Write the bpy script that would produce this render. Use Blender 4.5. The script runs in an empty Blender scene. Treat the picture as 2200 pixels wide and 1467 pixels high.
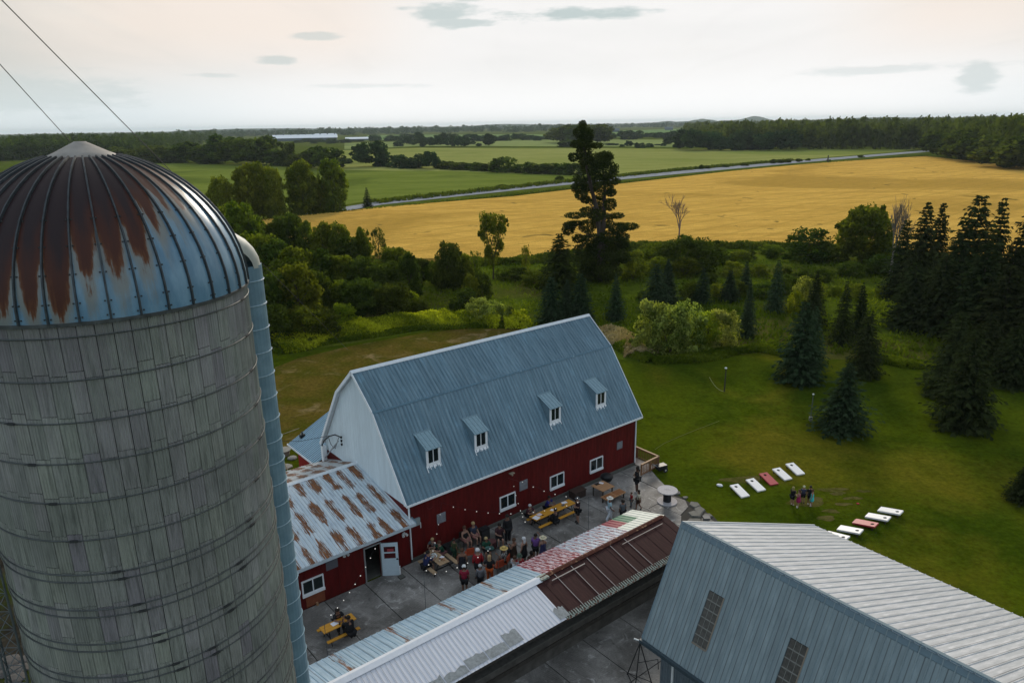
import bpy, bmesh, math, random
import numpy as np
from mathutils import Matrix, Vector
random.seed(7); RNG = np.random.default_rng(11)
PI = math.pi
SC = bpy.context.scene
COL = SC.collection
R = math.radians

# ---------------------------------------------------------------- camera
CAMH = 22.0; PITCH = R(16.548); ROLL = R(-1.0); FPX = 1566.0
cam_d = bpy.data.cameras.new('camera'); cam = bpy.data.objects.new('camera', cam_d); COL.objects.link(cam)
cam_d.sensor_width = 36; cam_d.lens = FPX / 2200 * 36; cam_d.clip_start = .1; cam_d.clip_end = 60000
cam.matrix_world = Matrix.Translation((0, 0, CAMH)) @ Matrix.Rotation(PI/2 - PITCH, 4, 'X') @ Matrix.Rotation(ROLL, 4, 'Z')
SC.camera = cam
SC.render.resolution_x = 1024; SC.render.resolution_y = 682

# ---------------------------------------------------------------- sky, sun, exposure
SUN_AZ, SUN_EL = R(11), R(22)          # azimuth clockwise from +Y (the view direction)
w = bpy.data.worlds.new('World'); SC.world = w; w.use_nodes = True
nt = w.node_tree; nt.nodes.clear()
class NB:
    """small helper that writes node expressions"""
    def __init__(s, nt): s.nt = nt
    def n(s, t, **k):
        nd = s.nt.nodes.new(t)
        for a, b in k.items(): setattr(nd, a, b)
        return nd
    def put(s, sock, v):
        if hasattr(v, 'is_linked') or isinstance(v, bpy.types.NodeSocket): s.nt.links.new(v, sock)
        elif v is not None:
            if isinstance(v, (int, float)) and sock.type in ('RGBA', 'VECTOR'): v = (v,)*3
            if sock.type == 'RGBA' and len(v) == 3: v = (*v, 1)
            sock.default_value = v
    def m(s, op, a, b=None, c=None, clamp=False):
        nd = s.n('ShaderNodeMath', operation=op, use_clamp=clamp)
        for i, v in enumerate((a, b, c)):
            if v is not None: s.put(nd.inputs[i], v)
        return nd.outputs[0]
    def vm(s, op, a, b=None):
        nd = s.n('ShaderNodeVectorMath', operation=op)
        s.put(nd.inputs[0], a)
        if b is not None: s.put(nd.inputs[1], b)
        return nd.outputs['Value'] if op in ('DOT_PRODUCT', 'LENGTH') else nd.outputs[0]
    def mix(s, f, a, b, t='MIX'):
        nd = s.n('ShaderNodeMix', data_type='RGBA', blend_type=t)
        s.put(nd.inputs[0], f); s.put(nd.inputs[6], a); s.put(nd.inputs[7], b)
        return nd.outputs[2]
    def ss(s, v, a, b):
        nd = s.n('ShaderNodeMapRange', interpolation_type='SMOOTHSTEP')
        s.put(nd.inputs[0], v); nd.inputs[1].default_value = a; nd.inputs[2].default_value = b
        return nd.outputs[0]
    def lin(s, v, a, b, c=0, d=1):
        nd = s.n('ShaderNodeMapRange')
        s.put(nd.inputs[0], v); nd.inputs[1].default_value = a; nd.inputs[2].default_value = b
        nd.inputs[3].default_value = c; nd.inputs[4].default_value = d
        return nd.outputs[0]
    def noise(s, vec, scale, detail=3, rough=.5, dist=0):
        nd = s.n('ShaderNodeTexNoise')
        if vec is not None: s.nt.links.new(vec, nd.inputs['Vector'])
        nd.inputs['Scale'].default_value = scale; nd.inputs['Detail'].default_value = detail
        nd.inputs['Roughness'].default_value = rough; nd.inputs['Distortion'].default_value = dist
        return nd.outputs[0]
    def mapping(s, vec, scale=(1, 1, 1), rot=(0, 0, 0), loc=(0, 0, 0)):
        nd = s.n('ShaderNodeMapping'); s.nt.links.new(vec, nd.inputs[0])
        nd.inputs[1].default_value = loc; nd.inputs[2].default_value = rot; nd.inputs[3].default_value = scale
        return nd.outputs[0]
def world_sky():
    b = NB(nt)
    d = b.n('ShaderNodeTexCoord').outputs['Generated']
    sep = b.n('ShaderNodeSeparateXYZ'); nt.links.new(d, sep.inputs[0]); x, y, z = sep.outputs
    glow = Vector((math.sin(R(8)), math.cos(R(8)), .06)).normalized()
    dot = b.vm('DOT_PRODUCT', d, tuple(glow))
    za = b.m('ABSOLUTE', z)
    # cloud plane coordinates
    zz = b.m('ADD', za, .06)
    cx = b.m('DIVIDE', x, zz); cy = b.m('DIVIDE', y, zz)
    cmb = b.n('ShaderNodeCombineXYZ'); nt.links.new(cx, cmb.inputs[0]); nt.links.new(cy, cmb.inputs[1])
    cv = cmb.outputs[0]
    n1 = b.noise(b.mapping(cv, (.30, .16, 1)), 1.0, 5, .55, .6)
    n2 = b.noise(b.mapping(cv, (.9, .35, 1)), 1.0, 6, .6, .3)
    t = b.ss(dot, .62, .985)
    far = b.ss(dot, -.5, .8)
    veil = b.mix(far, (.36, .44, .52), (.52, .49, .43))
    veil = b.mix(b.m('MULTIPLY', b.ss(z, .3, .95), .6), veil, (.40, .47, .54))
    col = b.mix(t, veil, (.80, .79, .78))
    # peach tone between the bright glow and the grey veil
    pe = b.m('MULTIPLY', b.ss(dot, .66, .86), b.m('SUBTRACT', 1, b.ss(dot, .93, .985)))
    pe = b.m('MULTIPLY', pe, b.ss(z, .04, .12))
    col = b.mix(b.m('MULTIPLY', pe, .65), col, (.80, .69, .60))
    # soft streaks
    col = b.mix(b.m('MULTIPLY', b.ss(n1, .42, .68), b.lin(t, 0, 1, .60, .16)), col, (.47, .50, .49))
    col = b.mix(b.m('MULTIPLY', b.ss(n2, .52, .75), b.lin(t, 0, 1, .50, .22)), col, (.76, .72, .66))
    n3 = b.noise(b.mapping(cv, (1.6, .28, 1), (0, 0, .12)), 1.0, 6, .6, .5)
    col = b.mix(b.m('MULTIPLY', b.ss(n3, .50, .72), b.lin(t, 0, 1, .30, .10)), col, (.58, .57, .55))
    # pale band above the horizon, bluish to the left
    hb = b.m('SUBTRACT', 1, b.ss(z, .01, .085))
    col = b.mix(b.m('MULTIPLY', hb, .8), col, b.mix(b.ss(dot, .80, .97), (.66, .74, .77), (.90, .90, .90)))
    # separate small clouds: (azimuth deg, elevation deg, half width, half height, strength)
    az = b.m('ARCTAN2', x, y); el = b.m('ARCSINE', z)
    wob = b.noise(b.mapping(d, (14, 14, 60)), 1.0, 5, .65)
    wb = b.m('MULTIPLY', b.m('SUBTRACT', wob, .5), 2.6)
    cl = None
    for (a, e, hw, hh, st) in ((-4.7, 7.8, 3.2, .75, .75), (-3.3, 7.05, 2.6, .45, .7), (4.6, 7.5, 5.6, .5, .85), (-13.7, 6.2, 1.9, .28, .5), (-16.4, 4.6, 1.5, .35, .55),
                               (-20.9, 3.6, 1.8, .2, .35), (31.2, 2.3, 1.2, 1.1, .5), (25.4, 3.1, 6.5, .38, .35), (-32.5, 2.3, 6.5, 1.7, .35),
                               (-2.6, 8.6, 1.5, .2, .55), (-10.5, 2.9, 5, .2, .25)):
        u = b.m('DIVIDE', b.m('SUBTRACT', az, R(a)), R(hw)); v = b.m('DIVIDE', b.m('SUBTRACT', el, R(e)), R(hh))
        r2 = b.m('SQRT', b.m('ADD', b.m('MULTIPLY', u, u), b.m('MULTIPLY', v, v)))
        k = b.m('MULTIPLY', b.m('SUBTRACT', 1, b.ss(b.m('ADD', r2, wb), .35, 1.05)), st)
        cl = k if cl is None else b.m('MAXIMUM', cl, k)
    col = b.mix(cl, col, (.42, .50, .50))
    sky = b.n('ShaderNodeTexSky', sky_type='NISHITA'); sky.sun_disc = False
    sky.sun_elevation = SUN_EL; sky.sun_rotation = SUN_AZ
    nis = b.mix(1, sky.outputs[0], b.mix(b.ss(dot, -.2, .85), (1, 1, 1), (.0, .0, .0)), 'MULTIPLY')
    bg = b.n('ShaderNodeBackground'); nt.links.new(col, bg.inputs[0]); bg.inputs[1].default_value = 1.0
    b2 = b.n('ShaderNodeBackground'); nt.links.new(nis, b2.inputs[0]); b2.inputs[1].default_value = .05
    ad = b.n('ShaderNodeAddShader'); nt.links.new(bg.outputs[0], ad.inputs[0]); nt.links.new(b2.outputs[0], ad.inputs[1])
    out = b.n('ShaderNodeOutputWorld'); nt.links.new(ad.outputs[0], out.inputs[0])
world_sky()
sd = bpy.data.lights.new('sun', 'SUN'); sun = bpy.data.objects.new('sun', sd); COL.objects.link(sun)
sd.energy = 2.2; sd.angle = R(12); sd.color = (1, .90, .76)
sv = Vector((math.sin(SUN_AZ)*math.cos(SUN_EL), math.cos(SUN_AZ)*math.cos(SUN_EL), math.sin(SUN_EL)))
sun.rotation_euler = sv.to_track_quat('Z', 'Y').to_euler(); sun.location = (0, 0, 60)
SC.view_settings.view_transform = 'Standard'; SC.view_settings.look = 'None'
SC.view_settings.exposure = .25; SC.view_settings.gamma = 1; SC.view_settings.use_curve_mapping = False

# ---------------------------------------------------------------- geometry of the view: where a line of sight meets a level surface
def ray(u, v):
    a, b_ = (u-1100)/FPX, (v-733.5)/FPX
    cr, sr = math.cos(ROLL), math.sin(ROLL)
    x, y = a*cr + b_*sr, -a*sr + b_*cr
    s, c = math.sin(PITCH), math.cos(PITCH)
    return Vector((x, c - y*s, -s - y*c))
def G(u, v, z=0):
    r = ray(u, v); t = (z-CAMH)/r.z
    return Vector((r.x*t, r.y*t, z))
def HT(P, u, v):
    r = ray(u, v); t = math.hypot(P.x, P.y)/math.hypot(r.x, r.y)
    return CAMH + r.z*t
def frame(ox, oy, yaw): return Matrix.Translation((ox, oy, 0)) @ Matrix.Rotation(yaw, 4, 'Z')
FB = frame(8.03, 44.351, .679)        # barn frame: x along the wall, y away from the yard
FS = frame(7.527, 32.988, .672)       # long shed frame
FG = frame(6.573, 25.342, -.923)      # grey shed frame
FBi = FB.inverted()

# ---------------------------------------------------------------- materials
MATS = {}
def rib_shade_lines(b, t, c, tc, lines):
    """rib shade put into the colour as dark lines along a sheet: (spacing, offset, width, strength)"""
    sp, of, wd, st = lines; s = b.n('ShaderNodeSeparateXYZ'); t.links.new(tc, s.inputs[0])
    f = b.m('FRACT', b.m('ADD', b.m('DIVIDE', s.outputs[0], sp), 1.5-of))
    k = b.m('SUBTRACT', 1, b.ss(b.m('ABSOLUTE', b.m('SUBTRACT', f, .5)), wd*.6/sp, wd*1.4/sp))
    k = b.m('MULTIPLY', k, b.lin(b.noise(b.mapping(tc, (3, .5, 1)), 1.0, 3), .3, .7, st*.6, st))
    return b.mix(k, c, (.03, .032, .034))  # dark lines painted in because soft light hardly shades the ribs
def M(name, col, rough=.7, metal=0, spec=.3, var=0, vscale=3, vstretch=(1, 1, 1), col2=None, bump=0, bscale=20, objrand=0, fac=None, coord='Object', huerand=0, lines=None):
    """procedural material: base colour, optional second colour through stretched noise, per-object value variation, bump"""
    if name in MATS: return MATS[name]
    m = bpy.data.materials.new(name); m.use_nodes = True; MATS[name] = m
    t = m.node_tree; b = NB(t); p = t.nodes['Principled BSDF']
    p.inputs['Roughness'].default_value = rough; p.inputs['Metallic'].default_value = metal
    p.inputs['Specular IOR Level'].default_value = spec
    tc = b.n('ShaderNodeTexCoord').outputs[coord]
    c = b.n('ShaderNodeRGB').outputs[0]; c.default_value = (*col, 1)
    if var or col2:
        n = b.noise(b.mapping(tc, vstretch), vscale, 5, .6)
        if col2: c = b.mix(b.ss(n, *(fac or (.45, .65))), c, col2)
        if var:
            n2 = b.noise(b.mapping(tc, vstretch, loc=(3, 7, 1)), vscale*1.7, 4, .6)
            c = b.mix(1, c, b.lin(n2, .3, .7, 1-var, 1+var), 'MULTIPLY')
    if objrand or huerand:
        oi = b.n('ShaderNodeObjectInfo').outputs['Random']
        hs = b.n('ShaderNodeHueSaturation')
        t.links.new(b.lin(oi, 0, 1, 1-objrand, 1+objrand), hs.inputs['Value'])
        if huerand:
            o2 = b.m('FRACT', b.m('MULTIPLY', oi, 17.3)); t.links.new(b.lin(o2, 0, 1, .5-huerand, .5+huerand), hs.inputs['Hue'])
        t.links.new(c, hs.inputs['Color']); c = hs.outputs[0]
    if lines: c = rib_shade_lines(b, t, c, tc, lines)
    t.links.new(c, p.inputs['Base Color'])
    if bump:
        bn = b.n('ShaderNodeBump'); bn.inputs['Strength'].default_value = bump; bn.inputs['Distance'].default_value = .05
        t.links.new(b.noise(b.mapping(tc, vstretch), bscale, 4, .6), bn.inputs['Height']); t.links.new(bn.outputs[0], p.inputs['Normal'])
    return m

# ---------------------------------------------------------------- mesh helpers
class MB:
    def __init__(s): s.v = []; s.f = []; s.mi = []; s.cur = 0
    def add(s, vs, fs):
        o = len(s.v); s.v += [tuple(x) for x in vs]; s.f += [tuple(i+o for i in f) for f in fs]; s.mi += [s.cur]*len(fs); return s
    def box(s, lo, hi, mat=None):
        (a, b, c), (d, e, f) = lo, hi
        vs = [Vector(p) for p in ((a, b, c), (d, b, c), (d, e, c), (a, e, c), (a, b, f), (d, b, f), (d, e, f), (a, e, f))]
        if mat: vs = [mat @ p for p in vs]
        return s.add(vs, [(0, 3, 2, 1), (4, 5, 6, 7), (0, 1, 5, 4), (1, 2, 6, 5), (2, 3, 7, 6), (3, 0, 4, 7)])
    def tube(s, p0, p1, r0, r1=None, n=6, caps=True):
        p0, p1 = Vector(p0), Vector(p1); r1 = r0 if r1 is None else r1
        q = (p1-p0).to_track_quat('Z', 'Y'); vs = []
        for p, r in ((p0, r0), (p1, r1)):
            for i in range(n):
                a = 2*PI*i/n; vs.append(p + q @ Vector((r*math.cos(a), r*math.sin(a), 0)))
        fs = [(i, (i+1) % n, n+(i+1) % n, n+i) for i in range(n)]
        if caps: fs += [tuple(range(n-1, -1, -1)), tuple(range(n, 2*n))]
        return s.add(vs, fs)
    def path(s, pts, r, n=5):
        for a, b in zip(pts[:-1], pts[1:]): s.tube(a, b, r, r, n, True)
        return s
    def lathe(s, prof, n=24, c=(0, 0, 0)):
        vs = [(c[0]+r*math.cos(2*PI*i/n), c[1]+r*math.sin(2*PI*i/n), c[2]+z) for r, z in prof for i in range(n)]
        fs = [(k*n+i, k*n+(i+1) % n, (k+1)*n+(i+1) % n, (k+1)*n+i) for k in range(len(prof)-1) for i in range(n)]
        fs += [tuple(range(n-1, -1, -1)), tuple(range((len(prof)-1)*n, len(prof)*n))]
        return s.add(vs, fs)
    def prism(s, poly, y0, y1):        # polygon in x,z swept along y
        n = len(poly); vs = [(x, y0, z) for x, z in poly] + [(x, y1, z) for x, z in poly]
        fs = [tuple(range(n)), tuple(range(2*n-1, n-1, -1))] + [(i, n+i, n+(i+1) % n, (i+1) % n) for i in range(n)]
        return s.add(vs, fs)
    def mesh(s, name, mats, smooth=False):
        me = bpy.data.meshes.new(name); me.from_pydata(s.v, [], s.f)
        for m in (mats if isinstance(mats, (list, tuple)) else [mats]): me.materials.append(m)
        if any(s.mi): me.polygons.foreach_set('material_index', s.mi)
        if smooth: me.polygons.foreach_set('use_smooth', [True]*len(me.polygons))
        bmx = bmesh.new(); bmx.from_mesh(me); bmesh.ops.recalc_face_normals(bmx, faces=bmx.faces); bmx.to_mesh(me); bmx.free()
        return me
def link(name, data, parent=None, mat=None):
    o = bpy.data.objects.new(name, data); COL.objects.link(o)
    if parent is not None: o.parent = parent
    if mat is not None: o.matrix_local = mat
    return o
def ob(name, mb, mats, parent=None, mat=None, smooth=False):
    return link(name, mb.mesh(name, mats, smooth) if isinstance(mb, MB) else mb, parent, mat)
def tag(o, label=None, cat=None, group=None, kind=None):
    if label: o['label'] = label
    if cat: o['category'] = cat
    if group: o['group'] = group
    if kind: o['kind'] = kind
    return o
def thing(name, label, cat, mat=None, group=None, loc=None, rz=0):
    o = bpy.data.objects.new(name, None); COL.objects.link(o); o.empty_display_size = .3
    if mat is None: mat = Matrix.Translation(loc or (0, 0, 0)) @ Matrix.Rotation(rz, 4, 'Z')
    o.matrix_world = mat
    return tag(o, label, cat, group)
def axes(o, x, y, z=None):
    """matrix with columns x (unit), y (unit), z"""
    x = Vector(x).normalized(); y = Vector(y); y = (y - x*x.dot(y)).normalized(); z = x.cross(y)
    return Matrix(((x[0], y[0], z[0], o[0]), (x[1], y[1], z[1], o[1]), (x[2], y[2], z[2], o[2]), (0, 0, 0, 1)))
def poly_sheet(name, pts, z, m, kind='structure', thick=0):
    mb = MB(); n = len(pts)
    if thick: 
        vs = [(p[0], p[1], z) for p in pts] + [(p[0], p[1], z-thick) for p in pts]
        mb.add(vs, [tuple(range(n))] + [(i, (i+1) % n, n+(i+1) % n, n+i) for i in range(n)])
    else: mb.add([(p[0], p[1], z) for p in pts], [tuple(range(n))])
    me = bpy.data.meshes.new(name); me.from_pydata(mb.v, [], mb.f); me.materials.append(m)
    bmx = bmesh.new(); bmx.from_mesh(me); bmesh.ops.recalc_face_normals(bmx, faces=bmx.faces)
    top = max(bmx.faces, key=lambda f: f.calc_area())
    if top.normal.z < 0: bmesh.ops.reverse_faces(bmx, faces=bmx.faces)
    bmesh.ops.triangulate(bmx, faces=[f for f in bmx.faces if len(f.verts) > 4]); bmx.to_mesh(me); bmx.free()
    o = link(name, me); tag(o, kind=kind); return o
def PX(*p, z=0): return [G(u, v, z) for u, v in p]

def rib_sheet(name, wdt, ln, mat, ribs=4, h=.022, rw=.05, y0=0, thick=False):
    """corrugated metal sheet: x across (0..wdt), y along the slope (0..ln), z out of the surface"""
    prof = [(0, 0)]
    for i in range(ribs):
        c = wdt*(i+.5)/ribs; prof += [(c-rw/2, 0), (c-rw/4, h), (c+rw/4, h), (c+rw/2, 0)]
    prof += [(wdt, 0)]; n = len(prof)
    me = bpy.data.meshes.new(name)
    vs = [(x, y0, z) for x, z in prof] + [(x, ln, z) for x, z in prof]
    fs = [(i, i+1, n+i+1, n+i) for i in range(n-1)]
    me.from_pydata(vs, [], fs); me.materials.append(mat); return me
# ================================================================ GROUND, FIELDS, ROAD
def ground_mat(name, c1, c2, scale, c3=None, s3=.01, stretch=(1, 1, 1), rough=.95, bump=0, f=(.35, .65), f3=(.5, .62)):
    m = bpy.data.materials.new(name); m.use_nodes = True; t = m.node_tree; b = NB(t); p = t.nodes['Principled BSDF']
    p.inputs['Roughness'].default_value = rough; p.inputs['Specular IOR Level'].default_value = .0
    g = b.n('ShaderNodeNewGeometry').outputs['Position']
    v = b.mapping(g, stretch)
    c = b.mix(b.ss(b.noise(v, scale, 6, .62, .4), *f), c1, c2)
    if c3: c = b.mix(b.ss(b.noise(g, s3, 6, .6, .8), *f3), c, c3)
    c = b.mix(1, c, b.lin(b.noise(v, scale*9, 4, .7), .3, .7, .80, 1.2), 'MULTIPLY')
    if bump: c = b.mix(1, c, b.lin(b.noise(g, 3.5, 3, .7), .3, .7, .74, 1.26), 'MULTIPLY')
    t.links.new(c, p.inputs['Base Color'])
    if bump:
        bn = b.n('ShaderNodeBump'); bn.inputs['Strength'].default_value = .6; bn.inputs['Distance'].default_value = bump
        t.links.new(b.noise(g, 6, 4, .7), bn.inputs['Height']); t.links.new(bn.outputs[0], p.inputs['Normal'])
    return m
mb = MB(); N = 96
mb.add([(0, 0, 0)] + [(22000*math.cos(2*PI*i/N), 22000*math.sin(2*PI*i/N), 0) for i in range(N)], [(0, i+1, (i+1) % N+1) for i in range(N)])
gm = ground_mat('meadow', (.040, .062, .005), (.085, .115, .009), .12, (.085, .085, .018), .045, bump=.2)
tag(ob('ground', mb, gm), kind='structure')
lawn_m = ground_mat('lawn_grass', (.060, .080, .004), (.030, .050, .003), .13, (.095, .088, .008), .07, bump=.08, f3=(.48, .70))
lawn_pts = PX((640, 752), (700, 746), (820, 727), (900, 713), (1000, 701), (1130, 703), (1240, 735), (1320, 770), (1400, 782), (1490, 780), (1560, 765), (1630, 757), (1700, 768), (1800, 772), (1900, 776), (1990, 792), (2100, 796), (2300, 805)) + [Vector((70, 40, 0)), Vector((60, -12, 0)), Vector((-60, -12, 0)), Vector((-60, 60, 0)), Vector((-31, 70, 0))]
poly_sheet('lawn', lawn_pts, .004, lawn_m)
dry_m = ground_mat('dry_grass', (.095, .070, .014), (.058, .058, .007), .30, (.19, .14, .065), .35, bump=.08, f3=(.52, .72))
poly_sheet('dry_grass_yard', PX((590, 790), (640, 770), (760, 742), (880, 722), (990, 706), (1120, 706), (1200, 735), (1180, 800), (900, 830), (780, 865), (745, 880), (700, 905), (640, 960), (600, 965), (585, 880)), .009, dry_m)
# dusty bare patches between the two rows of game boards
bare_m = ground_mat('worn_grass', (.10, .085, .03), (.06, .062, .012), .8, bump=.02)
def blob(name, cx, cy, rx, ry, z, m, seed=0, n=26):
    rr = random.Random(seed)
    ph = [rr.uniform(0, 6.28) for _ in range(3)]
    pts = []
    for i in range(n):
        a = 2*PI*i/n; k = 1 + .18*math.sin(2*a+ph[0]) + .13*math.sin(3*a+ph[1]) + .08*math.sin(5*a+ph[2])
        pts.append((cx+rx*k*math.cos(a), cy+ry*k*math.sin(a)))
    return poly_sheet(name, pts, z, m)
for i, (u, v, rx, ry) in enumerate(((1733, 1078, 1.3, .5), (1596, 1030, 1.2, .5), (1800, 1060, .5, .2), (1832, 1070, .5, .2), (1812, 1083, .45, .2), (1785, 1098, .5, .2), (1775, 1113, .6, .25), (1855, 1055, .4, .17), (1790, 1052, .8, .3))):
    p = G(u, v); blob('worn_grass_patch', p.x, p.y, rx, ry, .009+.0005*i, bare_m, i)

wheat_m = ground_mat('ripe_wheat', (.50, .30, .062), (.62, .38, .082), .045, (.41, .25, .050), .012, (1, 4, 1), bump=.25)
t = wheat_m.node_tree; b = NB(t); p = t.nodes['Principled BSDF']
pos = b.n('ShaderNodeNewGeometry').outputs['Position']
old = p.inputs['Base Color'].links[0].from_socket
spot = b.ss(b.noise(b.mapping(pos, (.7, .5, 1)), .16, 3, .5, 1.2), .665, .70)
strk = b.ss(b.noise(b.mapping(pos, (.12, 1.6, 1), (0, 0, .15)), .5, 4, .6), .60, .78)
c = b.mix(b.m('MULTIPLY', strk, .5), old, (.36, .22, .03)); c = b.mix(b.m('MULTIPLY', spot, .8), c, (.13, .10, .03))
wv = b.n('ShaderNodeTexWave'); wv.inputs['Scale'].default_value = .045; wv.inputs['Distortion'].default_value = 1.2; wv.inputs['Detail'].default_value = 3
t.links.new(b.mapping(pos, (1, 1, 1), (0, 0, -.72+PI/2)), wv.inputs['Vector'])
c = b.mix(b.m('MULTIPLY', b.ss(wv.outputs['Fac'], .90, 1.0), .30), c, (.30, .20, .04))
t.links.new(c, p.inputs['Base Color'])
WF = PX((300, 535), (560, 530), (700, 548), (900, 562), (1100, 563), (1250, 546), (1370, 526), (1600, 528), (1790, 532), (2000, 548), (2500, 590), (2500, 392), (2200, 360), (2120, 352), (1990, 338), (1800, 349), (1600, 367), (1326, 399), (1100, 426), (820, 449), (600, 472), (300, 508))
poly_sheet('wheat_field', WF, .55, wheat_m, thick=.6)
road_m = ground_mat('asphalt', (.22, .23, .245), (.30, .31, .325), .3, rough=.8)
RD = [((640, 462), (640, 473)), ((820, 433), (820, 441)), ((1000, 414), (1000, 421.5)), ((1230, 390.5), (1230, 397)), ((1450, 369), (1450, 375.5)), ((1700, 347), (1700, 352)), ((1860, 334), (1860, 338.5)), ((1960, 326), (1960, 330)), ((2010, 322), (2010, 325.5))]
poly_sheet('road', [G(*a) for a, _ in RD] + [G(*c) for _, c in reversed(RD)], .16, road_m)
verge_m = ground_mat('verge_grass', (.09, .115, .014), (.055, .075, .010), .1)
poly_sheet('road_verge', [G(a[0], a[1]-5*(.4 if a[0] > 1500 else 1)) for a, _ in RD] + [G(c[0], c[1]+7*(.5 if c[0] > 1500 else 1)) for _, c in reversed(RD)], .10, verge_m)
f1 = ground_mat('hay_field', (.115, .150, .022), (.150, .185, .034), .02, (.090, .120, .020), .01, (1, 5, 1))
poly_sheet('green_field', PX((250, 348), (500, 352), (740, 366), (950, 368), (1230, 376), (1420, 382), (1230, 397), (1000, 421), (820, 441), (600, 470), (300, 505)), .05, f1)
f2 = ground_mat('pale_field', (.20, .22, .055), (.25, .26, .075), .012, (.17, .20, .045), .006, (1, 6, 1))
poly_sheet('pale_field', PX((700, 325), (900, 318), (1300, 319), (1700, 322), (1990, 320), (1860, 334), (1450, 370), (1230, 378), (950, 370), (740, 366), (560, 352)), .04, f2)
f3 = ground_mat('far_field', (.18, .22, .075), (.22, .26, .085), .008, (.14, .18, .06), .004, (1, 6, 1))
poly_sheet('far_field', PX((740, 308), (950, 302), (1250, 300), (1600, 301), (1700, 318), (1300, 315), (900, 314), (740, 322)), .06, f3)
f4 = ground_mat('distant_field', (.12, .20, .07), (.16, .22, .07), .004)
poly_sheet('distant_field', PX((790, 291), (900, 290), (1180, 289), (1180, 295), (900, 299), (780, 303)), .1, f4)
poly_sheet('distant_field', PX((1300, 286), (1340, 281), (1480, 277), (1480, 284), (1470, 292), (1300, 296)), .1, f4)
poly_sheet('distant_field', PX((405, 297), (470, 295), (470, 301), (400, 308)), .1, f2)

# ---- concrete yard: slabs cast side by side, joints between them
def slab_mat():
    m = bpy.data.materials.new('yard_concrete'); m.use_nodes = True; t = m.node_tree; b = NB(t); p = t.nodes['Principled BSDF']
    p.inputs['Roughness'].default_value = .75; p.inputs['Specular IOR Level'].default_value = .25
    g = b.n('ShaderNodeNewGeometry').outputs['Position']
    c = b.mix(b.ss(b.noise(g, .5, 6, .65, .6), .35, .65), (.105, .099, .092), (.23, .22, .207))
    c = b.mix(b.m('MULTIPLY', b.ss(b.noise(g, 1.3, 6, .7, 1.5), .54, .70), .8), c, (.38, .37, .355))
    c = b.mix(b.m('MULTIPLY', b.ss(b.noise(g, .9, 4, .6, 1), .60, .75), .8), c, (.045, .043, .042))
    oi = b.n('ShaderNodeObjectInfo').outputs['Random']
    c = b.mix(1, c, b.lin(oi, 0, 1, .82, 1.18), 'MULTIPLY')
    c = b.mix(1, c, b.lin(b.noise(g, 14, 4, .7), .3, .7, .8, 1.2), 'MULTIPLY')
    t.links.new(c, p.inputs['Base Color'])
    bn = b.n('ShaderNodeBump'); bn.inputs['Strength'].default_value = .5; bn.inputs['Distance'].default_value = .01
    wv = b.n('ShaderNodeTexWave'); wv.inputs['Scale'].default_value = 3.4; wv.inputs['Distortion'].default_value = .6
    t.links.new(b.mapping(g, (1, 1, 1), (0, 0, .679+PI/2)), wv.inputs['Vector'])
    t.links.new(wv.outputs['Fac'], bn.inputs['Height']); t.links.new(bn.outputs[0], p.inputs['Normal'])
    return m
SLAB = slab_mat()
bed = M('joint_dirt', (.028, .026, .022), .95)
base_pts = [FB @ Vector(p) for p in ((-30, -.02, 0), (.0, -.02, 0), (.35, -1.2, 0), (-.2, -2.2, 0), (-.9, -3.6, 0), (-1.2, -5.4, 0), (-1.5, -7.4, 0), (-3.0, -10.4, 0), (-6, -16.5, 0), (-32, -17, 0))]
poly_sheet('yard_bed', base_pts, .02, bed)
yard = thing('concrete_yard', None, None, FB); yard['kind'] = 'structure'
XS = [-26.4, -24.35, -22.3, -20.12, -17.97, -16.02, -14.15, -12.1, -10.16, -8.07, -6.02, -3.85, -1.4]
def slab(x0, x1, y0, y1, cut=None):
    g_ = .022; mb = MB(); z1 = .055 + random.uniform(-.006, .006)
    poly = [(x0+g_, y0+g_), (x1-g_, y0+g_), (x1-g_, y1-g_), (x0+g_, y1-g_)] if cut is None else cut
    n = len(poly); cx = sum(p[0] for p in poly)/n; cy = sum(p[1] for p in poly)/n
    vs = [(x-cx, y-cy, -.03) for x, y in poly] + [(x-cx, y-cy, 0) for x, y in poly]
    mb.add(vs, [tuple(range(n-1, -1, -1)), tuple(range(n, 2*n))] + [(i, (i+1) % n, n+(i+1) % n, n+i) for i in range(n)])
    ob('slab', mb, SLAB, yard, Matrix.Translation((cx, cy, z1)) @ Matrix.Rotation(random.uniform(-.003, .003), 4, 'X'))
for a, c in zip(XS[:-1], XS[1:]):
    slab(a, c, -4.4, -.02)
    if a < -5: slab(a, c, -7.0, -4.4)
slab(-28.5, -26.4, -4.4, -.02)
slab(0, 0, 0, 0, [(-1.37, -.04), (-.02, -.04), (.28, -1.2), (-.25, -2.2), (-.75, -3.3), (-1.37, -4.38)])
slab(0, 0, 0, 0, [(-3.83, -4.43), (-2.9, -4.43), (-2.9, -6.2), (-3.83, -6.9)])
slab(0, 0, 0, 0, [(-2.86, -4.43), (-1.42, -4.43), (-1.25, -5.2), (-1.75, -5.8), (-2.86, -6.1)])
slab(0, 0, 0, 0, [(-6.0, -4.43), (-3.87, -4.43), (-3.87, -7.0), (-6.0, -7.0)])
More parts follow.
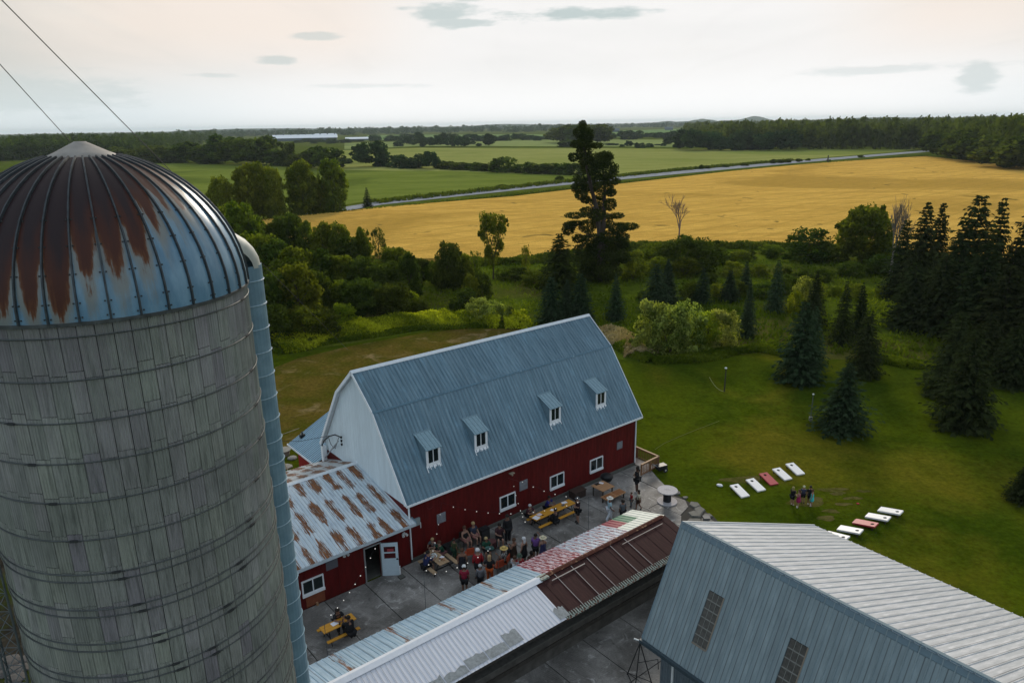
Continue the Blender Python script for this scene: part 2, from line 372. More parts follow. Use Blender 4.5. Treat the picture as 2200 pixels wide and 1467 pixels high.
# broken ends of the yard beside the lawn
BROK = M('broken_concrete', (.13, .125, .11), .9, var=.25, vscale=3)
for i, (x, y, s) in enumerate(((-1.25, -5.9, .5), (-1.55, -6.5, .55), (-2.1, -6.6, .6), (-1.75, -7.2, .45), (-2.3, -7.5, .6), (-2.9, -7.1, .55), (-.85, -4.3, .3), (-1.0, -5.0, .28), (-2.6, -8.3, .5))):
    rr = random.Random(i); n = 5; ph_ = rr.uniform(0, 6); poly = [(s*rr.uniform(.55, 1.15)*math.cos(2*PI*k/n+ph_), s*rr.uniform(.45, .95)*math.sin(2*PI*k/n+ph_)) for k in range(n)]
    mb = MB(); mb.add([(a, c, 0) for a, c in poly]+[(a*.85, c*.85, .07) for a, c in poly], [tuple(range(n, 2*n))]+[(k, (k+1) % n, n+(k+1) % n, n+k) for k in range(n)])
    ob('concrete_chunk', mb, BROK, yard, Matrix.Translation((x, y, .02)) @ Matrix.Rotation(rr.uniform(-.1, .1), 4, 'X'))
XL = [-28.4, -26.1, -23.8, -21.5, -19.15, -16.95, -14.73, -12.35, -10.1, -7.9, -5.8]
for a, c in zip(XL[:-1], XL[1:]):
    slab(a, c, -9.95, -9.15); slab(a, c, -13.2, -9.97); slab(a, c, -16.4, -13.2)

# trodden dark earth round the foot of the silo
dirt_m = ground_mat('dark_earth', (.020, .018, .014), (.045, .040, .030), .6, (.030, .040, .008), .25, bump=.05)
poly_sheet('dark_earth', [(-55, 66), (-28, 56), (-14, 24), (-8.5, 8), (-12, 2), (-50, 4)], .013, dirt_m)
# ================================================================ BARN
RED = M('red_siding', (.092, .0055, .0050), .6, var=.25, vscale=1.2, vstretch=(3, 3, .6), objrand=.08, spec=.2)
WHITE = M('white_paint', (.74, .76, .78), .55, var=.05, vscale=2)
WBOARD = M('white_board', (.62, .70, .74), .6, var=.10, vscale=1.5, vstretch=(8, 8, .4), objrand=.05)
TRIM = M('white_trim', (.60, .64, .67), .5, var=.08)
GLASS = M('window_glass', (.008, .016, .018), .08, spec=.6)
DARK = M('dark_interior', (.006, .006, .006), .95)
FOUND = M('foundation_concrete', (.095, .095, .085), .9, var=.2, vscale=2)
def blue_roof():
    m = bpy.data.materials.new('blue_roof_steel'); m.use_nodes = True; t = m.node_tree; b = NB(t); p = t.nodes['Principled BSDF']
    p.inputs['Roughness'].default_value = .42; p.inputs['Specular IOR Level'].default_value = .35
    g = b.n('ShaderNodeTexCoord').outputs['Object']; oi = b.n('ShaderNodeObjectInfo').outputs['Random']
    off = b.n('ShaderNodeCombineXYZ'); t.links.new(b.m('MULTIPLY', oi, 50), off.inputs[0]); t.links.new(b.m('MULTIPLY', oi, 31), off.inputs[1])
    v = b.vm('ADD', g, off.outputs[0])
    c = b.mix(b.ss(b.noise(b.mapping(v, (5, .55, 1)), 1.0, 5, .65), .35, .7), (.088, .160, .210), (.155, .245, .302))
    c = b.mix(b.m('MULTIPLY', b.ss(b.noise(b.mapping(v, (14, .8, 1)), 1.0, 4, .6), .60, .74), .55), c, (.26, .39, .47))
    c = b.mix(b.m('MULTIPLY', b.ss(b.noise(b.mapping(v, (2, .7, 1)), 1.0, 3, .6), .55, .8), .6), c, (.19, .34, .44))
    c = b.mix(1, c, b.lin(oi, 0, 1, .92, 1.08), 'MULTIPLY')
    c = rib_shade_lines(b, t, c, g, (.2358, .62, .022, .55))
    t.links.new(c, p.inputs['Base Color']); return m
BLUE = blue_roof()
KINK = M('dark_flashing', (.085, .165, .22), .45, var=.2, vscale=3, col2=(.22, .32, .38), fac=(.62, .68))
BLUE_TR = M('blue_flashing', (.14, .22, .265), .45, var=.1, vscale=5)
barn = thing('barn', 'large gambrel barn with blue steel roof, four dormers and dark red walls', 'barn', FB)
L, WD, EH, KY, KZ, RZ = 17.32, 9.51, 3.59, 2.644, 7.751, 9.489
OV, OE = .30, .287
# walls: front panels, foundation
FB_I = Matrix.Identity(4)
fw = ob('front_wall', MB().box((-L, .06, .2), (0, .2, 3.62)), RED, barn)
npan = 19; pw = L/npan
pm = MB(); pm.box((.004, 0, 0), (pw-.004, .06, 3.25))
for k in range(3): pm.box((pw*(k+.5)/3-.012, -.006, 0), (pw*(k+.5)/3+.012, .0, 3.25))
pme = pm.mesh('siding_panel', RED)
for i in range(npan): link('siding_panel', pme, fw, Matrix.Translation((-L+i*pw, 0, .28)))
ob('foundation', MB().box((-L-.02, -.05, 0), (.04, .1, .28)).box((-.1, .1, 0), (.04, WD, .28)), FOUND, barn)
ob('back_wall', MB().box((-L, WD-.15, 0), (0, WD, 3.6)), RED, barn)
def gprof(y, inset=.0):
    y = min(y, WD-y)
    return (EH-.12 + (KZ-EH)*(y+OE)/(KY+OE) if y < KY else KZ-.05 + (RZ-KZ)*(y-KY)/(WD/2-KY)) - .08
for x0, nm, fl in ((-L, 'gable_wall', 1), (-.12, 'gable_wall', 0)):
    poly = [(0, .2), (WD, .2)] + [(y, gprof(y)) for y in (WD, WD-KY, WD/2, KY, 0)]
    mb = MB(); n = len(poly)
    mb.add([(x0, y, z) for y, z in poly]+[(x0+.12, y, z) for y, z in poly], [tuple(range(n)), tuple(range(2*n-1, n-1, -1))]+[(i, (i+1) % n, n+(i+1) % n, n+i) for i in range(n)])
    gw = ob(nm, mb, RED, barn)
    if fl:
        nb = 32; bw = WD/nb
        for i in range(nb):
            y0, y1 = i*bw+.006, (i+1)*bw-.006; ym = (y0+y1)/2
            zl = 3.24
            mb = MB(); xo = x0-.03; xi = x0
            pts = [(y0, zl), (y1, zl), (y1, gprof(y1)), (y0, gprof(y0))]
            mb.add([(xo, y, z) for y, z in pts]+[(xi, y, z) for y, z in pts], [(3, 2, 1, 0), (0, 1, 5, 4), (1, 2, 6, 5), (2, 3, 7, 6), (3, 0, 4, 7)])
            ob('board', mb, WBOARD, gw)
# roof: deck plus individual steel sheets
roof = MB()
def seg(y0, z0, y1, z1, t=.07):
    v = Vector((0, y1-y0, z1-z0)).normalized(); nrm = Vector((0, -v.z, v.y))
    if nrm.z < 0: nrm = -nrm
    a, c = Vector((0, y0, z0)), Vector((0, y1, z1))
    o = nrm*t; X0, X1 = -L-OV, OV
    vs = [Vector((X, 0, 0))+q for X in (X0, X1) for q in (a-o, c-o, c-nrm*.004, a-nrm*.004)]
    roof.add(vs, [(0, 1, 2, 3), (7, 6, 5, 4), (0, 4, 5, 1), (1, 5, 6, 2), (2, 6, 7, 3), (3, 7, 4, 0)])
PR = [(-OE, EH), (KY, KZ), (WD/2, RZ), (WD-KY, KZ), (WD+OE, EH)]
for (a, z), (c, z2) in zip(PR[:-1], PR[1:]): seg(a, z, c, z2)
rf = ob('roof', roof, TRIM, barn)
NS = 19; sw = (L+2*OV)/NS
for k, ((a, z), (c, z2)) in enumerate(zip(PR[:-1], PR[1:])):
    low, hi = ((a, z), (c, z2)) if k < 2 else ((c, z2), (a, z))
    ln = math.hypot(hi[0]-low[0], hi[1]-low[1]); over = .05
    me = rib_sheet('roof_sheet', sw, ln, BLUE, 4, .028 if k in (0, 3) else .042, .06, -over)
    for i in range(NS):
        if k < 2: mt = axes((-L-OV+i*sw, low[0], low[1]), (1, 0, 0), (0, hi[0]-low[0], hi[1]-low[1]))
        else: mt = axes((-L-OV+(i+1)*sw, low[0], low[1]), (-1, 0, 0), (0, hi[0]-low[0], hi[1]-low[1]))
        link('roof_sheet', me, rf, mt)
ob('ridge_cap', MB().prism([(-.16, -.09), (0, .035), (.16, -.09), (.16, -.12), (0, 0), (-.16, -.12)], -L-OV-.02, OV+.02), TRIM, rf, Matrix.Translation((0, WD/2, RZ+.03)) @ Matrix.Rotation(-PI/2, 4, 'Z'))
for s in (0, 1):
    y = KY if s == 0 else WD-KY
    ob('kink_flashing', MB().box((-L-OV, -.07, -.01), (OV, .05, .034)), KINK, rf, Matrix.Translation((0, y, KZ)) @ Matrix.Rotation(R(46 if s == 0 else -46), 4, 'X'))
# rake boards and eave fascia
for X in (-L-OV-.02, OV-.02):
    mb = MB()
    for (a, z), (c, z2) in zip(PR[:-1], PR[1:]):
        v = Vector((0, c-a, z2-z)).normalized(); nn = Vector((0, -v.z, v.y)); nn = nn if nn.z > 0 else -nn
        q = [Vector((0, a, z))-nn*.14, Vector((0, c, z2))-nn*.14, Vector((0, c, z2))+nn*.03, Vector((0, a, z))+nn*.03]
        mb.add([p+Vector((X, 0, 0)) for p in q]+[p+Vector((X+.04, 0, 0)) for p in q], [(0, 1, 2, 3), (7, 6, 5, 4), (0, 4, 5, 1), (1, 5, 6, 2), (2, 6, 7, 3), (3, 7, 4, 0)])
    ob('rake_board', mb, WHITE, rf)
ob('eave_fascia', MB().box((-L-OV-.01, -OE-.05, EH-.13), (OV+.01, -OE-.015, EH-.012)), WHITE, rf)
ob('soffit', MB().box((-L-OV+.03, -OE, EH-.14), (OV-.03, .05, EH-.10)), TRIM, rf)
for x in (-L-.04, -.02):
    ob('corner_trim', MB().box((x, -.06, .25), (x+.055, .03, 3.42)), WHITE, barn)
# ground floor windows
def window(parent, x, z0, w, h, mull=1, y=-.02, sill=.22, mats=WHITE):
    fr = MB(); t = .06
    fr.box((x, y-.05, z0), (x+w, y+.02, z0+t+sill*.4)).box((x, y-.05, z0+h-t), (x+w, y+.02, z0+h))
    fr.box((x, y-.05, z0+t+sill*.4), (x+t, y+.02, z0+h-t)).box((x+w-t, y-.05, z0+t+sill*.4), (x+w, y+.02, z0+h-t))
    fo = ob('window', fr, mats, parent)
    ob('pane', MB().box((x+t, y-.012, z0+t), (x+w/2-.02, y+.0, z0+h-t)), GLASS, fo)
    ob('pane', MB().box((x+w/2+.02, y-.012, z0+t), (x+w-t, y+.0, z0+h-t)), GLASS, fo)
    ob('mullion', MB().box((x+w/2-.022, y-.045, z0+t), (x+w/2+.022, y+.015, z0+h-t)), mats, fo)
    if sill: ob('sill', MB().box((x-.02, y-.075, z0-.02), (x+w+.02, y-.052, z0+sill*.55)), mats, fo)
    return fo
for x in (-11.44, -7.60, -4.22): window(barn, x, .84, 1.14, .90)
VENT = M('grey_vent_cover', (.19, .20, .22), .7, var=.2, vscale=3)
for x, z0, w_, h_ in ((-15.68, 1.68, .55, .56), (-9.97, 1.62, .60, .60), (-1.77, 1.72, .50, .50)):
    vf = ob('vent_cover', MB().box((x, -.045, z0), (x+w_, -.018, z0+h_)), VENT, barn)
    mb = MB()
    for k in range(4): mb.box((x+.03, -.055, z0+.06+k*h_*.22), (x+w_-.03, -.0455, z0+.09+k*h_*.22))
    ob('slat', mb, VENT, vf)
# dormers
def dormer(x):
    d = .86; y0, z0 = .60, 4.84; z1 = 5.80; yb, zb = 1.66, 6.33
    body = MB(); body.add([(x, y0, z0), (x+d, y0, z0), (x+d, y0, z1), (x, y0, z1), (x, yb, zb-.03), (x+d, yb, zb-.03), (x, y0+.02, z0), (x+d, y0+.02, z0)],
                          [(0, 1, 2, 3), (0, 3, 4), (1, 5, 2), (3, 2, 5, 4)])
    bo = ob('dormer', body, BLUE_TR, barn)
    fr = MB(); t = .12
    fr.box((x-.01, y0-.05, z0), (x+t, y0-.004, z1)).box((x+d-t, y0-.05, z0), (x+d+.01, y0-.004, z1))
    fr.box((x+t, y0-.05, z0), (x+d-t, y0-.004, z0+.15)).box((x+t, y0-.05, z1-.09), (x+d-t, y0-.004, z1))
    fr.box((x+d/2-.018, y0-.04, z0+.15), (x+d/2+.018, y0-.004, z1-.09))
    ob('window_frame', fr, WHITE, bo)
    ob('pane', MB().box((x+t, y0-.015, z0+.15), (x+d-t, y0-.006, z1-.09)), GLASS, bo)
    mt = axes((x-.06, y0-.16, z1-.03), (1, 0, 0), (0, yb-y0+.16, zb-z1+.03+.02))
    ob('dormer_roof', MB().box((0, 0, 0), (d+.12, math.hypot(yb-y0+.16, zb-z1+.05), .03)), BLUE_TR, bo, mt)
    rs = rib_sheet('dormer_sheet', d+.12, math.hypot(yb-y0+.16, zb-z1+.05)-.01, DRM, 4, .03, .04)
    link('dormer_sheet', rs, bo, mt @ Matrix.Translation((0, 0, .034)))
    ob('flashing', MB().box((-.04, -.05, -.0), (d+.18, .10, .05)), BLUE_TR, bo, axes((x-.06, yb-.05, zb-.02), (1, 0, 0), (0, .5, .7)))
    # peeled white sealant under the sill, ragged lower edge lying on the roof
    mb = MB(); sl = (KZ-EH)/(KY+OE); rr = random.Random(int(-x*10)); n = 22
    top = [(x-.03+(d+.06)*i/n, y0-.01) for i in range(n+1)]
    for i in range(n):
        dd = .05+.11*rr.random()+(.10 if i == 0 else 0)
        p = [(top[i][0], y0+.0), (top[i+1][0], y0+.0), (top[i+1][0], y0-dd), (top[i][0], y0-dd*.9)]
        mb.add([(q[0], q[1]-.02, EH+(q[1]+OE)*sl+.012) for q in p], [(0, 3, 2, 1)])
    ob('sealant_streak', mb, WHITE, bo)
DRM = M('dormer_steel', (.19, .29, .34), .45, var=.12, vscale=4)
for x in (-15.76, -12.62, -7.06, -3.15): dormer(x)
# small fittings on the front wall
ob('wall_lamp', MB().box((-10.75, -.22, 3.0), (-10.45, -.03, 3.05)).tube((-10.6, -.1, 2.98), (-10.6, -.2, 2.9), .05), M('lamp_beige', (.35, .30, .22), .6), barn)
mb = MB(); pts = [(-16.05+.22*math.cos(a), -.04, 2.95+.2*math.sin(a)) for a in [PI+PI*i/8 for i in range(9)]]; mb.path(pts, .012, 4)
ob('cable_loop', mb, M('red_cable', (.12, .02, .02), .6), barn)
mb = MB(); mb.path([(-10.8, -.03, 2.75), (-10.2, -.03, 2.4), (-9.7, -.03, 2.0)], .01, 4); ob('wall_cable', mb, MATS['red_cable'], barn)

# ================================================================ LOW EXTENSION with rusted roof
def rust_roof(name, base, base2, wid=.5, per=2.45, rust1=(.22, .085, .028), rust2=(.075, .026, .012)):
    m = bpy.data.materials.new(name); m.use_nodes = True; t = m.node_tree; b = NB(t); p = t.nodes['Principled BSDF']
    p.inputs['Roughness'].default_value = .55; p.inputs['Specular IOR Level'].default_value = .3
    g = b.n('ShaderNodeTexCoord').outputs['Object']; oi = b.n('ShaderNodeObjectInfo').outputs['Random']
    off = b.n('ShaderNodeCombineXYZ'); t.links.new(b.m('MULTIPLY', oi, 50), off.inputs[0]); t.links.new(b.m('MULTIPLY', oi, .5), off.inputs[1])
    v = b.vm('ADD', g, off.outputs[0])
    c = b.mix(b.ss(b.noise(b.mapping(v, (6, .7, 1)), 1.0, 5, .6), .35, .65), base, base2)
    c = b.mix(b.m('MULTIPLY', b.ss(b.noise(b.mapping(v, (9, 1.2, 1)), 1.0, 4, .6), .58, .7), .6), c, (base[0]*.45, base[1]*.45, base[2]*.55))
    sep = b.n('ShaderNodeSeparateXYZ'); t.links.new(g, sep.inputs[0]); X, Y = sep.outputs[0], sep.outputs[1]
    # each sheet rusts in tongues that start below a lap and taper out before the next one
    yy = b.m('FRACT', b.m('ADD', b.m('DIVIDE', Y, per), b.m('ADD', b.m('MULTIPLY', oi, .30), b.m('MULTIPLY', b.noise(b.mapping(v, (5, .3, 1)), 1.0, 3), .35))))
    prof = b.m('MULTIPLY', b.ss(yy, .02, .22), b.m('SUBTRACT', 1, b.ss(yy, .72, .97)))
    xc = b.m('ADD', .43, b.m('MULTIPLY', b.m('SUBTRACT', b.m('FRACT', b.m('MULTIPLY', oi, 7.7)), .5), .26))
    big = b.noise(b.mapping(v, (1.2, .8, 1)), 1.0, 3, .5)
    edge = b.noise(b.mapping(v, (24, 1.0, 1)), 1.0, 5, .6)
    d_ = b.m('SUBTRACT', b.m('MULTIPLY', prof, b.m('MULTIPLY', b.m('SUBTRACT', big, .12), wid)), b.m('ABSOLUTE', b.m('SUBTRACT', X, xc)))
    d_ = b.m('ADD', d_, b.m('MULTIPLY', b.m('SUBTRACT', edge, .5), 1.0))
    k = b.ss(d_, .0, .06)
    fine = b.noise(b.mapping(v, (16, 1.6, 1)), 1.0, 4, .6)
    rc = b.mix(b.ss(fine, .4, .6), rust1, rust2); rc = b.mix(b.m('MULTIPLY', b.ss(fine, .55, .64), .75), rc, (.36, .31, .26))
    c = b.mix(k, c, rc)
    c = rib_shade_lines(b, t, c, g, (.1725, .75, .018, .45))
    t.links.new(c, p.inputs['Base Color']); return m
RUST = rust_roof('rusting_galvanised_steel', (.42, .50, .56), (.54, .60, .63), .56, 2.45)
RUSTB = rust_roof('rust_streaked_steel', (.50, .52, .52), (.42, .45, .46), .75, 1.6, rust1=(.26, .13, .075))
ext = thing('low_extension', 'low red building beside the barn with rusting corrugated roof and open white door', 'building', FB)
EX0, EX1, ER, EE = -26.6, -17.36, 5.5, 2.5
ERZ, EZ = 3.80, 2.46
# front wall in pieces round the doorway
fw = ob('front_wall', MB().box((EX0, .02, 0), (-19.98, .14, EZ-.02)).box((-19.12, .02, 0), (EX1, .14, EZ-.02)).box((-19.98, .02, 1.93), (-19.12, .14, EZ-.02)), RED, ext)
pm = MB(); pm.box((.004, 0, 0), (.846, .035, 2.28)); pm2 = pm.mesh('siding_panel', RED)
for i in range(10):
    x = EX0 + .86*i
    if x+.85 < -19.98 or x > -19.12: link('siding_panel', pm2, fw, Matrix.Translation((x, -.02, .12)))
link('siding_panel', pm2, fw, Matrix.Translation((-19.12, -.02, .12))); link('siding_panel', pm2, fw, Matrix.Translation((-18.26, -.02, .12)))
ob('back_wall', MB().box((EX0, 9.6, 0), (EX1, 9.72, 2.3)), RED, ext); ob('end_wall', MB().prism([(.1, 0), (9.6, 0), (9.6, 2.3), (ER, ERZ-.1), (.1, 2.4)], EX0, EX0+.12), RED, ext, Matrix(((0, 1, 0, 0), (1, 0, 0, 0), (0, 0, 1, 0), (0, 0, 0, 1))))
ob('room_floor', MB().box((-22, .14, 0), (-17.5, 3, .06)), FOUND, ext)
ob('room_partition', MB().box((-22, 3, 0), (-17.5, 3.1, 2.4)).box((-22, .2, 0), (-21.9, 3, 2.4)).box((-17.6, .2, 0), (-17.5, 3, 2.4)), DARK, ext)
dfm = MB(); dfm.box((-20.03, -.05, 0), (-19.98, .02, 1.98)).box((-19.12, -.05, 0), (-19.07, .02, 1.98)).box((-20.03, -.05, 1.93), (-19.07, .02, 1.99))
ob('door_frame', dfm, M('grey_frame', (.25, .26, .26), .6), ext)
door = MB(); dw, dh = .84, 1.88
for lo, hi in (((0, 0, 0), (dw, .045, 1.0)), ((0, 0, 1.68), (dw, .045, dh)), ((0, 0, 1.0), (.13, .045, 1.68)), ((dw-.13, 0, 1.0), (dw, .045, 1.68)), ((.13, 0, 1.30), (dw-.13, .045, 1.37))): door.box(lo, hi)
ang = math.atan2(-.50, .70)
do = ob('door', door, M('white_door', (.50, .60, .66), .5, var=.05), ext, Matrix.Translation((-19.10, -.07, .05)) @ Matrix.Rotation(ang, 4, 'Z'))
ob('pane', MB().box((.13, .015, 1.0), (dw-.13, .03, 1.30)), M('red_reflecting_glass', (.07, .012, .014), .15), do); ob('pane', MB().box((.13, .015, 1.37), (dw-.13, .03, 1.68)), MATS['red_reflecting_glass'], do)
ob('door_handle', MB().tube((dw-.07, -.05, .98), (dw-.07, -.0, .98), .03).box((dw-.10, -.07, .95), (dw+.0, -.05, 1.0)), DARK, do)
ob('door_sign', MB().box((.30, -.012, 1.40), (.62, -.002, 1.55)), M('red_sign', (.35, .05, .06), .5), do)
ob('door_stop_post', MB().box((dw+.01, -.06, 0), (dw+.07, .0, .55)), WHITE, do)
ob('doorstep', MB().box((-18.6, -.95, .05), (-18.3, -.65, .14)), FOUND, ext)
wx = window(ext, -23.34, .74, 1.10, .84, y=-.045); wx['label'] = 'white framed sliding window'
ob('boarded_patch', MB().box((-23.2, -.06, .12), (-22.25, -.03, .66)), M('brown_board', (.19, .055, .025), .7, var=.15), ext)
ob('patch_foot', MB().box((-22.75, -.16, .06), (-22.65, -.07, .22)), M('tan_wood', (.30, .17, .09), .7), ext)
ob('grey_wall_panel', MB().box((-22.05, -.06, 1.62), (-21.45, -.03, 2.12)), M('dull_grey', (.10, .10, .115), .7), ext)
rd = MB()
def slopebox(mb, x0, x1, y0, z0, y1, z1, t=.05):
    mb.add([(x, y, z+o) for x in (x0, x1) for (y, z) in ((y0, z0), (y1, z1)) for o in (-t, -.006)], [(0, 1, 3, 2), (4, 6, 7, 5), (0, 4, 5, 1), (2, 3, 7, 6), (1, 5, 7, 3), (0, 2, 6, 4)])
BY, BZ = 9.85, 2.42; FY, FZ = -.42, 2.55; RX = EX1+.14
slopebox(rd, EX0-.2, RX, FY, FZ, ER, ERZ); slopebox(rd, EX0-.2, RX, BY, BZ, ER, ERZ)
er = ob('roof', rd, TRIM, ext)
n = 11; sw2 = (RX-EX0+.2)/n
for side in (0, 1):
    yl, zl = (FY, FZ) if side == 0 else (BY, BZ)
    ln = math.hypot(ER-yl, ERZ-zl)
    me = rib_sheet('roof_sheet', sw2, ln, RUST if side == 0 else RUSTB, 5, .024, .09, -.04)
    for i in range(n):
        o = link('roof_sheet', me, er, axes((EX0-.2+i*sw2 if side == 0 else EX0-.2+(i+1)*sw2, yl, zl), (1 if side == 0 else -1, 0, 0), (0, ER-yl, ERZ-zl)))
ob('ridge_cap', MB().prism([(-.17, -.05), (0, .02), (.17, -.05), (.17, -.065), (0, 0), (-.17, -.065)], EX0-.2, RX), TRIM, er, Matrix(((0, 1, 0, 0), (1, 0, 0, ER), (0, 0, 1, ERZ+.045), (0, 0, 0, 1))))
ob('eave_fascia', MB().box((EX0-.2, FY-.07, FZ-.16), (RX, FY-.03, FZ-.02)), M('pale_fascia', (.42, .48, .52), .5, var=.1), er)
ob('rake_trim', MB().add([(RX, FY-.05, FZ-.05), (RX, ER, ERZ-.04), (RX, ER, ERZ+.05), (RX, FY-.05, FZ+.04), (RX+.05, FY-.05, FZ-.05), (RX+.05, ER, ERZ-.04), (RX+.05, ER, ERZ+.05), (RX+.05, FY-.05, FZ+.04)], [(0, 1, 2, 3), (7, 6, 5, 4), (2, 6, 7, 3), (0, 4, 5, 1), (3, 7, 4, 0)]), MATS['blue_flashing'], er)
# security cameras / lamps / meter box, each a thing of its own
WP = M('white_plastic', (.60, .62, .62), .5)
def security_light(x, z, label):
    o = thing('wall_floodlight', label, 'light', FB @ Matrix.Translation((x, -.06, z)), 'white floodlights fixed to the red wall')
    ob('mount', MB().box((-.07, -.03, -.07), (.07, .01, .07)), WP, o)
    ob('lamp_head', MB().tube((-.07, -.05, .03), (-.12, -.20, -.04), .06, .075, 8), WP, o); ob('lamp_head', MB().tube((.07, -.05, .0), (.13, -.18, -.08), .055, .07, 8), WP, o)
security_light(-17.75, 1.95, 'white twin floodlight on the red wall to the right of the open white door')
security_light(-21.05, 2.18, 'white twin floodlight under the rusted eave left of the open door')
o = thing('meter_box', 'pale grey meter box on the red wall at the tip of the rusted roof', 'meter box', FB @ Matrix.Translation((-16.95, -.1, 2.35)))
ob('box', MB().box((-.17, -.05, -.2), (.17, .06, .2)), M('meter_grey', (.22, .26, .27), .6), o); ob('conduit', MB().tube((.2, -.02, -.1), (.2, -.02, -.42), .025), WP, o)
# utility mast on the back of the extension roof
o = thing('power_mast', 'white service mast with curled black cables rising behind the rusted roof', 'mast', FB @ Matrix.Translation((-17.62, 9.3, 2.30)) @ Matrix.Rotation(-PI/2, 4, 'Z'))
IRON = M('black_iron', (.012, .013, .015), .5)
GREY = M('galvanised', (.33, .36, .38), .45, metal=.3)
ob('mast_base', MB().box((-.12, -.12, 0), (.12, .12, 1.3)), WHITE, o)
ob('mast_pipe', MB().tube((.05, 0, .5), (2.2, 0, 2.35), .040), GREY, o)
mb = MB(); mb.path([(-.05, -.08, .2), (-.08, -.08, 1.2), (.3, -.05, 1.75), (1.0, 0, 2.25), (1.8, 0, 2.62), (2.55, 0, 2.72)], .035, 5); mb.path([(.9, 0, 2.1), (1.1, 0, 1.8), (1.5, 0, 1.65), (1.75, 0, 1.9)], .018, 4); mb.path([(2.3, 0, 2.6), (2.0, 0, 2.2), (1.7, 0, 1.7)], .022, 4)
ob('cable', mb, IRON, o)
for k in range(3): ob('insulator', MB().tube((2.62, 0, 2.78-.22*k), (2.62, 0, 2.66-.22*k), .065, .045, 8), IRON, o)
m2 = MB(); m2.path([(1.4, 0, 2.45), (.4, -1.6, 2.2), (-1.5, -3.0, 2.0), (-4.2, .25, 1.0)], .014, 4); ob('service_wire', m2, IRON, o)

# ================================================================ REAR WING of the barn
wing = thing('rear_wing', 'small red wing with pale blue corrugated roof sticking out behind the barn', 'building', FB)
ob('wall', MB().box((-17.7, 9.6, 0), (-10, 13.3, 2.35)), M('bright_red_siding', (.30, .012, .014), .6, var=.15), wing)
wr = MB(); X0w, Z0w, X1w, Z1w = -18.15, 2.42, -14.2, 4.35
for sx in (0, 1):
    a, c = (X0w, X1w) if sx == 0 else (2*X1w-X0w, X1w)
    wr.add([(a, 9.56, Z0w-.05), (c, 9.56, Z1w-.05), (c, 13.6, Z1w-.05), (a, 13.6, Z0w-.05), (a, 9.56, Z0w-.006), (c, 9.56, Z1w-.006), (c, 13.6, Z1w-.006), (a, 13.6, Z0w-.006)], [(0, 1, 2, 3), (7, 6, 5, 4), (0, 4, 5, 1), (2, 6, 7, 3), (0, 3, 7, 4)])
wro = ob('roof', wr, IRON, wing)
WB = M('pale_blue_steel', (.34, .50, .60), .4, var=.12, vscale=2, vstretch=(6, .6, 1), objrand=.05, lines=(.202, .66, .014, .7))
ln = math.hypot(X1w-X0w, Z1w-Z0w); wn = 5; ww = (13.6-9.56)/wn
me = rib_sheet('roof_sheet', ww, ln, WB, 4, .05, .09, -.03)
for i in range(wn):
    link('roof_sheet', me, wro, axes((X0w, 9.56+(i+1)*ww, Z0w), (0, -1, 0), (X1w-X0w, 0, Z1w-Z0w)))
    link('roof_sheet', me, wro, axes((2*X1w-X0w, 9.56+i*ww, Z0w), (0, 1, 0), (X0w-X1w, 0, Z1w-Z0w)))
ob('gutter', MB().box((X0w-.08, 9.5, Z0w-.10), (X0w-.02, 13.65, Z0w-.0)), WHITE, wro)
ob('roof_vent', MB().box((-17.5, 13.0, 2.75), (-17.2, 13.25, 3.0)).tube((-17.35, 13.1, 2.9), (-17.35, 13.1, 3.2), .05), IRON, wing)
o = thing('lean_pole', 'thin pale pole leaning above the far corner of the rear wing roof', 'pole', FB @ Matrix.Translation((-18.1, 14.2, 0)))
ob('shaft', MB().tube((0, 0, 0), (-.9, .6, 3.9), .035), M('pale_wood', (.45, .42, .30), .7), o)
STONE = M('pale_rock', (.20, .20, .18), .9, var=.2)
def rock(u, v, r, label, name='rock', cat='rock', h=.5, m=None):
    p = G(u, v); mb = MB(); rr = random.Random(u)
    prof = [(r*.75, 0), (r, h*.25*r), (r*.9, h*.7*r), (r*.45, h*r), (r*.02, h*1.02*r)]
    mb.lathe(prof, 9); mb.v = [(x*rr.uniform(.85, 1.15), y*rr.uniform(.85, 1.15), z) for x, y, z in mb.v]
    o = ob(name, mb, m or STONE, None, Matrix.Translation(p)); tag(o, label, cat)
mb = MB(); mb.lathe([(.4, 0), (.42, .35), (.52, .36), (.52, .42), (.02, .44)], 20); o = ob('round_tank_lid', mb, STONE, None, Matrix.Translation(G(610, 977))); tag(o, 'grey round lidded well beside the silo chute behind the red wing', 'well')
rock(628, 985, .35, 'pale rock in the grass between the round well and the red wing'); rock(612, 1004, .5, 'flat pale rock at the foot of the silo chute behind the rusted roof', h=.25)
# ================================================================ LONG SHED between the yards
shed = thing('long_shed', 'long low shed roofed in white, pale blue and dark rust-brown sheets across the yard', 'shed', FS)
SW, SE, SR = 2.138, 2.20, 2.814; SX0, SX1 = -24.2, .12
sl_len = math.hypot(SW, SR-SE)
PBLUE = M('pale_blue_sheet', (.29, .40, .48), .45, lines=(.40, .98, .018, .8), var=.10, vscale=1.5, vstretch=(6, .8, 1), objrand=.05, col2=(.38, .49, .57))
PBLUE_R = rust_roof('pale_blue_sheet_rust_streaked', (.29, .40, .48), (.37, .48, .55), .26, 1.9)
WSHEET = M('white_sheet', (.56, .58, .64), .5, lines=(.2, .62, .013, .55), var=.06, vscale=1.5, vstretch=(8, .7, 1), objrand=.03, col2=(.60, .62, .68))
BROWN = M('rust_brown_sheet', (.034, .013, .013), .75, var=.22, vscale=2, vstretch=(4, .8, 1), objrand=.10, col2=(.048, .019, .018), spec=.12)
ZINC = M('bare_zinc', (.20, .225, .24), .45, metal=.2, var=.3, vscale=5)
CREAM = M('cream_sheet', (.60, .62, .55), .5, var=.08, vscale=2)
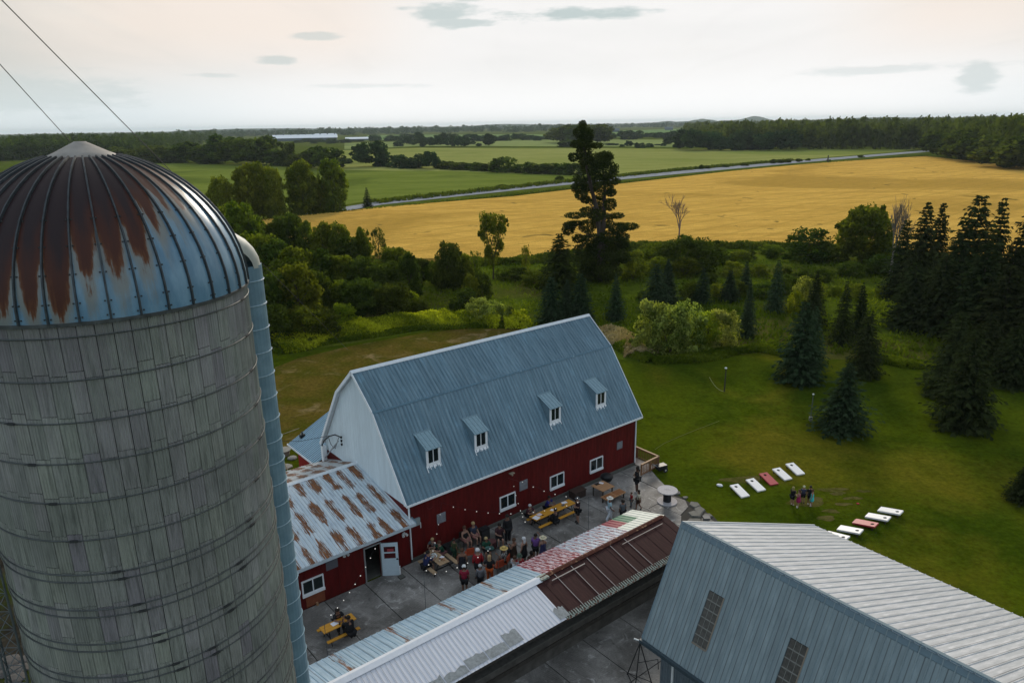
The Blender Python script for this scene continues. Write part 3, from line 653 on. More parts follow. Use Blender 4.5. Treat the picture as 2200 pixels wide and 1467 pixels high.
GREEN = M('green_sheet', (.05, .17, .10), .5, var=.15, vscale=3)
CRIM = M('crimson_sheet', (.24, .025, .045), .5, var=.2, vscale=3, vstretch=(5, 1, 1))
CHIP = M('chipped_red_paint_sheet', (.42, .48, .54), .5, col2=(.20, .035, .045), fac=(.50, .56), vscale=1.0, vstretch=(11, 2.2, 1), var=.15)
CHIP2 = M('chipped_crimson_sheet', (.46, .38, .42), .5, col2=(.20, .025, .035), fac=(.46, .52), vscale=1.3, vstretch=(9, 2.2, 1), var=.15)
SOOT = M('weathered_timber', (.045, .038, .032), .9, var=.3, vscale=3)
sb = MB(); slopebox(sb, SX0, SX1, SW, SE, 0, SR, .06); slopebox(sb, SX0, SX1, -SW, SE, 0, SR, .06)
sr = ob('roof', sb, SOOT, shed)
cw = .80
def back_mat(i, x):
    if x > -.9: return CREAM
    if x > -2.6: return CREAM
    if x > -5.2: return CHIP
    if x > -7.7: return CHIP2
    return PBLUE_R if i % 3 == 0 else PBLUE
nsh = int((SX1-SX0)/cw)+1
cache = {}
def sheet(m, y0, y1, ribs=3, wd=cw, h=.022, rw=.07):
    k = (m.name, round(y0, 2), round(y1, 2), ribs, round(wd, 2))
    if k not in cache: cache[k] = rib_sheet('roof_sheet', wd, y1, m, ribs, h, rw, y0)
    return cache[k]
for i in range(nsh):
    x1 = SX1 - i*cw; x0 = x1-cw; xm = (x0+x1)/2
    # yard side: x runs the other way so that z points up
    mt = axes((x1, SW, SE), (-1, 0, 0), (0, -SW, SR-SE))
    bm_ = back_mat(i, xm)
    if xm > -2.6:
        lowm = [CREAM, GREEN, CRIM, CRIM][min(i, 3)]
        link('roof_sheet', sheet(lowm, -.05, sl_len*.52), sr, mt); link('roof_sheet', sheet(CREAM, sl_len*.52, sl_len), sr, mt)
    else: link('roof_sheet', sheet(bm_, -.05, sl_len), sr, mt)
    # far side
    mt = axes((x0, -SW, SE), (1, 0, 0), (0, SW, SR-SE))
    if xm > -8.4: link('roof_sheet', sheet(BROWN, .14, sl_len, 1, cw, .012, .03), sr, mt)
    else: link('roof_sheet', sheet(WSHEET, -.04, sl_len, 4, cw, .016, .035), sr, mt)
    if xm > -8.4:     # pale lichen-grey corrugated fringe showing under the brown felt, with a ragged edge
        link('eave_strip', sheet(M('lichen_zinc', (.24, .28, .25), .7, var=.3, vscale=6, col2=(.10, .045, .03), fac=(.52, .6)), -.10, .20, 6, cw, .03, .08), sr, mt @ Matrix.Translation((0, 0, -.012)))
        mb = MB(); rr = random.Random(i); k = 8
        for q in range(k):
            mb.add([(q*cw/k, .16, .014), ((q+1)*cw/k, .16, .014), ((q+.5)*cw/k, .16-.15*rr.random()-.02, .014)], [(0, 2, 1)])
        ob('ragged_edge', mb, BROWN, sr, mt)
# pale seam battens on the brown side
for x in (-7.55, -6.55, -5.55, -4.0, -3.05):
    ob('batten', MB().box((x-.014, .15, .012), (x+.014, sl_len-.15, .03)), M('pale_batten', (.30, .27, .26), .6), sr, axes((0, -SW, SE), (1, 0, 0), (0, SW, SR-SE)))
ob('ridge_cap', MB().prism([(-.22, -.07), (0, .015), (.22, -.07), (.22, -.09), (0, -.005), (-.22, -.09)], SX0, -8.3), M('white_ridge', (.62, .65, .70), .5, var=.05), sr, Matrix(((0, 1, 0, 0), (1, 0, 0, 0), (0, 0, 1, SR+.05), (0, 0, 0, 1))))
ob('ridge_cap', MB().prism([(-.13, -.035), (0, .012), (.13, -.035), (.13, -.05), (0, -.005), (-.13, -.05)], -8.3, -.05), M('rusty_ridge', (.065, .020, .014), .8, var=.3, col2=(.26, .15, .09), fac=(.56, .66), vscale=4, spec=.1), sr, Matrix(((0, 1, 0, 0), (1, 0, 0, 0), (0, 0, 1, SR+.05), (0, 0, 0, 1))))
ob('batten', MB().box((-7.9, -.40, SR-.08), (-5.9, -.365, SR-.05)), MATS['pale_batten'], sr); ob('batten', MB().box((-3.4, -.40, SR-.08), (-.5, -.375, SR-.06)), MATS['pale_batten'], sr)
ob('ridge_patch', MB().box((-8.35, -.2, SR-.03), (-7.9, .15, SR+.05)), MATS['lichen_zinc'], sr)
# bare zinc patches along the far eave
FRI = axes((0, -SW, SE), (1, 0, 0), (0, SW, SR-SE))
for x0, x1, h0, h1 in ((-8.95, -8.42, .05, .62), (-11.62, -10.9, .10, .72), (-12.6, -11.66, .06, .48), (-13.55, -12.65, .1, .55), (-14.6, -13.6, .05, .40), (-15.6, -14.65, .08, .5)):
    mb = MB(); nn = 6; rr = random.Random(int(-x0*10))
    top = [(x0+(x1-x0)*k/nn, h1+rr.uniform(-.09, .06)) for k in range(nn+1)]
    for k in range(nn): mb.add([(top[k][0], h0, .022), (top[k+1][0], h0, .022), (top[k+1][0], top[k+1][1], .022), (top[k][0], top[k][1], .022)], [(0, 1, 2, 3)])
    ob('bare_patch', mb, ZINC, sr, FRI)
ob('eave_beam', MB().box((SX0, -SW+.02, SE-.20), (SX1, -SW+.10, SE-.07)), SOOT, shed)
ob('eave_beam', MB().box((SX0, SW-.10, SE-.20), (SX1, SW-.02, SE-.07)), SOOT, shed)
ob('feed_wall', MB().box((SX0, -1.62, 0), (SX1-.3, -1.42, 1.15)), M('stained_concrete', (.075, .068, .060), .9, var=.35, vscale=1.5), shed)
ob('plank_rail', MB().box((SX0, -1.68, .62), (SX1-.5, -1.63, .80)), SOOT, shed); ob('plank_rail', MB().box((SX0, -1.70, 1.155), (SX1-.4, -1.30, 1.20)), M('grey_plank', (.10, .095, .085), .9, var=.3), shed)
ob('inner_wall', MB().box((SX0, -.1, 0), (SX1-.3, .05, 2.6)), SOOT, shed)
for i in range(11): ob('post', MB().box((-.5-2.3*i, -1.4, 0), (-.38-2.3*i, -1.28, SE-.1)), SOOT, shed); ob('post', MB().box((-.5-2.3*i, 1.8, 0), (-.38-2.3*i, 1.92, SE-.1)), SOOT, shed)
ob('gable_board', MB().prism([(-SW+.1, 1.2), (SW-.1, 1.2), (SW-.1, SE-.05), (0, SR-.1), (-SW+.1, SE-.05)], SX1-.3, SX1-.22), SOOT, shed, Matrix(((0, 1, 0, 0), (1, 0, 0, 0), (0, 0, 1, 0), (0, 0, 0, 1))))

# ================================================================ GREY SHED, near right
gs = thing('grey_shed', 'near grey steel shed with steep skylit left slope and white right slope', 'shed', FG)
GW, GE, GR, GB, GBE, GX1 = 2.044, 2.60, 6.954, 10.06, 3.05, 21.0
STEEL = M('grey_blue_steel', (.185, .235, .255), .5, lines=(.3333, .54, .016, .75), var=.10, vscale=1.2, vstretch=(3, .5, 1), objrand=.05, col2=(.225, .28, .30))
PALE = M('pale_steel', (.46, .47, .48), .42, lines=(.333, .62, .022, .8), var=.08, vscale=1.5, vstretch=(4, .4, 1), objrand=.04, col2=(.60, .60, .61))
STR = M('steel_trim', (.12, .175, .21), .5, var=.08)
gb = MB(); slopebox(gb, 0, GX1, -GW, GE, 0, GR, .06); slopebox(gb, 0, GX1, GB, GBE, 0, GR, .06)
gr = ob('roof', gb, STR, gs)
gl = math.hypot(GW, GR-GE); gl2 = math.hypot(GB, GR-GBE); gw_ = .666; ng = int(GX1/gw_)
skys = [(2.02, 2.66), (5.36, 6.0), (8.7, 9.34), (12.04, 12.68)]
SK0, SK1 = 1.00, 3.03                      # along the slope from the eave
def crinkle(name, wd, ln, mat, y0=0, h=.03):
    """sheet with one standing rib at each edge"""
    prof = [(0, h), (.025, h), (.04, 0), (wd*.5-.03, 0), (wd*.5-.012, h), (wd*.5+.012, h), (wd*.5+.03, 0), (wd-.012, 0), (wd, h)]
    n = len(prof); me = bpy.data.meshes.new(name)
    me.from_pydata([(x, y0, z) for x, z in prof]+[(x, ln, z) for x, z in prof], [], [(i, i+1, n+i+1, n+i) for i in range(n-1)]); me.materials.append(mat); return me
mL = {}; 
def strip(x0, x1, a, c):
    k = (round(x1-x0, 2), round(a, 2), round(c, 2))
    if k not in mL: mL[k] = crinkle('roof_sheet', x1-x0, c, STEEL, a)
    link('roof_sheet', mL[k], gr, axes((x0, -GW, GE), (1, 0, 0), (0, GW, GR-GE)))
edges = sorted(set([round(v, 2) for s in skys for v in s]))
x = 0.0; cuts = [0.0]
bounds = [0] + edges + [GX1]
for a, c in zip(bounds[:-1], bounds[1:]):
    k = max(1, round((c-a)/gw_)); cuts += [a+(c-a)*(q+1)/k for q in range(k)]
for a, c in zip(cuts[:-1], cuts[1:]):
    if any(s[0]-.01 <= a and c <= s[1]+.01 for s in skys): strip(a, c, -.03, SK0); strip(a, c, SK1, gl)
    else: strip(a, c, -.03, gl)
SKG = M('dusty_skylight_plastic', (.060, .056, .050), .35, var=.35, vscale=4)
PUR = M('skylight_purlin', (.17, .17, .155), .7, var=.2)
for s in skys:
    so = ob('skylight', MB().box((s[0], SK0, -.004), (s[1], SK1, .0)), DARK, gs, axes((0, -GW, GE), (1, 0, 0), (0, GW, GR-GE)))
    nr = 6; rh = (SK1-SK0)/nr; wd = (s[1]-s[0])/3
    for q in range(nr):
        for k in range(3):
            ob('pane', MB().box((s[0]+k*wd+.012, SK0+q*rh+.02, .003), (s[0]+(k+1)*wd-.012, SK0+(q+1)*rh-.02, .009)), SKG, so)
        ob('purlin', MB().box((s[0], SK0+q*rh-.022, .0095), (s[1], SK0+q*rh+.022, .016)), PUR, so)
    for k in (1, 2): ob('seam', MB().box((s[0]+k*wd-.010, SK0, .0165), (s[0]+k*wd+.010, SK1, .022)), PUR, so)
    ob('frame_strip', MB().box((s[1]-.015, SK0, .023), (s[1]+.03, SK1, .04)).box((s[0], SK0-.04, .023), (s[1], SK0, .04)), M('tan_edge', (.20, .16, .12), .6), so)
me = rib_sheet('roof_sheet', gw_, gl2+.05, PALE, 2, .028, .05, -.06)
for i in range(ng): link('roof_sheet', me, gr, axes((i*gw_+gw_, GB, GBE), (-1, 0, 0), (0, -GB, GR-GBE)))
def cap(parent, x0, x1, ya, za, yb, zb, y0, z0, m):
    mb = MB(); mb.add([(x, y, z) for x in (x0, x1) for y, z in ((ya, za), (y0, z0), (yb, zb), (yb, zb-.02), (y0, z0-.02), (ya, za-.02))], [(0, 1, 7, 6), (1, 2, 8, 7), (3, 4, 10, 9), (4, 5, 11, 10), (0, 6, 11, 5), (2, 3, 9, 8), (0, 5, 4, 1), (1, 4, 3, 2), (6, 7, 10, 11), (7, 8, 9, 10)])
    return ob('ridge_cap', mb, m, parent)
for k in range(7):
    d1 = .26; cap(gr, k*3, k*3+2.99, -d1*GW/gl, GR+.05-d1*(GR-GE)/gl, d1*1.2*GB/gl2, GR+.045-d1*1.2*(GR-GBE)/gl2, 0, GR+.055, STR)
ob('rake_trim', MB().add([(-.06, -GW-.02, GE-.06), (-.06, 0, GR-.06), (-.06, 0, GR+.06), (-.06, -GW-.02, GE+.05), (-.005, -GW-.02, GE-.06), (-.005, 0, GR-.06), (-.005, 0, GR+.06), (-.005, -GW-.02, GE+.05)], [(0, 1, 2, 3), (7, 6, 5, 4), (2, 6, 7, 3), (0, 3, 7, 4)]), STR, gr)
ob('rake_trim', MB().add([(-.06, GB+.02, GBE-.06), (-.06, 0, GR-.06), (-.06, 0, GR+.05), (-.06, GB+.02, GBE+.04), (-.005, GB+.02, GBE-.06), (-.005, 0, GR-.06), (-.005, 0, GR+.05), (-.005, GB+.02, GBE+.04)], [(0, 1, 2, 3), (7, 6, 5, 4), (2, 6, 7, 3), (0, 3, 7, 4)]), M('white_rake', (.55, .56, .56), .5), gr)
ob('gutter', MB().box((-.06, -GW-.16, GE-.16), (GX1, -GW-.04, GE-.01)), M('dark_gutter', (.035, .055, .068), .5), gr)
ob('downpipe_bracket', MB().tube((-.05, -GW-.1, GE-.1), (-.25, -GW-.25, GE-.05), .03), WP, gr)
WALLM = M('wall_steel', (.12, .15, .17), .6, var=.15)
wl = ob('wall', MB().box((.2, -GW+.95, 0), (.28, GB-.3, 3.0)).box((.2, -GW+.9, 0), (2.4, -GW+.98, 2.7)).box((5.4, -GW+.9, 0), (GX1, -GW+.98, 2.7)), WALLM, gs)
me = rib_sheet('wall_sheet', .75, 2.6, WALLM, 5, .03, .07)
for i in range(3): link('wall_sheet', me, wl, axes((.2+i*.75, -GW+.89, 0), (1, 0, 0), (0, 0, 1)))
for i in range(6): link('wall_sheet', me, wl, axes((5.4+i*.75, -GW+.89, 0), (1, 0, 0), (0, 0, 1)))
ob('gable_wall', MB().prism([(-GW+.95, 2.0), (GB-.3, 2.0), (GB-.3, 2.95), (.02, GR-.12), (-GW+.95, GE+2.2-.3)], .14, .19), WALLM, gs, Matrix(((0, 1, 0, 0), (1, 0, 0, 0), (0, 0, 1, 0), (0, 0, 0, 1))))
ob('post', MB().tube((1.25, -GW+.35, 0), (1.25, -GW+.35, GE-.1), .05, n=8), WP, gs)
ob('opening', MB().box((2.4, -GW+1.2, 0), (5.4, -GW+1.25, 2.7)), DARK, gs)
o = thing('scaffold_rack', 'dark spindly metal rack under the corner of the grey shed roof', 'rack', FG @ Matrix.Translation((-.1, -GW-.25, .05)))
for px_, py_ in ((0, 0), (.1, .9), (-.9, .5)): ob('leg', MB().tube((px_, py_, 0), (0, .2, 2.3), .022), IRON, o)
mb = MB(); mb.path([(-.9, .5, .1), (0, 0, .15), (.1, .9, .1), (-.9, .5, .1)], .02, 4); mb.path([(0, .1, 1.4), (.6, .6, 1.7), (.9, .3, 1.6)], .018, 4); ob('brace', mb, IRON, o)
tag(ob('roof_vent_box', MB().box((-.15, -.15, 0), (.15, .15, .34)).box((-.19, -.19, .34), (.19, .19, .39)), M('grey_box', (.14, .14, .14), .7), None, Matrix.Translation(G(1517, 1123))), 'small grey box standing in the grass behind the grey shed ridge', 'box')

# ================================================================ SILO
SA, SD, SRAD, SZR = R(-29.5), 16.5, 2.65, 18.95
SCX, SCY = math.sin(SA)*SD, math.cos(SA)*SD
FSI = frame(SCX, SCY, math.atan2(-SCY, -SCX))     # x axis points at the camera
silo = thing('silo', 'tall concrete stave silo with rust-streaked blue metal dome', 'silo', FSI)
def stave_mat():
    m = bpy.data.materials.new('concrete_stave'); m.use_nodes = True; t = m.node_tree; b = NB(t); p = t.nodes['Principled BSDF']
    p.inputs['Roughness'].default_value = .85; p.inputs['Specular IOR Level'].default_value = .2
    g = b.n('ShaderNodeTexCoord').outputs['Object']; ps = b.n('ShaderNodeNewGeometry').outputs['Position']; oi = b.n('ShaderNodeObjectInfo').outputs['Random']
    cr = b.n('ShaderNodeValToRGB'); t.links.new(oi, cr.inputs[0]); e = cr.color_ramp.elements
    cols = [(0, (.255, .262, .240)), (.25, (.300, .312, .275)), (.45, (.275, .278, .260)), (.62, (.315, .308, .298)), (.78, (.320, .330, .285)), (.92, (.262, .240, .262)), (1, (.350, .345, .320))]
    e[0].position, e[0].color = cols[0][0], (*cols[0][1], 1); e[1].position, e[1].color = 1, (*cols[-1][1], 1)
    for ps_, c_ in cols[1:-1]: q = e.new(ps_); q.color = (*c_, 1)
    off = b.n('ShaderNodeCombineXYZ'); t.links.new(b.m('MULTIPLY', oi, 40), off.inputs[1]); t.links.new(b.m('MULTIPLY', oi, 90), off.inputs[2])
    v = b.vm('ADD', g, off.outputs[0])
    c = b.mix(b.m('MULTIPLY', b.ss(b.noise(b.mapping(v, (1, 14, 1.1)), 1.0, 5, .65), .45, .72), .55), cr.outputs[0], (.055, .060, .052))
    c = b.mix(b.m('MULTIPLY', b.ss(b.noise(b.mapping(v, (1, 20, 1.6), loc=(0, 9, 4)), 1.0, 5, .6), .58, .75), .5), c, (.30, .29, .28))
    sep = b.n('ShaderNodeSeparateXYZ'); t.links.new(ps, sep.inputs[0])
    top = b.m('MULTIPLY', b.ss(sep.outputs[2], 15.5, 18.6), b.ss(b.noise(b.mapping(ps, (2, 2, .3)), 1.6, 4, .6), .42, .62))
    c = b.mix(b.m('MULTIPLY', top, .4), c, (.27, .24, .26))
    c = b.mix(1, c, b.lin(b.noise(ps, .5, 4, .6), .3, .7, .78, 1.2), 'MULTIPLY')
    so = b.n('ShaderNodeSeparateXYZ'); t.links.new(g, so.inputs[0])
    rb_ = b.ss(b.m('COSINE', b.m('MULTIPLY', so.outputs[1], 2*PI*5/.276)), .0, 1.0)
    c = b.mix(b.m('MULTIPLY', rb_, b.lin(b.noise(b.mapping(v, (1, 1, .8)), 2.0, 3), .35, .65, .15, .55)), c, (.09, .095, .085))  # dark stripes along the stave ribs, rib shading put into the colour
    t.links.new(c, p.inputs['Base Color'])
    bn = b.n('ShaderNodeBump'); bn.inputs['Strength'].default_value = .5; bn.inputs['Distance'].default_value = .01
    t.links.new(b.noise(g, 18, 4, .7), bn.inputs['Height']); t.links.new(bn.outputs[0], p.inputs['Normal'])
    return m
STV = stave_mat(); JOINT = M('stave_joint', (.028, .030, .028), .95)
NST = 60; SH = .762; sang = 2*PI/NST; swd = 2*SRAD*math.tan(sang/2)
ob('core', MB().lathe([(SRAD-.07, 0), (SRAD-.07, SZR)], 72), JOINT, silo)
prof = []; K = 5; g_ = .008
for k in range(K+1):
    y = -swd/2+g_+(swd-2*g_)*k/K; prof.append((-.016, y))
    if k < K: prof.append((.010, y+(swd-2*g_)/K*.5))
def stave_mesh(h):
    n = len(prof); vs = []
    for z in (.007, h-.007): vs += [(d, y, z) for d, y in prof]
    vs += [(-.05, prof[0][1], .007), (-.05, prof[-1][1], .007), (-.05, prof[0][1], h-.007), (-.05, prof[-1][1], h-.007)]
    fs = [(i, i+1, n+i+1, n+i) for i in range(n-1)] + [tuple([2*n]+list(range(n))+[2*n+1]), tuple([2*n+2]+list(range(n, 2*n))+[2*n+3]), (0, n, 2*n+2, 2*n), (n-1, 2*n+1, 2*n+3, 2*n-1)]
    me = bpy.data.meshes.new('stave'); me.from_pydata(vs, [], fs); me.materials.append(STV); return me
STM = stave_mesh(SH)
STT = {}
rr = random.Random(5)
rest = MB(); cand = []
nrow = 25
for c_ in range(NST):
    a = (c_+.5)*sang; off = (.10 if c_ % 2 else 0) + rr.choice((0, 0, .03, -.03))
    for r_ in range(nrow+1):
        z1 = SZR - .30 - r_*SH + off + .10
        if r_ == 0: z1 = SZR-.0; 
        z0 = SZR - .30 - (r_+1)*SH + off + .10 if r_ else SZR-.30-SH+off+.10
        z0 = max(z0, .0)
        if z1-z0 < .05: continue
        aa = a if a < PI else a-2*PI
        vis = math.cos(aa) > .10 and z1 > 8.2
        cand.append((vis, abs(aa), a, z0, z1))
vis = sorted([c for c in cand if c[0]], key=lambda c: (22-c[3])**1.0 * .35/ max(math.cos(c[1]), .05))[:300]
vs_set = set(id(c) for c in vis)
for c in cand:
    _, _, a, z0, z1 = c; h = round(z1-z0, 3); rad = SRAD + rr.uniform(-.004, .004)
    mt = Matrix.Rotation(a, 4, 'Z') @ Matrix.Translation((rad, 0, z0))
    if id(c) in vs_set:
        if h not in STT: STT[h] = stave_mesh(h)
        link('stave', STT[h], silo, mt)
    else:
        m_ = STT.get(h) or STT.setdefault(h, stave_mesh(h))
        rest.add([mt @ v.co for v in m_.vertices], [tuple(p.vertices) for p in m_.polygons])
ro = link('stave', rest.mesh('stave_rest', STV), silo); tag(ro, kind='stuff')
HOOP = M('hoop_steel', (.075, .082, .080), .6, metal=.2, var=.2)
LUG = M('lug_iron', (.035, .037, .038), .6)
def ring(z, r=.014, rad=SRAD+.018, n=72):
    mb = MB(); vs = []; k = 5
    for i in range(n):
        a = 2*PI*i/n
        for j in range(k):
            b_ = 2*PI*j/k; vs.append(((rad+r*math.cos(b_))*math.cos(a), (rad+r*math.cos(b_))*math.sin(a), z+r*math.sin(b_)))
    mb.add(vs, [(i*k+j, ((i+1) % n)*k+j, ((i+1) % n)*k+(j+1) % k, i*k+(j+1) % k) for i in range(n) for j in range(k)])
    return mb
lugm = MB(); lugm.box((-.0, -.07, -.018), (.04, .07, .018)).box((0, -.10, -.008), (.025, .10, .008)).tube((.025, -.14, 0), (.025, .14, 0), .009, n=5); lugme = lugm.mesh('lug', LUG)
spir = {}
for r_ in range(nrow):
    zc = SZR-.30-.06-r_*SH*1.0
    zz = [zc+.11] if r_ < 6 else [zc+.16, zc+.0]
    if zc < .3: continue
    for q, z in enumerate(zz):
        h = ob('hoop', ring(z, .015), HOOP, silo)
        # lugs step round the silo in spirals
        for base, st in ((R(-52 + (0 if r_ < 6 else 8)), R(5)), (R(62), R(-9.2)),):
            a = base + (r_*st if base < 0 else max(r_-4, 0)*st) + R(1.5*q)
            link('lug', lugme, h, Matrix.Rotation(a, 4, 'Z') @ Matrix.Translation((SRAD+.01, 0, z)))
# dome
def dome_mat():
    m = bpy.data.materials.new('dome_panel_steel'); m.use_nodes = True; t = m.node_tree; b = NB(t); p = t.nodes['Principled BSDF']
    uv = b.n('ShaderNodeUVMap', uv_map='UVMap').outputs[0]; lm = b.n('ShaderNodeUVMap', uv_map='limit').outputs[0]
    s1 = b.n('ShaderNodeSeparateXYZ'); t.links.new(uv, s1.inputs[0]); u, v = s1.outputs[0], s1.outputs[1]
    s2 = b.n('ShaderNodeSeparateXYZ'); t.links.new(lm, s2.inputs[0]); lim, kk = s2.outputs[0], s2.outputs[1]
    off = b.n('ShaderNodeCombineXYZ'); t.links.new(b.m('MULTIPLY', b.n('ShaderNodeObjectInfo').outputs['Random'], 50), off.inputs[2]); t.links.new(b.m('MULTIPLY', u, 1.2), off.inputs[0]); t.links.new(b.m('MULTIPLY', v, 3.0), off.inputs[1])
    nz = b.m('SUBTRACT', b.noise(off.outputs[0], 2.2, 4, .6), .5)
    # rust hangs down each sheet as a tongue: lowest along its middle
    cen = b.m('ABSOLUTE', b.m('SUBTRACT', u, .5))
    d = b.m('SUBTRACT', b.m('SUBTRACT', v, lim), b.m('MULTIPLY', b.m('POWER', b.m('MULTIPLY', cen, 2), 1.7), .30))
    so_ = b.n('ShaderNodeCombineXYZ'); t.links.new(b.m('MULTIPLY', u, 11), so_.inputs[0]); t.links.new(b.m('MULTIPLY', v, 1.6), so_.inputs[1]); t.links.new(b.m('MULTIPLY', b.n('ShaderNodeObjectInfo').outputs['Random'], 33), so_.inputs[2])
    d = b.m('ADD', d, b.m('MULTIPLY', b.m('SUBTRACT', b.noise(so_.outputs[0], 1.0, 5, .6), .5), .22))
    d = b.m('ADD', d, b.m('MULTIPLY', nz, .34))
    blue = b.mix(b.ss(b.noise(off.outputs[0], 1.5, 4, .6), .35, .7), (.085, .185, .275), (.155, .275, .37))
    stain = b.m('MULTIPLY', b.ss(d, -.22, -.02), .75)
    c = b.mix(stain, blue, (.17, .15, .11))
    rust = b.mix(b.ss(d, .0, .12), (.12, .045, .016), (.060, .018, .010)); rust = b.mix(b.ss(d, .10, .40), rust, (.022, .012, .013))
    rust = b.mix(kk, rust, (.16, .10, .075))
    k = b.ss(d, -.015, .045); c = b.mix(k, c, rust); t.links.new(c, p.inputs['Base Color'])
    t.links.new(b.mix(k, (.32,)*3, (.55,)*3), p.inputs['Roughness']); t.links.new(b.mix(k, (.45,)*3, (.22,)*3), p.inputs['Specular IOR Level'])
    return m
DM = dome_mat(); ND = 36; DR = SRAD+.03; cap_r = .64
th_top = math.acos(cap_r/DR)
NV = 14
RIBM = M('dome_rib', (.045, .052, .057), .45, metal=.3, var=.3, vscale=6)
def dpt(a, th, r=0): return Vector(((DR+r)*math.cos(th)*math.cos(a), (DR+r)*math.cos(th)*math.sin(a), SZR+(DR+r)*math.sin(th)*1.0))
ribm = MB()
for k in range(NV):
    th, t2 = th_top*k/NV, th_top*(k+1)/NV
    A, B_ = dpt(0, th), dpt(0, t2); nA = dpt(0, th, .045)-A; nB = dpt(0, t2, .045)-B_
    w1, w2 = .018, .018; Y = Vector((0, 1, 0))
    ribm.add([A-Y*w1, A+Y*w1, A+nA+Y*w1*.7, A+nA-Y*w1*.7, B_-Y*w2, B_+Y*w2, B_+nB+Y*w2*.7, B_+nB-Y*w2*.7], [(0, 1, 5, 4), (1, 2, 6, 5), (2, 3, 7, 6), (3, 0, 4, 7)] + ([(3, 2, 1, 0)] if k == 0 else []))
ribme = ribm.mesh('dome_rib', RIBM)
boltm = MB()
for th in (.03, .12, .30, .48, .66):
    for sg in (-1, 1):
        P = dpt(sg*.018, th, .006); boltm.box(tuple(P-Vector((.012,)*3)), tuple(P+Vector((.012,)*3)))
boltme = boltm.mesh('bolt', LUG)
rr = random.Random(9)
for i in range(ND):
    a0 = 2*PI*i/ND; a1 = a0+2*PI/ND
    am = (a0+a1)/2; aw = am if am < PI else am-2*PI       # 0 faces the camera, positive = image right
    deg = math.degrees(aw)
    lim = np.interp(deg, [-180, -60, -20, -13, -5, 5, 15, 21, 27, 37, 50, 65, 90, 180], [.1, .0, .0, .02, .11, .17, .21, .36, .42, .47, .54, .64, .9, .1]) + rr.uniform(-.05, .05)
    pale = np.interp(deg, [-180, 22, 40, 55, 100, 180], [0, 0, .45, .9, .9, 0])
    vs, uvs = [], []
    for k in range(NV+1):
        for j in range(5):
            a = a0+(a1-a0)*j/4; pil = .012*math.sin(PI*j/4)
            vs.append(dpt(a, th_top*k/NV, pil)); uvs.append((j/4, k/NV))
    fs = [(k*5+j, k*5+j+1, (k+1)*5+j+1, (k+1)*5+j) for k in range(NV) for j in range(4)]
    me = bpy.data.meshes.new('dome_panel'); me.from_pydata(vs, [], fs); me.materials.append(DM)
    l1 = me.uv_layers.new(name='UVMap'); l2 = me.uv_layers.new(name='limit')
    for lp in me.loops: l1.data[lp.index].uv = uvs[lp.vertex_index]; l2.data[lp.index].uv = (lim, pale)
    me.polygons.foreach_set('use_smooth', [True]*len(me.polygons))
    link('dome_panel', me, silo); rb = link('dome_rib', ribme, silo, Matrix.Rotation(a0, 4, 'Z')); tag(link('bolt', boltme, rb), kind='stuff')
ob('dome_rim', MB().lathe([(SRAD-.02, SZR-.06), (DR+.025, SZR-.055), (DR+.028, SZR+.0), (DR-.01, SZR+.012)], 72), M('rim_iron', (.06, .065, .065), .6, var=.4, vscale=3), silo)
CAPM = M('cap_fibreglass', (.27, .25, .225), .6, var=.15, vscale=2, col2=(.30, .22, .19), fac=(.5, .7))
zc = SZR+DR*math.sin(th_top)
ob('dome_cap', MB().lathe([(cap_r+.02, zc-.03), (cap_r+.02, zc), (cap_r*.72, zc+.09), (cap_r*.36, zc+.21), (.13, zc+.26), (.10, zc+.28), (.02, zc+.28)], 40), CAPM, silo, smooth=True)
# chute behind the right side, with its hood
pr = Vector((math.cos(SA), -math.sin(SA), 0)); bk = Vector((math.sin(SA), math.cos(SA), 0))
CH = Vector((SCX, SCY, 0)) + pr*2.84 + bk*1.38
chute = thing('silo_chute', 'ribbed pale blue chute running down the far side of the silo under a white hood', 'chute', Matrix.Translation(CH))
CHB = M('chute_blue', (.125, .21, .265), .45, var=.12, vscale=1.5, col2=(.155, .245, .30))
CR_ = .46; ctop = 18.95
ob('tube', MB().lathe([(CR_, 0), (CR_, ctop), (.02, ctop)], 28), CHB, chute, smooth=False)
def ringm(rad, z, r=.016, n=28):
    return ring(z, r, rad, n)
for k in range(32): ob('band', ringm(CR_+.008, ctop-.35-k*.58), M('chute_band', (.24, .34, .40), .45), chute)
HOOD = M('hood_white', (.36, .37, .33), .55, var=.15, vscale=3)
mb = MB(); n = 14; K = 7; d = (Vector((SCX, SCY, 0))-CH); d.z = 0; d.normalize(); sdv = Vector((-d.y, d.x, 0)); vs = []
for k in range(K+1):
    a = (PI/2)*k/K*1.05
    c_ = Vector((0, 0, ctop-.05)) + d*(.95*(1-math.cos(a))) + Vector((0, 0, 1))*(.62*math.sin(a))
    nrm = Vector((0, 0, 1))*math.sin(a) + (-d)*math.cos(a)
    for i in range(n):
        b_ = PI*i/(n-1); vs.append(c_ + sdv*(.47*math.cos(b_)) + nrm*(.42*math.sin(b_)) )
mb.add(vs, [(k*n+i, k*n+i+1, (k+1)*n+i+1, (k+1)*n+i) for k in range(K) for i in range(n-1)])
ob('hood', mb, HOOD, chute, smooth=True)
wc = -bk*.44 - pr*.12
wheel = ring(0, .018, .12, 20); wheel.tube((-.12, 0, 0), (.12, 0, 0), .012, n=4).tube((0, -.12, 0), (0, .12, 0), .012, n=4).tube((0, 0, -.05), (0, 0, .06), .05, n=8)
ob('pulley', wheel, GREY, chute, axes(wc+Vector((0, 0, ctop-.14)), pr, (0, 0, 1)))
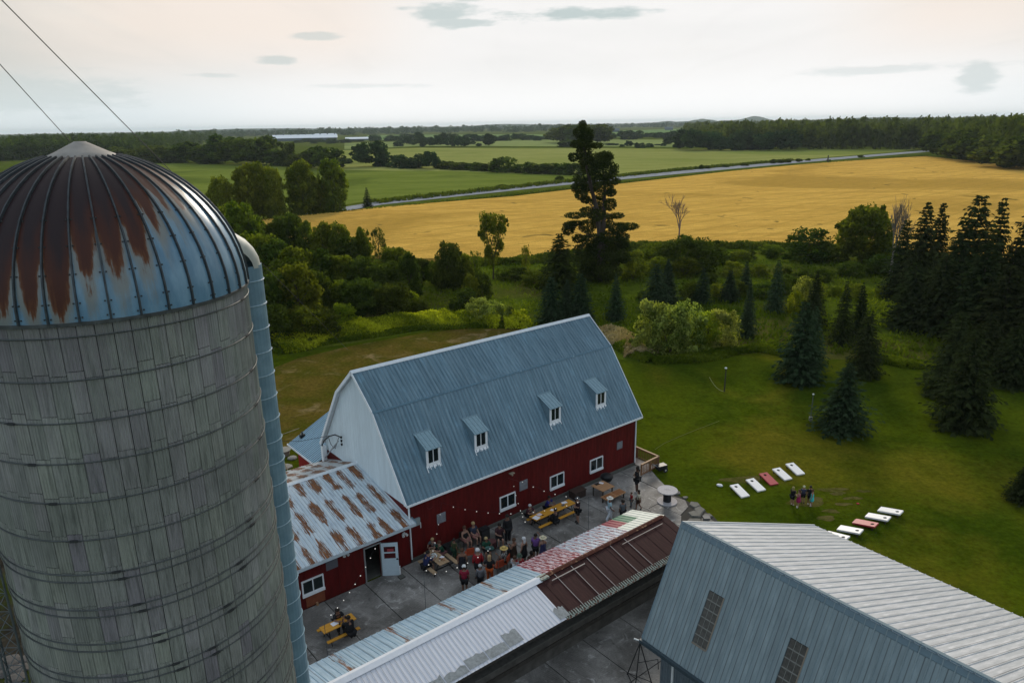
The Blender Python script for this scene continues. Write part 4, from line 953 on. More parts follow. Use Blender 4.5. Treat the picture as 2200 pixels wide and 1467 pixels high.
mb = MB(); mb.path([tuple(wc+Vector((0, 0, ctop-.2))+pr*.12), tuple(wc+pr*.16+Vector((0, 0, ctop-.9))), tuple(wc-pr*.02+Vector((0, 0, ctop-1.6)))], .012, 4); ob('rope', mb, IRON, chute)
# ---- lattice antenna tower beside the silo with guy wires
TA, TD = R(-39.75), 15.8
TW = Vector((math.sin(TA)*TD, math.cos(TA)*TD, 0))
tow = thing('lattice_tower', 'dark three-legged lattice mast close against the left side of the silo', 'tower', Matrix.Translation(TW) @ Matrix.Rotation(R(20), 4, 'Z'))
TM = M('tower_steel', (.10, .115, .12), .55, metal=.3, var=.2)
tl = [Vector((.20*math.cos(a), .20*math.sin(a), 0)) for a in (R(10), R(130), R(250))]
TH = 27.3
for q in tl: ob('leg', MB().tube(q, q+Vector((0, 0, TH)), .022, n=6), TM, tow)
stp = .42; nb_ = int(TH/stp)
rung = MB(); 
for i in range(3): rung.tube(tl[i], tl[(i+1) % 3], .010, n=4).tube(tl[i], tl[(i+1) % 3]+Vector((0, 0, stp)), .009, n=4)
rme = rung.mesh('brace', TM)
for k in range(nb_): link('brace', rme, tow, Matrix.Translation((0, 0, k*stp)))
WIRE = M('guy_wire', (.05, .05, .05), .6)
for i, (A, T, lab) in enumerate(((G(748, 752), 26.8, 'guy wire crossing the sky above the silo dome, the right-hand one of two'), (G(420, 600), 26.0, 'guy wire crossing the sky above the silo dome, the left-hand one of two'))):
    tag(ob('guy_wire', MB().tube(TW+Vector((0, 0, T)), A, .013 if i else .013, n=5), WIRE), lab, 'wire', 'guy wires of the lattice mast')
# rubble by the tower foot
for i, (u, v, r) in enumerate(((18, 1425, .5), (40, 1440, .4), (12, 1445, .35), (48, 1418, .3), (30, 1460, .4))):
    rock(u+int(i), v, r, ['pale broken slab', 'grey block', 'small pale block', 'flat grey stone', 'low pale boulder'][i] + ' on the ground left of the lattice mast foot', 'rubble_block', 'rubble', h=.4, m=M('dark_rubble', (.075, .070, .065), .9, var=.25))
# ================================================================ PEOPLE
SKIN = [M('skin_light', (.30, .17, .12), .6), M('skin_tan', (.20, .105, .07), .6), M('skin_dark', (.09, .045, .030), .6)]
EYE = M('eye_dark', (.01, .008, .007), .4); LIP = M('lip', (.22, .07, .06), .6)
SHOE = M('shoe_white', (.55, .53, .50), .7); SHOED = M('shoe_dark', (.02, .02, .02), .7)
def cloth(name, c, **k): return M('cloth_'+name, c, .85, var=.15, vscale=9, **k)
# joints in a body 1.75 m tall, facing +y, origin between the feet
def pose_pts(kind):
    P = dict(pelvis=(0, 0, .94), waist=(0, 0, 1.06), chest=(0, .005, 1.27), neck=(0, 0, 1.46), jaw=(0, .02, 1.55), head=(0, .012, 1.64), crown=(0, 0, 1.70), nose=(0, .115, 1.605))
    for s, n in ((-1, 'l'), (1, 'r')):
        P.update({n+'sh': (s*.175, 0, 1.40), n+'el': (s*.235, -.03, 1.12), n+'wr': (s*.235, .06, .89), n+'pa': (s*.235, .085, .81),
                  n+'hip': (s*.09, 0, .90), n+'kn': (s*.10, .02, .50), n+'an': (s*.10, -.02, .09), n+'toe': (s*.115, .14, .04), n+'ear': (s*.085, 0, 1.60)})
    def mv(d): P.update(d)
    def shift(keys, v):
        for k in keys: P[k] = tuple(a+b for a, b in zip(P[k], v))
    up = ['waist', 'chest', 'neck', 'jaw', 'head', 'crown', 'nose'] + [a+b for a in 'lr' for b in ('sh', 'el', 'wr', 'pa', 'ear')]
    if kind == 'fold': mv(dict(lel=(-.23, .04, 1.14), lwr=(-.02, .20, 1.18), lpa=(.07, .21, 1.20), rel=(.23, .04, 1.14), rwr=(.03, .22, 1.13), rpa=(-.06, .22, 1.14)))
    if kind == 'hips': mv(dict(lel=(-.34, -.06, 1.16), lwr=(-.19, .03, 1.01), lpa=(-.15, .06, .98), rel=(.34, -.06, 1.16), rwr=(.19, .03, 1.01), rpa=(.15, .06, .98)))
    if kind == 'hold': mv(dict(lel=(-.22, .06, 1.14), lwr=(-.08, .26, 1.22), lpa=(-.05, .32, 1.26), rel=(.22, .06, 1.14), rwr=(.08, .26, 1.20), rpa=(.05, .32, 1.24)))
    if kind == 'raise': mv(dict(rel=(.28, .10, 1.50), rwr=(.16, .14, 1.70), rpa=(.11, .13, 1.76), lwr=(-.20, .16, .98), lpa=(-.17, .22, .96)))
    if kind == 'walk': mv(dict(lkn=(-.09, .14, .52), lan=(-.09, .16, .10), ltoe=(-.10, .32, .05), rkn=(.09, -.06, .50), ran=(.09, -.26, .13), rtoe=(.10, -.12, .04), lwr=(-.24, -.12, .92), lpa=(-.24, -.16, .85), rwr=(.24, .16, .93), rpa=(.24, .21, .87)))
    if kind in ('sit', 'sit_lean', 'sit_play'):
        shift(up + ['pelvis', 'lhip', 'rhip'], (0, 0, -.42))
        for s, n in ((-1, 'l'), (1, 'r')): mv({n+'kn': (s*.13, .42, .50), n+'an': (s*.13, .40, .09), n+'toe': (s*.14, .56, .04)})
        if kind == 'sit': mv(dict(lel=(-.25, .08, .74), lwr=(-.15, .30, .66), lpa=(-.12, .37, .62), rel=(.25, .08, .74), rwr=(.15, .30, .66), rpa=(.12, .37, .62)))
        if kind == 'sit_play': mv(dict(lel=(-.28, .10, .76), lwr=(-.24, .30, .96), lpa=(-.24, .36, 1.0), rel=(.25, .12, .74), rwr=(.05, .26, .70), rpa=(-.02, .28, .69)))
        if kind == 'sit_lean':
            shift(['chest'], (0, .12, -.01)); shift(['neck', 'jaw', 'head', 'crown', 'nose', 'lsh', 'rsh', 'lear', 'rear'], (0, .20, -.04)); shift(['waist'], (0, .04, 0))
            mv(dict(lel=(-.25, .36, .78), lwr=(-.10, .52, .82), lpa=(-.07, .59, .83), rel=(.25, .36, .78), rwr=(.12, .52, .82), rpa=(.09, .59, .83)))
    if kind == 'bend':
        shift(['chest'], (0, .22, -.12)); shift(['neck', 'jaw', 'head', 'crown', 'nose', 'lsh', 'rsh', 'lear', 'rear'], (0, .40, -.24)); shift(['waist'], (0, .08, -.02))
        mv(dict(lel=(-.22, .50, .92), lwr=(-.18, .62, .74), lpa=(-.17, .67, .68), rel=(.22, .50, .92), rwr=(.18, .62, .74), rpa=(.17, .67, .68)))
    return P
RAD = dict(pelvis=.135, waist=.125, chest=.145, neck=.058, jaw=.072, head=.098, crown=.070, nose=.018, sh=.062, el=.043, wr=.030, pa=.033, hip=.088, kn=.060, an=.042, toe=.040, ear=.022)
def skel_obj(pts, rads, edges, root, sub=1, kr=1.0):
    me = bpy.data.meshes.new('skeleton'); me.from_pydata(pts, edges, [])
    o = bpy.data.objects.new('skeleton', me); COL.objects.link(o)
    o.modifiers.new('skin', 'SKIN'); o.modifiers.new('sub', 'SUBSURF').levels = sub; o.modifiers['sub'].render_levels = sub
    sk = me.skin_vertices[0].data if me.skin_vertices else None
    for i, r in enumerate(rads): sk[i].radius = tuple(q*kr for q in r) if isinstance(r, tuple) else (r*kr, r*kr); sk[i].use_root = (i == root)
    return o
pend = {}
def want(key, pts, rads, edges, root=0, sub=1):
    if key not in pend:
        o = skel_obj(pts, rads, edges, root, sub, 1.08 if key[0] == 'body' else 1.30); pend[key] = o
def build_keys(kind):
    P = pose_pts(kind)
    names = ['pelvis', 'waist', 'chest', 'neck', 'jaw', 'head', 'crown', 'nose']; E = [('pelvis', 'waist'), ('waist', 'chest'), ('chest', 'neck'), ('neck', 'jaw'), ('jaw', 'head'), ('head', 'crown')]
    for n in 'lr':
        names += [n+k for k in ('sh', 'el', 'wr', 'pa', 'hip', 'kn', 'an', 'toe')]
        E += [('chest', n+'sh'), (n+'sh', n+'el'), (n+'el', n+'wr'), (n+'wr', n+'pa'), ('pelvis', n+'hip'), (n+'hip', n+'kn'), (n+'kn', n+'an'), (n+'an', n+'toe')]
    names.remove('nose')
    pts = [Vector(P[n]) for n in names]; idx = {n: i for i, n in enumerate(names)}
    def rad(n): 
        k = n if n in RAD else n[1:]
        r = RAD[k]
        if n in ('pelvis', 'waist'): return (r*1.0, r*.80)
        if n == 'chest': return (r*1.08, r*.80)
        return r
    rads = [rad(n) for n in names]; edges = [(idx[a], idx[b_]) for a, b_ in E]
    # fingers and thumb as short chains rooted in the palm
    for s, n in ((-1, 'l'), (1, 'r')):
        wr, pa = Vector(P[n+'wr']), Vector(P[n+'pa']); d = (pa-wr).normalized(); side = d.cross(Vector((s, 0, .3))).normalized(); cur = side.cross(d)
        for f, (o_, ln) in enumerate(((-.030, .070), (-.010, .080), (.010, .076), (.030, .060))):
            a = pa+side*o_+d*.015; b_ = a+d*ln*.55-cur*.008; c = b_+d*ln*.40-cur*.022
            i0 = len(pts); pts += [a, b_, c]; rads += [.010, .008, .0065]; edges += [(idx[n+'pa'], i0), (i0, i0+1), (i0+1, i0+2)]
        a = pa-side*.035-d*.03; c = a-side*.02+d*.04; i0 = len(pts); pts += [a, c]; rads += [.012, .009]; edges += [(idx[n+'pa'], i0), (i0, i0+1)]
    want(('body', kind), pts, rads, edges, 0)
    tn = ['pelvis', 'waist', 'chest', 'neck0', 'lsh', 'lup', 'rsh', 'rup']
    P['neck0'] = tuple(Vector(P['chest']).lerp(Vector(P['neck']), .62))
    for n in 'lr': P[n+'up'] = tuple(Vector(P[n+'sh']).lerp(Vector(P[n+'el']), .75)); P[n+'fore'] = tuple(Vector(P[n+'el']).lerp(Vector(P[n+'wr']), .85))
    P['hem'] = tuple(Vector(P['pelvis'])-Vector((0, 0, .06)))
    tp = [P[n] for n in ['hem']+tn[1:]]
    want(('top', kind), tp, [(.152, .122), (.138, .112), (.160, .124), .075, .076, .060, .076, .060], [(0, 1), (1, 2), (2, 3), (2, 4), (4, 5), (2, 6), (6, 7)])
    ln_ = ['hem', 'waist', 'chest', 'neck0', 'lsh', 'lel', 'lfore', 'rsh', 'rel', 'rfore']
    want(('longtop', kind), [P[n] for n in ln_], [(.152, .122), (.138, .112), (.160, .124), .075, .074, .056, .044, .074, .056, .044], [(0, 1), (1, 2), (2, 3), (2, 4), (4, 5), (5, 6), (2, 7), (7, 8), (8, 9)])
    want(('tank', kind), [P[n] for n in ('hem', 'waist', 'chest', 'neck0')], [(.150, .12), (.137, .11), (.155, .122), .08], [(0, 1), (1, 2), (2, 3)])
    for nm, t_ in (('shorts', .85), ('trousers', 1)):
        q = [P['pelvis']]; r_ = [(.150, .120)]; e = []
        for n in 'lr':
            i0 = len(q)
            if nm == 'shorts': q += [P[n+'hip'], tuple(Vector(P[n+'hip']).lerp(Vector(P[n+'kn']), .88))]; r_ += [.100, .088]; e += [(0, i0), (i0, i0+1)]
            else: q += [P[n+'hip'], P[n+'kn'], tuple(Vector(P[n+'kn']).lerp(Vector(P[n+'an']), .92))]; r_ += [.100, .072, .058]; e += [(0, i0), (i0, i0+1), (i0+1, i0+2)]
        want((nm, kind), q, r_, e)
    k0 = (Vector(P['lkn'])+Vector(P['rkn']))/2; h0 = Vector(P['pelvis'])
    want(('dress', kind), [tuple(Vector(P['neck0'])), P['chest'], P['waist'], P['pelvis'], tuple(h0.lerp(k0, .5)), tuple(h0.lerp(k0, 1.05))], [.08, (.157, .123), (.138, .112), (.160, .130), (.19, .16), (.215, .19)], [(0, 1), (1, 2), (2, 3), (3, 4), (4, 5)])
    for n in 'lr':
        pass
    want(('shoes', kind), [P['lan'], P['ltoe'], P['ran'], P['rtoe']], [.050, .047, .050, .047], [(0, 1), (2, 3)])
    return P
POSES = ['stand', 'fold', 'hips', 'hold', 'raise', 'walk', 'sit', 'sit_lean', 'sit_play', 'bend']
PP = {k: build_keys(k) for k in POSES}
for o in pend.values():
    if o.name.startswith('skeleton') and len(o.data.vertices) == 4 and len(o.data.edges) == 2: o.data.skin_vertices[0].data[2].use_root = True
dg = bpy.context.evaluated_depsgraph_get(); dg.update()
BODY = {}
for k, o in pend.items():
    me = bpy.data.meshes.new_from_object(o.evaluated_get(dg)); me.name = k[0]; me.polygons.foreach_set('use_smooth', [True]*len(me.polygons)); BODY[k] = me
for o in pend.values():
    me = o.data; bpy.data.objects.remove(o); bpy.data.meshes.remove(me)
# facial features and hair, modelled round the head centre
def sphere(r, c=(0, 0, 0), s=(1, 1, 1), n=10, m=7, zmin=-1, cut=None):
    mb = MB(); vs = []; 
    zs = [zmin + (1-zmin)*k/m for k in range(m+1)]
    for z in zs:
        q = math.sqrt(max(0, 1-z*z))
        for i in range(n): a = 2*PI*i/n; vs.append((c[0]+r*s[0]*q*math.cos(a), c[1]+r*s[1]*q*math.sin(a), c[2]+r*s[2]*z))
    mb.add(vs, [(k*n+i, k*n+(i+1) % n, (k+1)*n+(i+1) % n, (k+1)*n+i) for k in range(m) for i in range(n)]); return mb
eyem = sphere(.013, (-.036, .088, .0), n=6, m=4).add(*(lambda s: (s.v, s.f))(sphere(.013, (.036, .088, .0), n=6, m=4))).mesh('eyes', EYE)
mouthm = MB().box((-.026, .080, -.058), (.026, .092, -.049)).mesh('mouth', LIP)
nosem_v = [(-.014, .088, -.028), (.014, .088, -.028), (0, .118, -.026), (0, .092, .014)]
def nose_mesh(): return MB().add(nosem_v, [(0, 1, 2), (0, 2, 3), (1, 3, 2)])
def ears(): 
    mb = sphere(.020, (-.094, -.005, -.01), (.5, 1, 1.4), 6, 4); s = sphere(.020, (.094, -.005, -.01), (.5, 1, 1.4), 6, 4); return mb.add(s.v, s.f)
HAIRM = {}
def hair_mesh(kind):
    if kind not in HAIRM:
        mb = sphere(.112, (0, -.018, .022), (1, 1.06, 1.02), 12, 6, -.15)
        if kind in ('long', 'bun', 'pony'):
            s = sphere(.10, (0, -.058, -.03), (1.02, .62, 1.25), 10, 6); mb.add(s.v, s.f)
        if kind == 'long': s = sphere(.095, (0, -.075, -.16), (1.05, .5, 1.35), 10, 6); mb.add(s.v, s.f)
        if kind == 'bun': s = sphere(.055, (0, -.06, .13), n=8, m=5); mb.add(s.v, s.f)
        if kind == 'curly': s = sphere(.135, (0, -.025, .02), (1.05, 1, 1), 10, 6, -.5); mb.add(s.v, s.f)
        HAIRM[kind] = mb.mesh('hair', EYE, True)
    return HAIRM[kind]
HATM = {}
def hat_mesh(kind):
    if kind not in HATM:
        if kind == 'sun': mb = MB().lathe([(.225, .045), (.13, .055), (.118, .06), (.112, .13), (.09, .155), (.01, .158)], 20)
        elif kind == 'bucket': mb = MB().lathe([(.165, .02), (.12, .06), (.105, .14), (.01, .15)], 16)
        else: mb = sphere(.118, (0, -.01, .03), (1, 1.05, .95), 12, 5, .0); mb.box((-.07, .08, .035), (.07, .185, .045))
        HATM[kind] = mb.mesh('hat', EYE, False)
    return HATM[kind]
def setm(o, m):
    if not o.data.materials: o.data.materials.append(m)
    o.material_slots[0].link = 'OBJECT'; o.material_slots[0].material = m
def person(loc, h, face, pose, label, top, bottom, skin=0, hair=('short', (.03, .018, .010)), hat=None, topkind='top', botkind='shorts', shoe=None, group=None, seat=0):
    """face: heading in degrees, 0 = away from the camera, 90 = to the left in the picture"""
    s = h/1.75; loc = Vector(loc)
    o = thing('person', label, 'person', Matrix.Translation(loc) @ Matrix.Rotation(R(face), 4, 'Z') @ Matrix.Diagonal((s, s, s, 1)), group)
    b_ = link('body', BODY[('body', pose)], o); setm(b_, SKIN[skin])
    hp = Vector(PP[pose]['head']); T = Matrix.Translation(hp)
    e = link('nose', NOSE, b_, T); setm(e, SKIN[skin]); e = link('ears', EARS, b_, T); setm(e, SKIN[skin])
    link('eyes', eyem, b_, T); link('mouth', mouthm, b_, T)
    if hair: x = link('hair', hair_mesh(hair[0]), o, T); setm(x, M('hair_%.2f_%.2f' % hair[1][:2], hair[1], .7))
    if hat: x = link('hat', hat_mesh(hat[0]), o, T); setm(x, cloth(hat[2], hat[1]))
    if botkind == 'dress':
        x = link('dress', BODY[('dress', pose)], o); setm(x, top)
    else:
        x = link('shirt' if topkind != 'tank' else 'tank_top', BODY[(topkind, pose)], o); setm(x, top)
        x = link(botkind, BODY[(botkind, pose)], o); setm(x, bottom)
    x = link('shoes', BODY[('shoes', pose)], o); setm(x, shoe or SHOED)
    return o
NOSE = nose_mesh().mesh('nose', SKIN[0]); EARS = ears().mesh('ears', SKIN[0])
BLK = cloth('black', (.010, .010, .012)); NAVY = cloth('navy', (.015, .022, .075)); REDC = cloth('red', (.26, .010, .016)); CRI = cloth('crimson', (.24, .012, .035))
GRN = cloth('green', (.012, .055, .032)); LB = cloth('light_blue', (.33, .47, .52)); WHT = cloth('white', (.62, .64, .68)); PUR_ = cloth('purple', (.16, .07, .26)); GRY = cloth('grey', (.09, .10, .11))
ORG = cloth('orange', (.42, .075, .012)); BRN = cloth('brown', (.045, .022, .015)); OLV = cloth('olive', (.05, .06, .025)); CYN = cloth('cyan', (.05, .50, .50)); PNK = cloth('magenta', (.30, .02, .09)); CRM = cloth('cream', (.45, .42, .32)); PAT = M('cloth_pattern', (.42, .40, .36), .85, col2=(.05, .05, .06), fac=(.48, .52), vscale=14)
STP = bpy.data.materials.new('cloth_striped'); STP.use_nodes = True
_b = NB(STP.node_tree); _w = _b.n('ShaderNodeTexWave'); _w.inputs['Scale'].default_value = 7; STP.node_tree.links.new(_b.n('ShaderNodeTexCoord').outputs['Object'], _w.inputs['Vector'])
STP.node_tree.links.new(_b.mix(_b.ss(_w.outputs['Fac'], .55, .7), (.02, .02, .028), (.33, .33, .36)), STP.node_tree.nodes['Principled BSDF'].inputs['Base Color'])
HB, HD, HBL, HG, HBr = (.012, .008, .006), (.03, .018, .01), (.34, .25, .12), (.42, .42, .42), (.06, .028, .014)
def B(x, y, z=.055): return FB @ Vector((x, y, z))
ZG = Vector((0, 0, .055))
def gp(u, v): return G(u, v, .055)
# angles: barn wall runs at 38.9 deg; facing away from it (to the shed) = 180+38.9
AW = 38.9
person(gp(1368, 1057), 1.74, 60, 'fold', 'person all in black with folded arms by the wooden railing at the barn corner', BLK, BLK, 2, ('bun', HB), shoe=SHOE)
person(gp(1356, 1089), .98, 100, 'stand', 'small child in a red top and grey trousers holding still beside a long-haired girl', REDC, GRY, 0, ('short', HBr), botkind='trousers')
person(gp(1371, 1096), 1.34, 80, 'bend' if False else 'walk', 'long-haired girl in a pale top and brown shorts beside a small child', CRM, BRN, 1, ('long', HB))
person(gp(1309, 1120), 1.56, -80, 'walk', 'person in white sun hat, light blue shirt and white trousers walking over the yard', LB, WHT, 1, None, ('sun', (.60, .58, .52), 'hat_white'), botkind='trousers', shoe=SHOE)
person(gp(1337, 1122), 1.45, 20, 'stand', 'dark-haired person in grey shirt half hidden by the coloured shed roof', GRY, BLK, 1, ('curly', HB))
person(gp(1241, 1123), 1.66, 105, 'fold', 'man in grey cap and dark shirt standing at the end of the long yellow table', cloth('maroon_dark', (.028, .012, .020)), BLK, 0, ('short', HG), ('cap', (.06, .07, .08), 'cap_grey'))
person(B(-10.05, -.85), 1.6, AW+180, 'sit_lean', 'person in dark red shirt seated on the wall side of the long yellow table', cloth('dark_red', (.05, .012, .02)), BLK, 0, ('short', HG))
person(B(-8.65, -.88), 1.62, AW+200, 'sit_lean', 'person in blue shirt leaning over the long yellow table from the wall side', cloth('royal', (.02, .02, .14)), BLK, 1, ('short', HB))
person(B(-9.35, -2.42), 1.66, AW, 'sit', 'person in black seated on the near bench of the long yellow table, back turned', BLK, BLK, 1, ('short', HB), topkind='longtop', botkind='trousers')
# picnic table beside the extension
person(B(-17.35, -1.35), 1.72, AW-90, 'sit_lean', 'broad person in navy shirt hunched at the left side of the middle picnic table', NAVY, BLK, 0, ('short', HB))
person(B(-15.95, -.85), 1.62, AW+90, 'sit_lean', 'person in dark green shirt seated on the right side of the middle picnic table', GRN, cloth('dusty_pink', (.20, .09, .09)), 0, ('short', HBr))
person(B(-16.02, -.20), 1.5, AW+110, 'sit_lean', 'person in dark grey seated behind the green-shirted one at the middle picnic table', GRY, BLK, 0, ('short', HBL))
# nearest table
person(B(-22.75, -2.35), 1.66, AW+180, 'sit_lean', 'person in black seated on the far bench of the picnic table nearest the silo', BLK, BLK, 1, ('long', HB), topkind='top', botkind='trousers')
person(B(-22.62, -3.52), 1.66, AW, 'sit_lean', 'person in black seated with back turned on the near bench by the silo', BLK, BLK, 1, ('short', HB), topkind='longtop', botkind='trousers')
# group round the musicians
person(B(-14.35, -.62), 1.66, AW+185, 'sit', 'bare-armed person in black tank top seated against the red wall', BLK, cloth('pink_shorts', (.32, .15, .13)), 0, ('short', HBr), topkind='tank')
person(B(-13.75, -.60), 1.68, AW+190, 'sit', 'person in navy shirt seated against the red wall beside the black tank top', cloth('slate', (.03, .035, .06)), cloth('pink_shorts', (.32, .15, .13)), 0, ('short', HBL))
person(B(-12.75, -1.65), 1.66, AW+150, 'sit_play', 'long-haired person in dark brown shirt playing beside the black amplifier', cloth('plum', (.05, .018, .022)), BLK, 0, ('long', HB))
person(B(-12.35, -1.85), 1.74, AW+170, 'stand', 'tall person in black standing behind the seated musicians', BLK, BLK, 1, ('short', HB), topkind='longtop', botkind='trousers')
person(gp(1084, 1221), 1.66, 70, 'sit_play', 'musician in yellow straw hat and patterned shirt seated on an orange chair', PAT, BRN, 1, None, ('sun', (.50, .36, .12), 'hat_straw'))
person(gp(1105, 1214), 1.60, 60, 'hold', 'person in dark brown dress standing right of the straw-hatted musician', cloth('dark_brown', (.03, .018, .012)), BLK, 1, ('short', HBr), botkind='dress')
person(gp(1126, 1213), 1.64, 50, 'stand', 'white-haired person in a long black dress standing at the edge of the audience', BLK, BLK, 0, ('long', (.55, .55, .56)), botkind='dress', topkind='top')
person(gp(1151, 1203), 1.58, -20, 'raise', 'person in purple top and black shorts raising one arm to the head', PUR_, BLK, 1, ('short', HB))
person(gp(1167, 1209), 1.56, 30, 'hold', 'person in pale straw hat and long navy skirt next to the purple top', cloth('dusk_blue', (.035, .035, .10)), NAVY, 0, None, ('sun', (.52, .47, .33), 'hat_pale'), botkind='dress')
person(gp(1117, 1251), 1.60, 15, 'stand', 'person in red shirt and green cap watching from the shed side', REDC, BRN, 0, None, ('bucket', (.05, .08, .06), 'cap_green'))
person(gp(1142, 1240), 1.52, 30, 'stand', 'dark-haired person in brown top just above the shed eave', BRN, BLK, 2, ('bun', HB))
person(gp(1107, 1252), 1.55, -25, 'fold', 'person in white shirt beside the red-shirted watcher with the green cap', WHT, BRN, 0, ('short', HBr))
person(gp(995, 1241), 1.70, 0, 'stand', 'person in long black dress standing left of the big red shirt', cloth('charcoal', (.018, .016, .022)), BLK, 1, ('short', HBr), botkind='dress')
person(gp(1028, 1243), 1.74, 10, 'stand', 'big person in bright red shirt and white cap, hands at sides, back turned', REDC, BLK, 0, ('short', HG), ('cap', (.55, .55, .55), 'cap_white'), topkind='longtop', botkind='shorts')
person(gp(1053, 1252), 1.60, -5, 'hips', 'blond person in black top and orange trousers, back turned', BLK, ORG, 0, ('long', (.36, .24, .12)), botkind='trousers')
person(gp(1033, 1268), 1.48, 5, 'stand', 'person in black and grey striped shirt just above the shed eave', STP, BLK, 1, ('short', HG), topkind='longtop', botkind='trousers')
person(gp(999, 1275), 1.60, 0, 'stand', 'person in crimson shirt, black shorts and white cap nearest the shed roof', CRI, BLK, 1, ('short', HB), ('cap', (.60, .60, .60), 'cap_white2'))
person(gp(977, 1203), 1.30, -40, 'stand', 'slight person in olive top standing between the picnic table and the orange chair', OLV, GRN, 1, ('short', HB), botkind='trousers')
person(B(-14.05, -2.15), 1.55, AW+160, 'sit_play', 'musician in dark green shirt seated with a white-edged guitar', GRN, BLK, 1, ('short', HBL))
# children on the lawn between the boards
def gl(u, v): return G(u, v, .01)
person(gl(1701, 1085), 1.22, -60, 'hold', 'blond child in black on the lawn, leftmost of the five between the boards', BLK, BLK, 0, ('long', (.26, .22, .09)), shoe=SHOE)
person(gl(1714, 1090), 1.18, 70, 'fold', 'child in magenta dress on the lawn between the two rows of boards', PNK, PNK, 0, ('long', HBr), botkind='dress', shoe=SHOE)
person(gl(1724, 1080), 1.14, 160, 'stand', 'child in pale cap and slate shirt behind the magenta dress on the lawn', cloth('slate2', (.045, .05, .09)), BLK, 0, None, ('cap', (.45, .45, .30), 'cap_pale'))
person(gl(1738, 1083), 1.22, 170, 'stand', 'dark-haired child in black behind the one in cyan on the lawn', BLK, BLK, 1, ('short', HB), shoe=SHOE)
person(gl(1743, 1087), 1.08, 60, 'stand', 'child in long bright cyan shirt on the lawn, rightmost of the five', CYN, NAVY, 0, ('short', (.08, .02, .01)), shoe=SHOE, botkind='dress')

# ================================================================ TABLES, CHAIRS, YARD THINGS
YEL = M('yellow_varnished_wood', (.50, .24, .025), .5, var=.15, vscale=4, vstretch=(.6, 8, 1), objrand=.08)
TAN = M('tan_table_wood', (.40, .22, .11), .6, var=.15, vscale=4, vstretch=(8, .6, 1), objrand=.08)
PALEW = M('pale_table_wood', (.36, .25, .15), .6, var=.2, vscale=4, vstretch=(8, .6, 1), objrand=.08)
PAPER = M('paper', (.68, .68, .72), .8)
def picnic(label, x0, x1, y0, y1, m, benches, np_=4, zt=.76, along='x', group='picnic tables in the yard'):
    cx, cy = (x0+x1)/2, (y0+y1)/2
    o = thing('picnic_table', label, 'picnic table', FB @ Matrix.Translation((cx, cy, .055)) @ (Matrix.Identity(4) if along == 'x' else Matrix.Rotation(PI/2, 4, 'Z')), group)
    ln, wd = ((x1-x0), (y1-y0)) if along == 'x' else ((y1-y0), (x1-x0))
    w_ = wd/np_
    for k in range(np_): ob('plank', MB().box((-ln/2, -wd/2+k*w_+.006, zt-.09), (ln/2, -wd/2+(k+1)*w_-.006, zt-.055)), m, o)
    for (a, b_, wb) in benches: ob('bench_plank', MB().box((a, b_-wb/2, .36), (a+ln*1.0, b_+wb/2, .395)), m, o)
    bl, bh = min(b_[1] for b_ in benches), max(b_[1] for b_ in benches)
    xs = (-ln/2+.25, ln/2-.25) if ln < 2.4 else (-ln/2+.3, 0, ln/2-.3)
    for x in xs:
        ob('leg_frame', MB().box((x-.02, -wd/2+.05, zt-.13), (x+.02, wd/2-.05, zt-.09)).box((x-.02, bl-.05, .31), (x+.02, bh+.05, .36)).tube((x, -wd/2+.1, zt-.1), (x, bl*.85, 0), .022).tube((x, wd/2-.1, zt-.1), (x, bh*.85, 0), .022), IRON, o)
    return o
o = picnic('yellow picnic table nearest the silo with a white sheet of paper on it', -23.70, -22.13, -3.12, -2.57, YEL, ((-.79, -.52, .18), (-.79, .50, .18)), 3)
o = picnic('small brown picnic table by the wall with food, plates and a white bag', -16.95, -16.35, -2.11, -.60, PALEW, ((-.78, -.78, .22), (-.78, .60, .22)), 4, along='y')
o = picnic('long yellow table by the red wall covered with papers at both ends', -10.43, -7.36, -2.02, -1.40, YEL, ((-1.53, -.56, .19), (-1.53, .50, .19)), 3)
# square brown table and slatted bench by the barn's right end
o = thing('square_table', 'square tan wooden table under the right-hand barn window', 'table', FB @ Matrix.Translation((-4.64, -1.57, .055)), None)
for k in range(5): ob('plank', MB().box((-.52, -.5+k*.2+.004, .655), (.52, -.3+k*.2-.004, .69)), TAN, o)
for a in (-.4, .4):
    for c in (-.4, .4): ob('leg', MB().box((a-.03, c-.03, 0), (a+.03, c+.03, .655)), SOOT, o)
tag(ob('sheet_of_paper', MB().box((-.10, -.14, 0), (.10, .14, .006)), PAPER, None, FB @ Matrix.Translation((-4.45, -1.25, .747)) @ Matrix.Rotation(.5, 4, 'Z')), 'white sheet on the square tan table', 'paper')
tag(ob('dark_tray', MB().box((-.14, -.09, 0), (.14, .09, .03)), IRON, None, FB @ Matrix.Translation((-4.75, -1.20, .747))), 'small dark tray on the square tan table', 'tray')
o = thing('slatted_bench', 'low slatted reddish bench in front of the square tan table', 'bench', FB @ Matrix.Translation((-4.53, -2.35, .055)))
SLT = M('reddish_slat', (.27, .115, .045), .6, var=.15, objrand=.15)
for k in range(14): ob('slat', MB().box((-.77+.11*k, -.24, .37), (-.77+.11*k+.095, .24, .39)), SLT, o)
ob('frame', MB().box((-.80, -.28, .33), (.80, -.245, .40)).box((-.80, .245, .33), (.80, .28, .40)).box((-.80, -.245, .33), (-.775, .245, .40)).box((.775, -.245, .33), (.80, .245, .40)).box((-.02, -.245, .391), (.02, .245, .405)), TAN, o)
for a in (-.7, .7):
    for c in (-.2, .2): ob('leg', MB().box((a-.03, c-.03, 0), (a+.03, c+.03, .33)), SOOT, o)
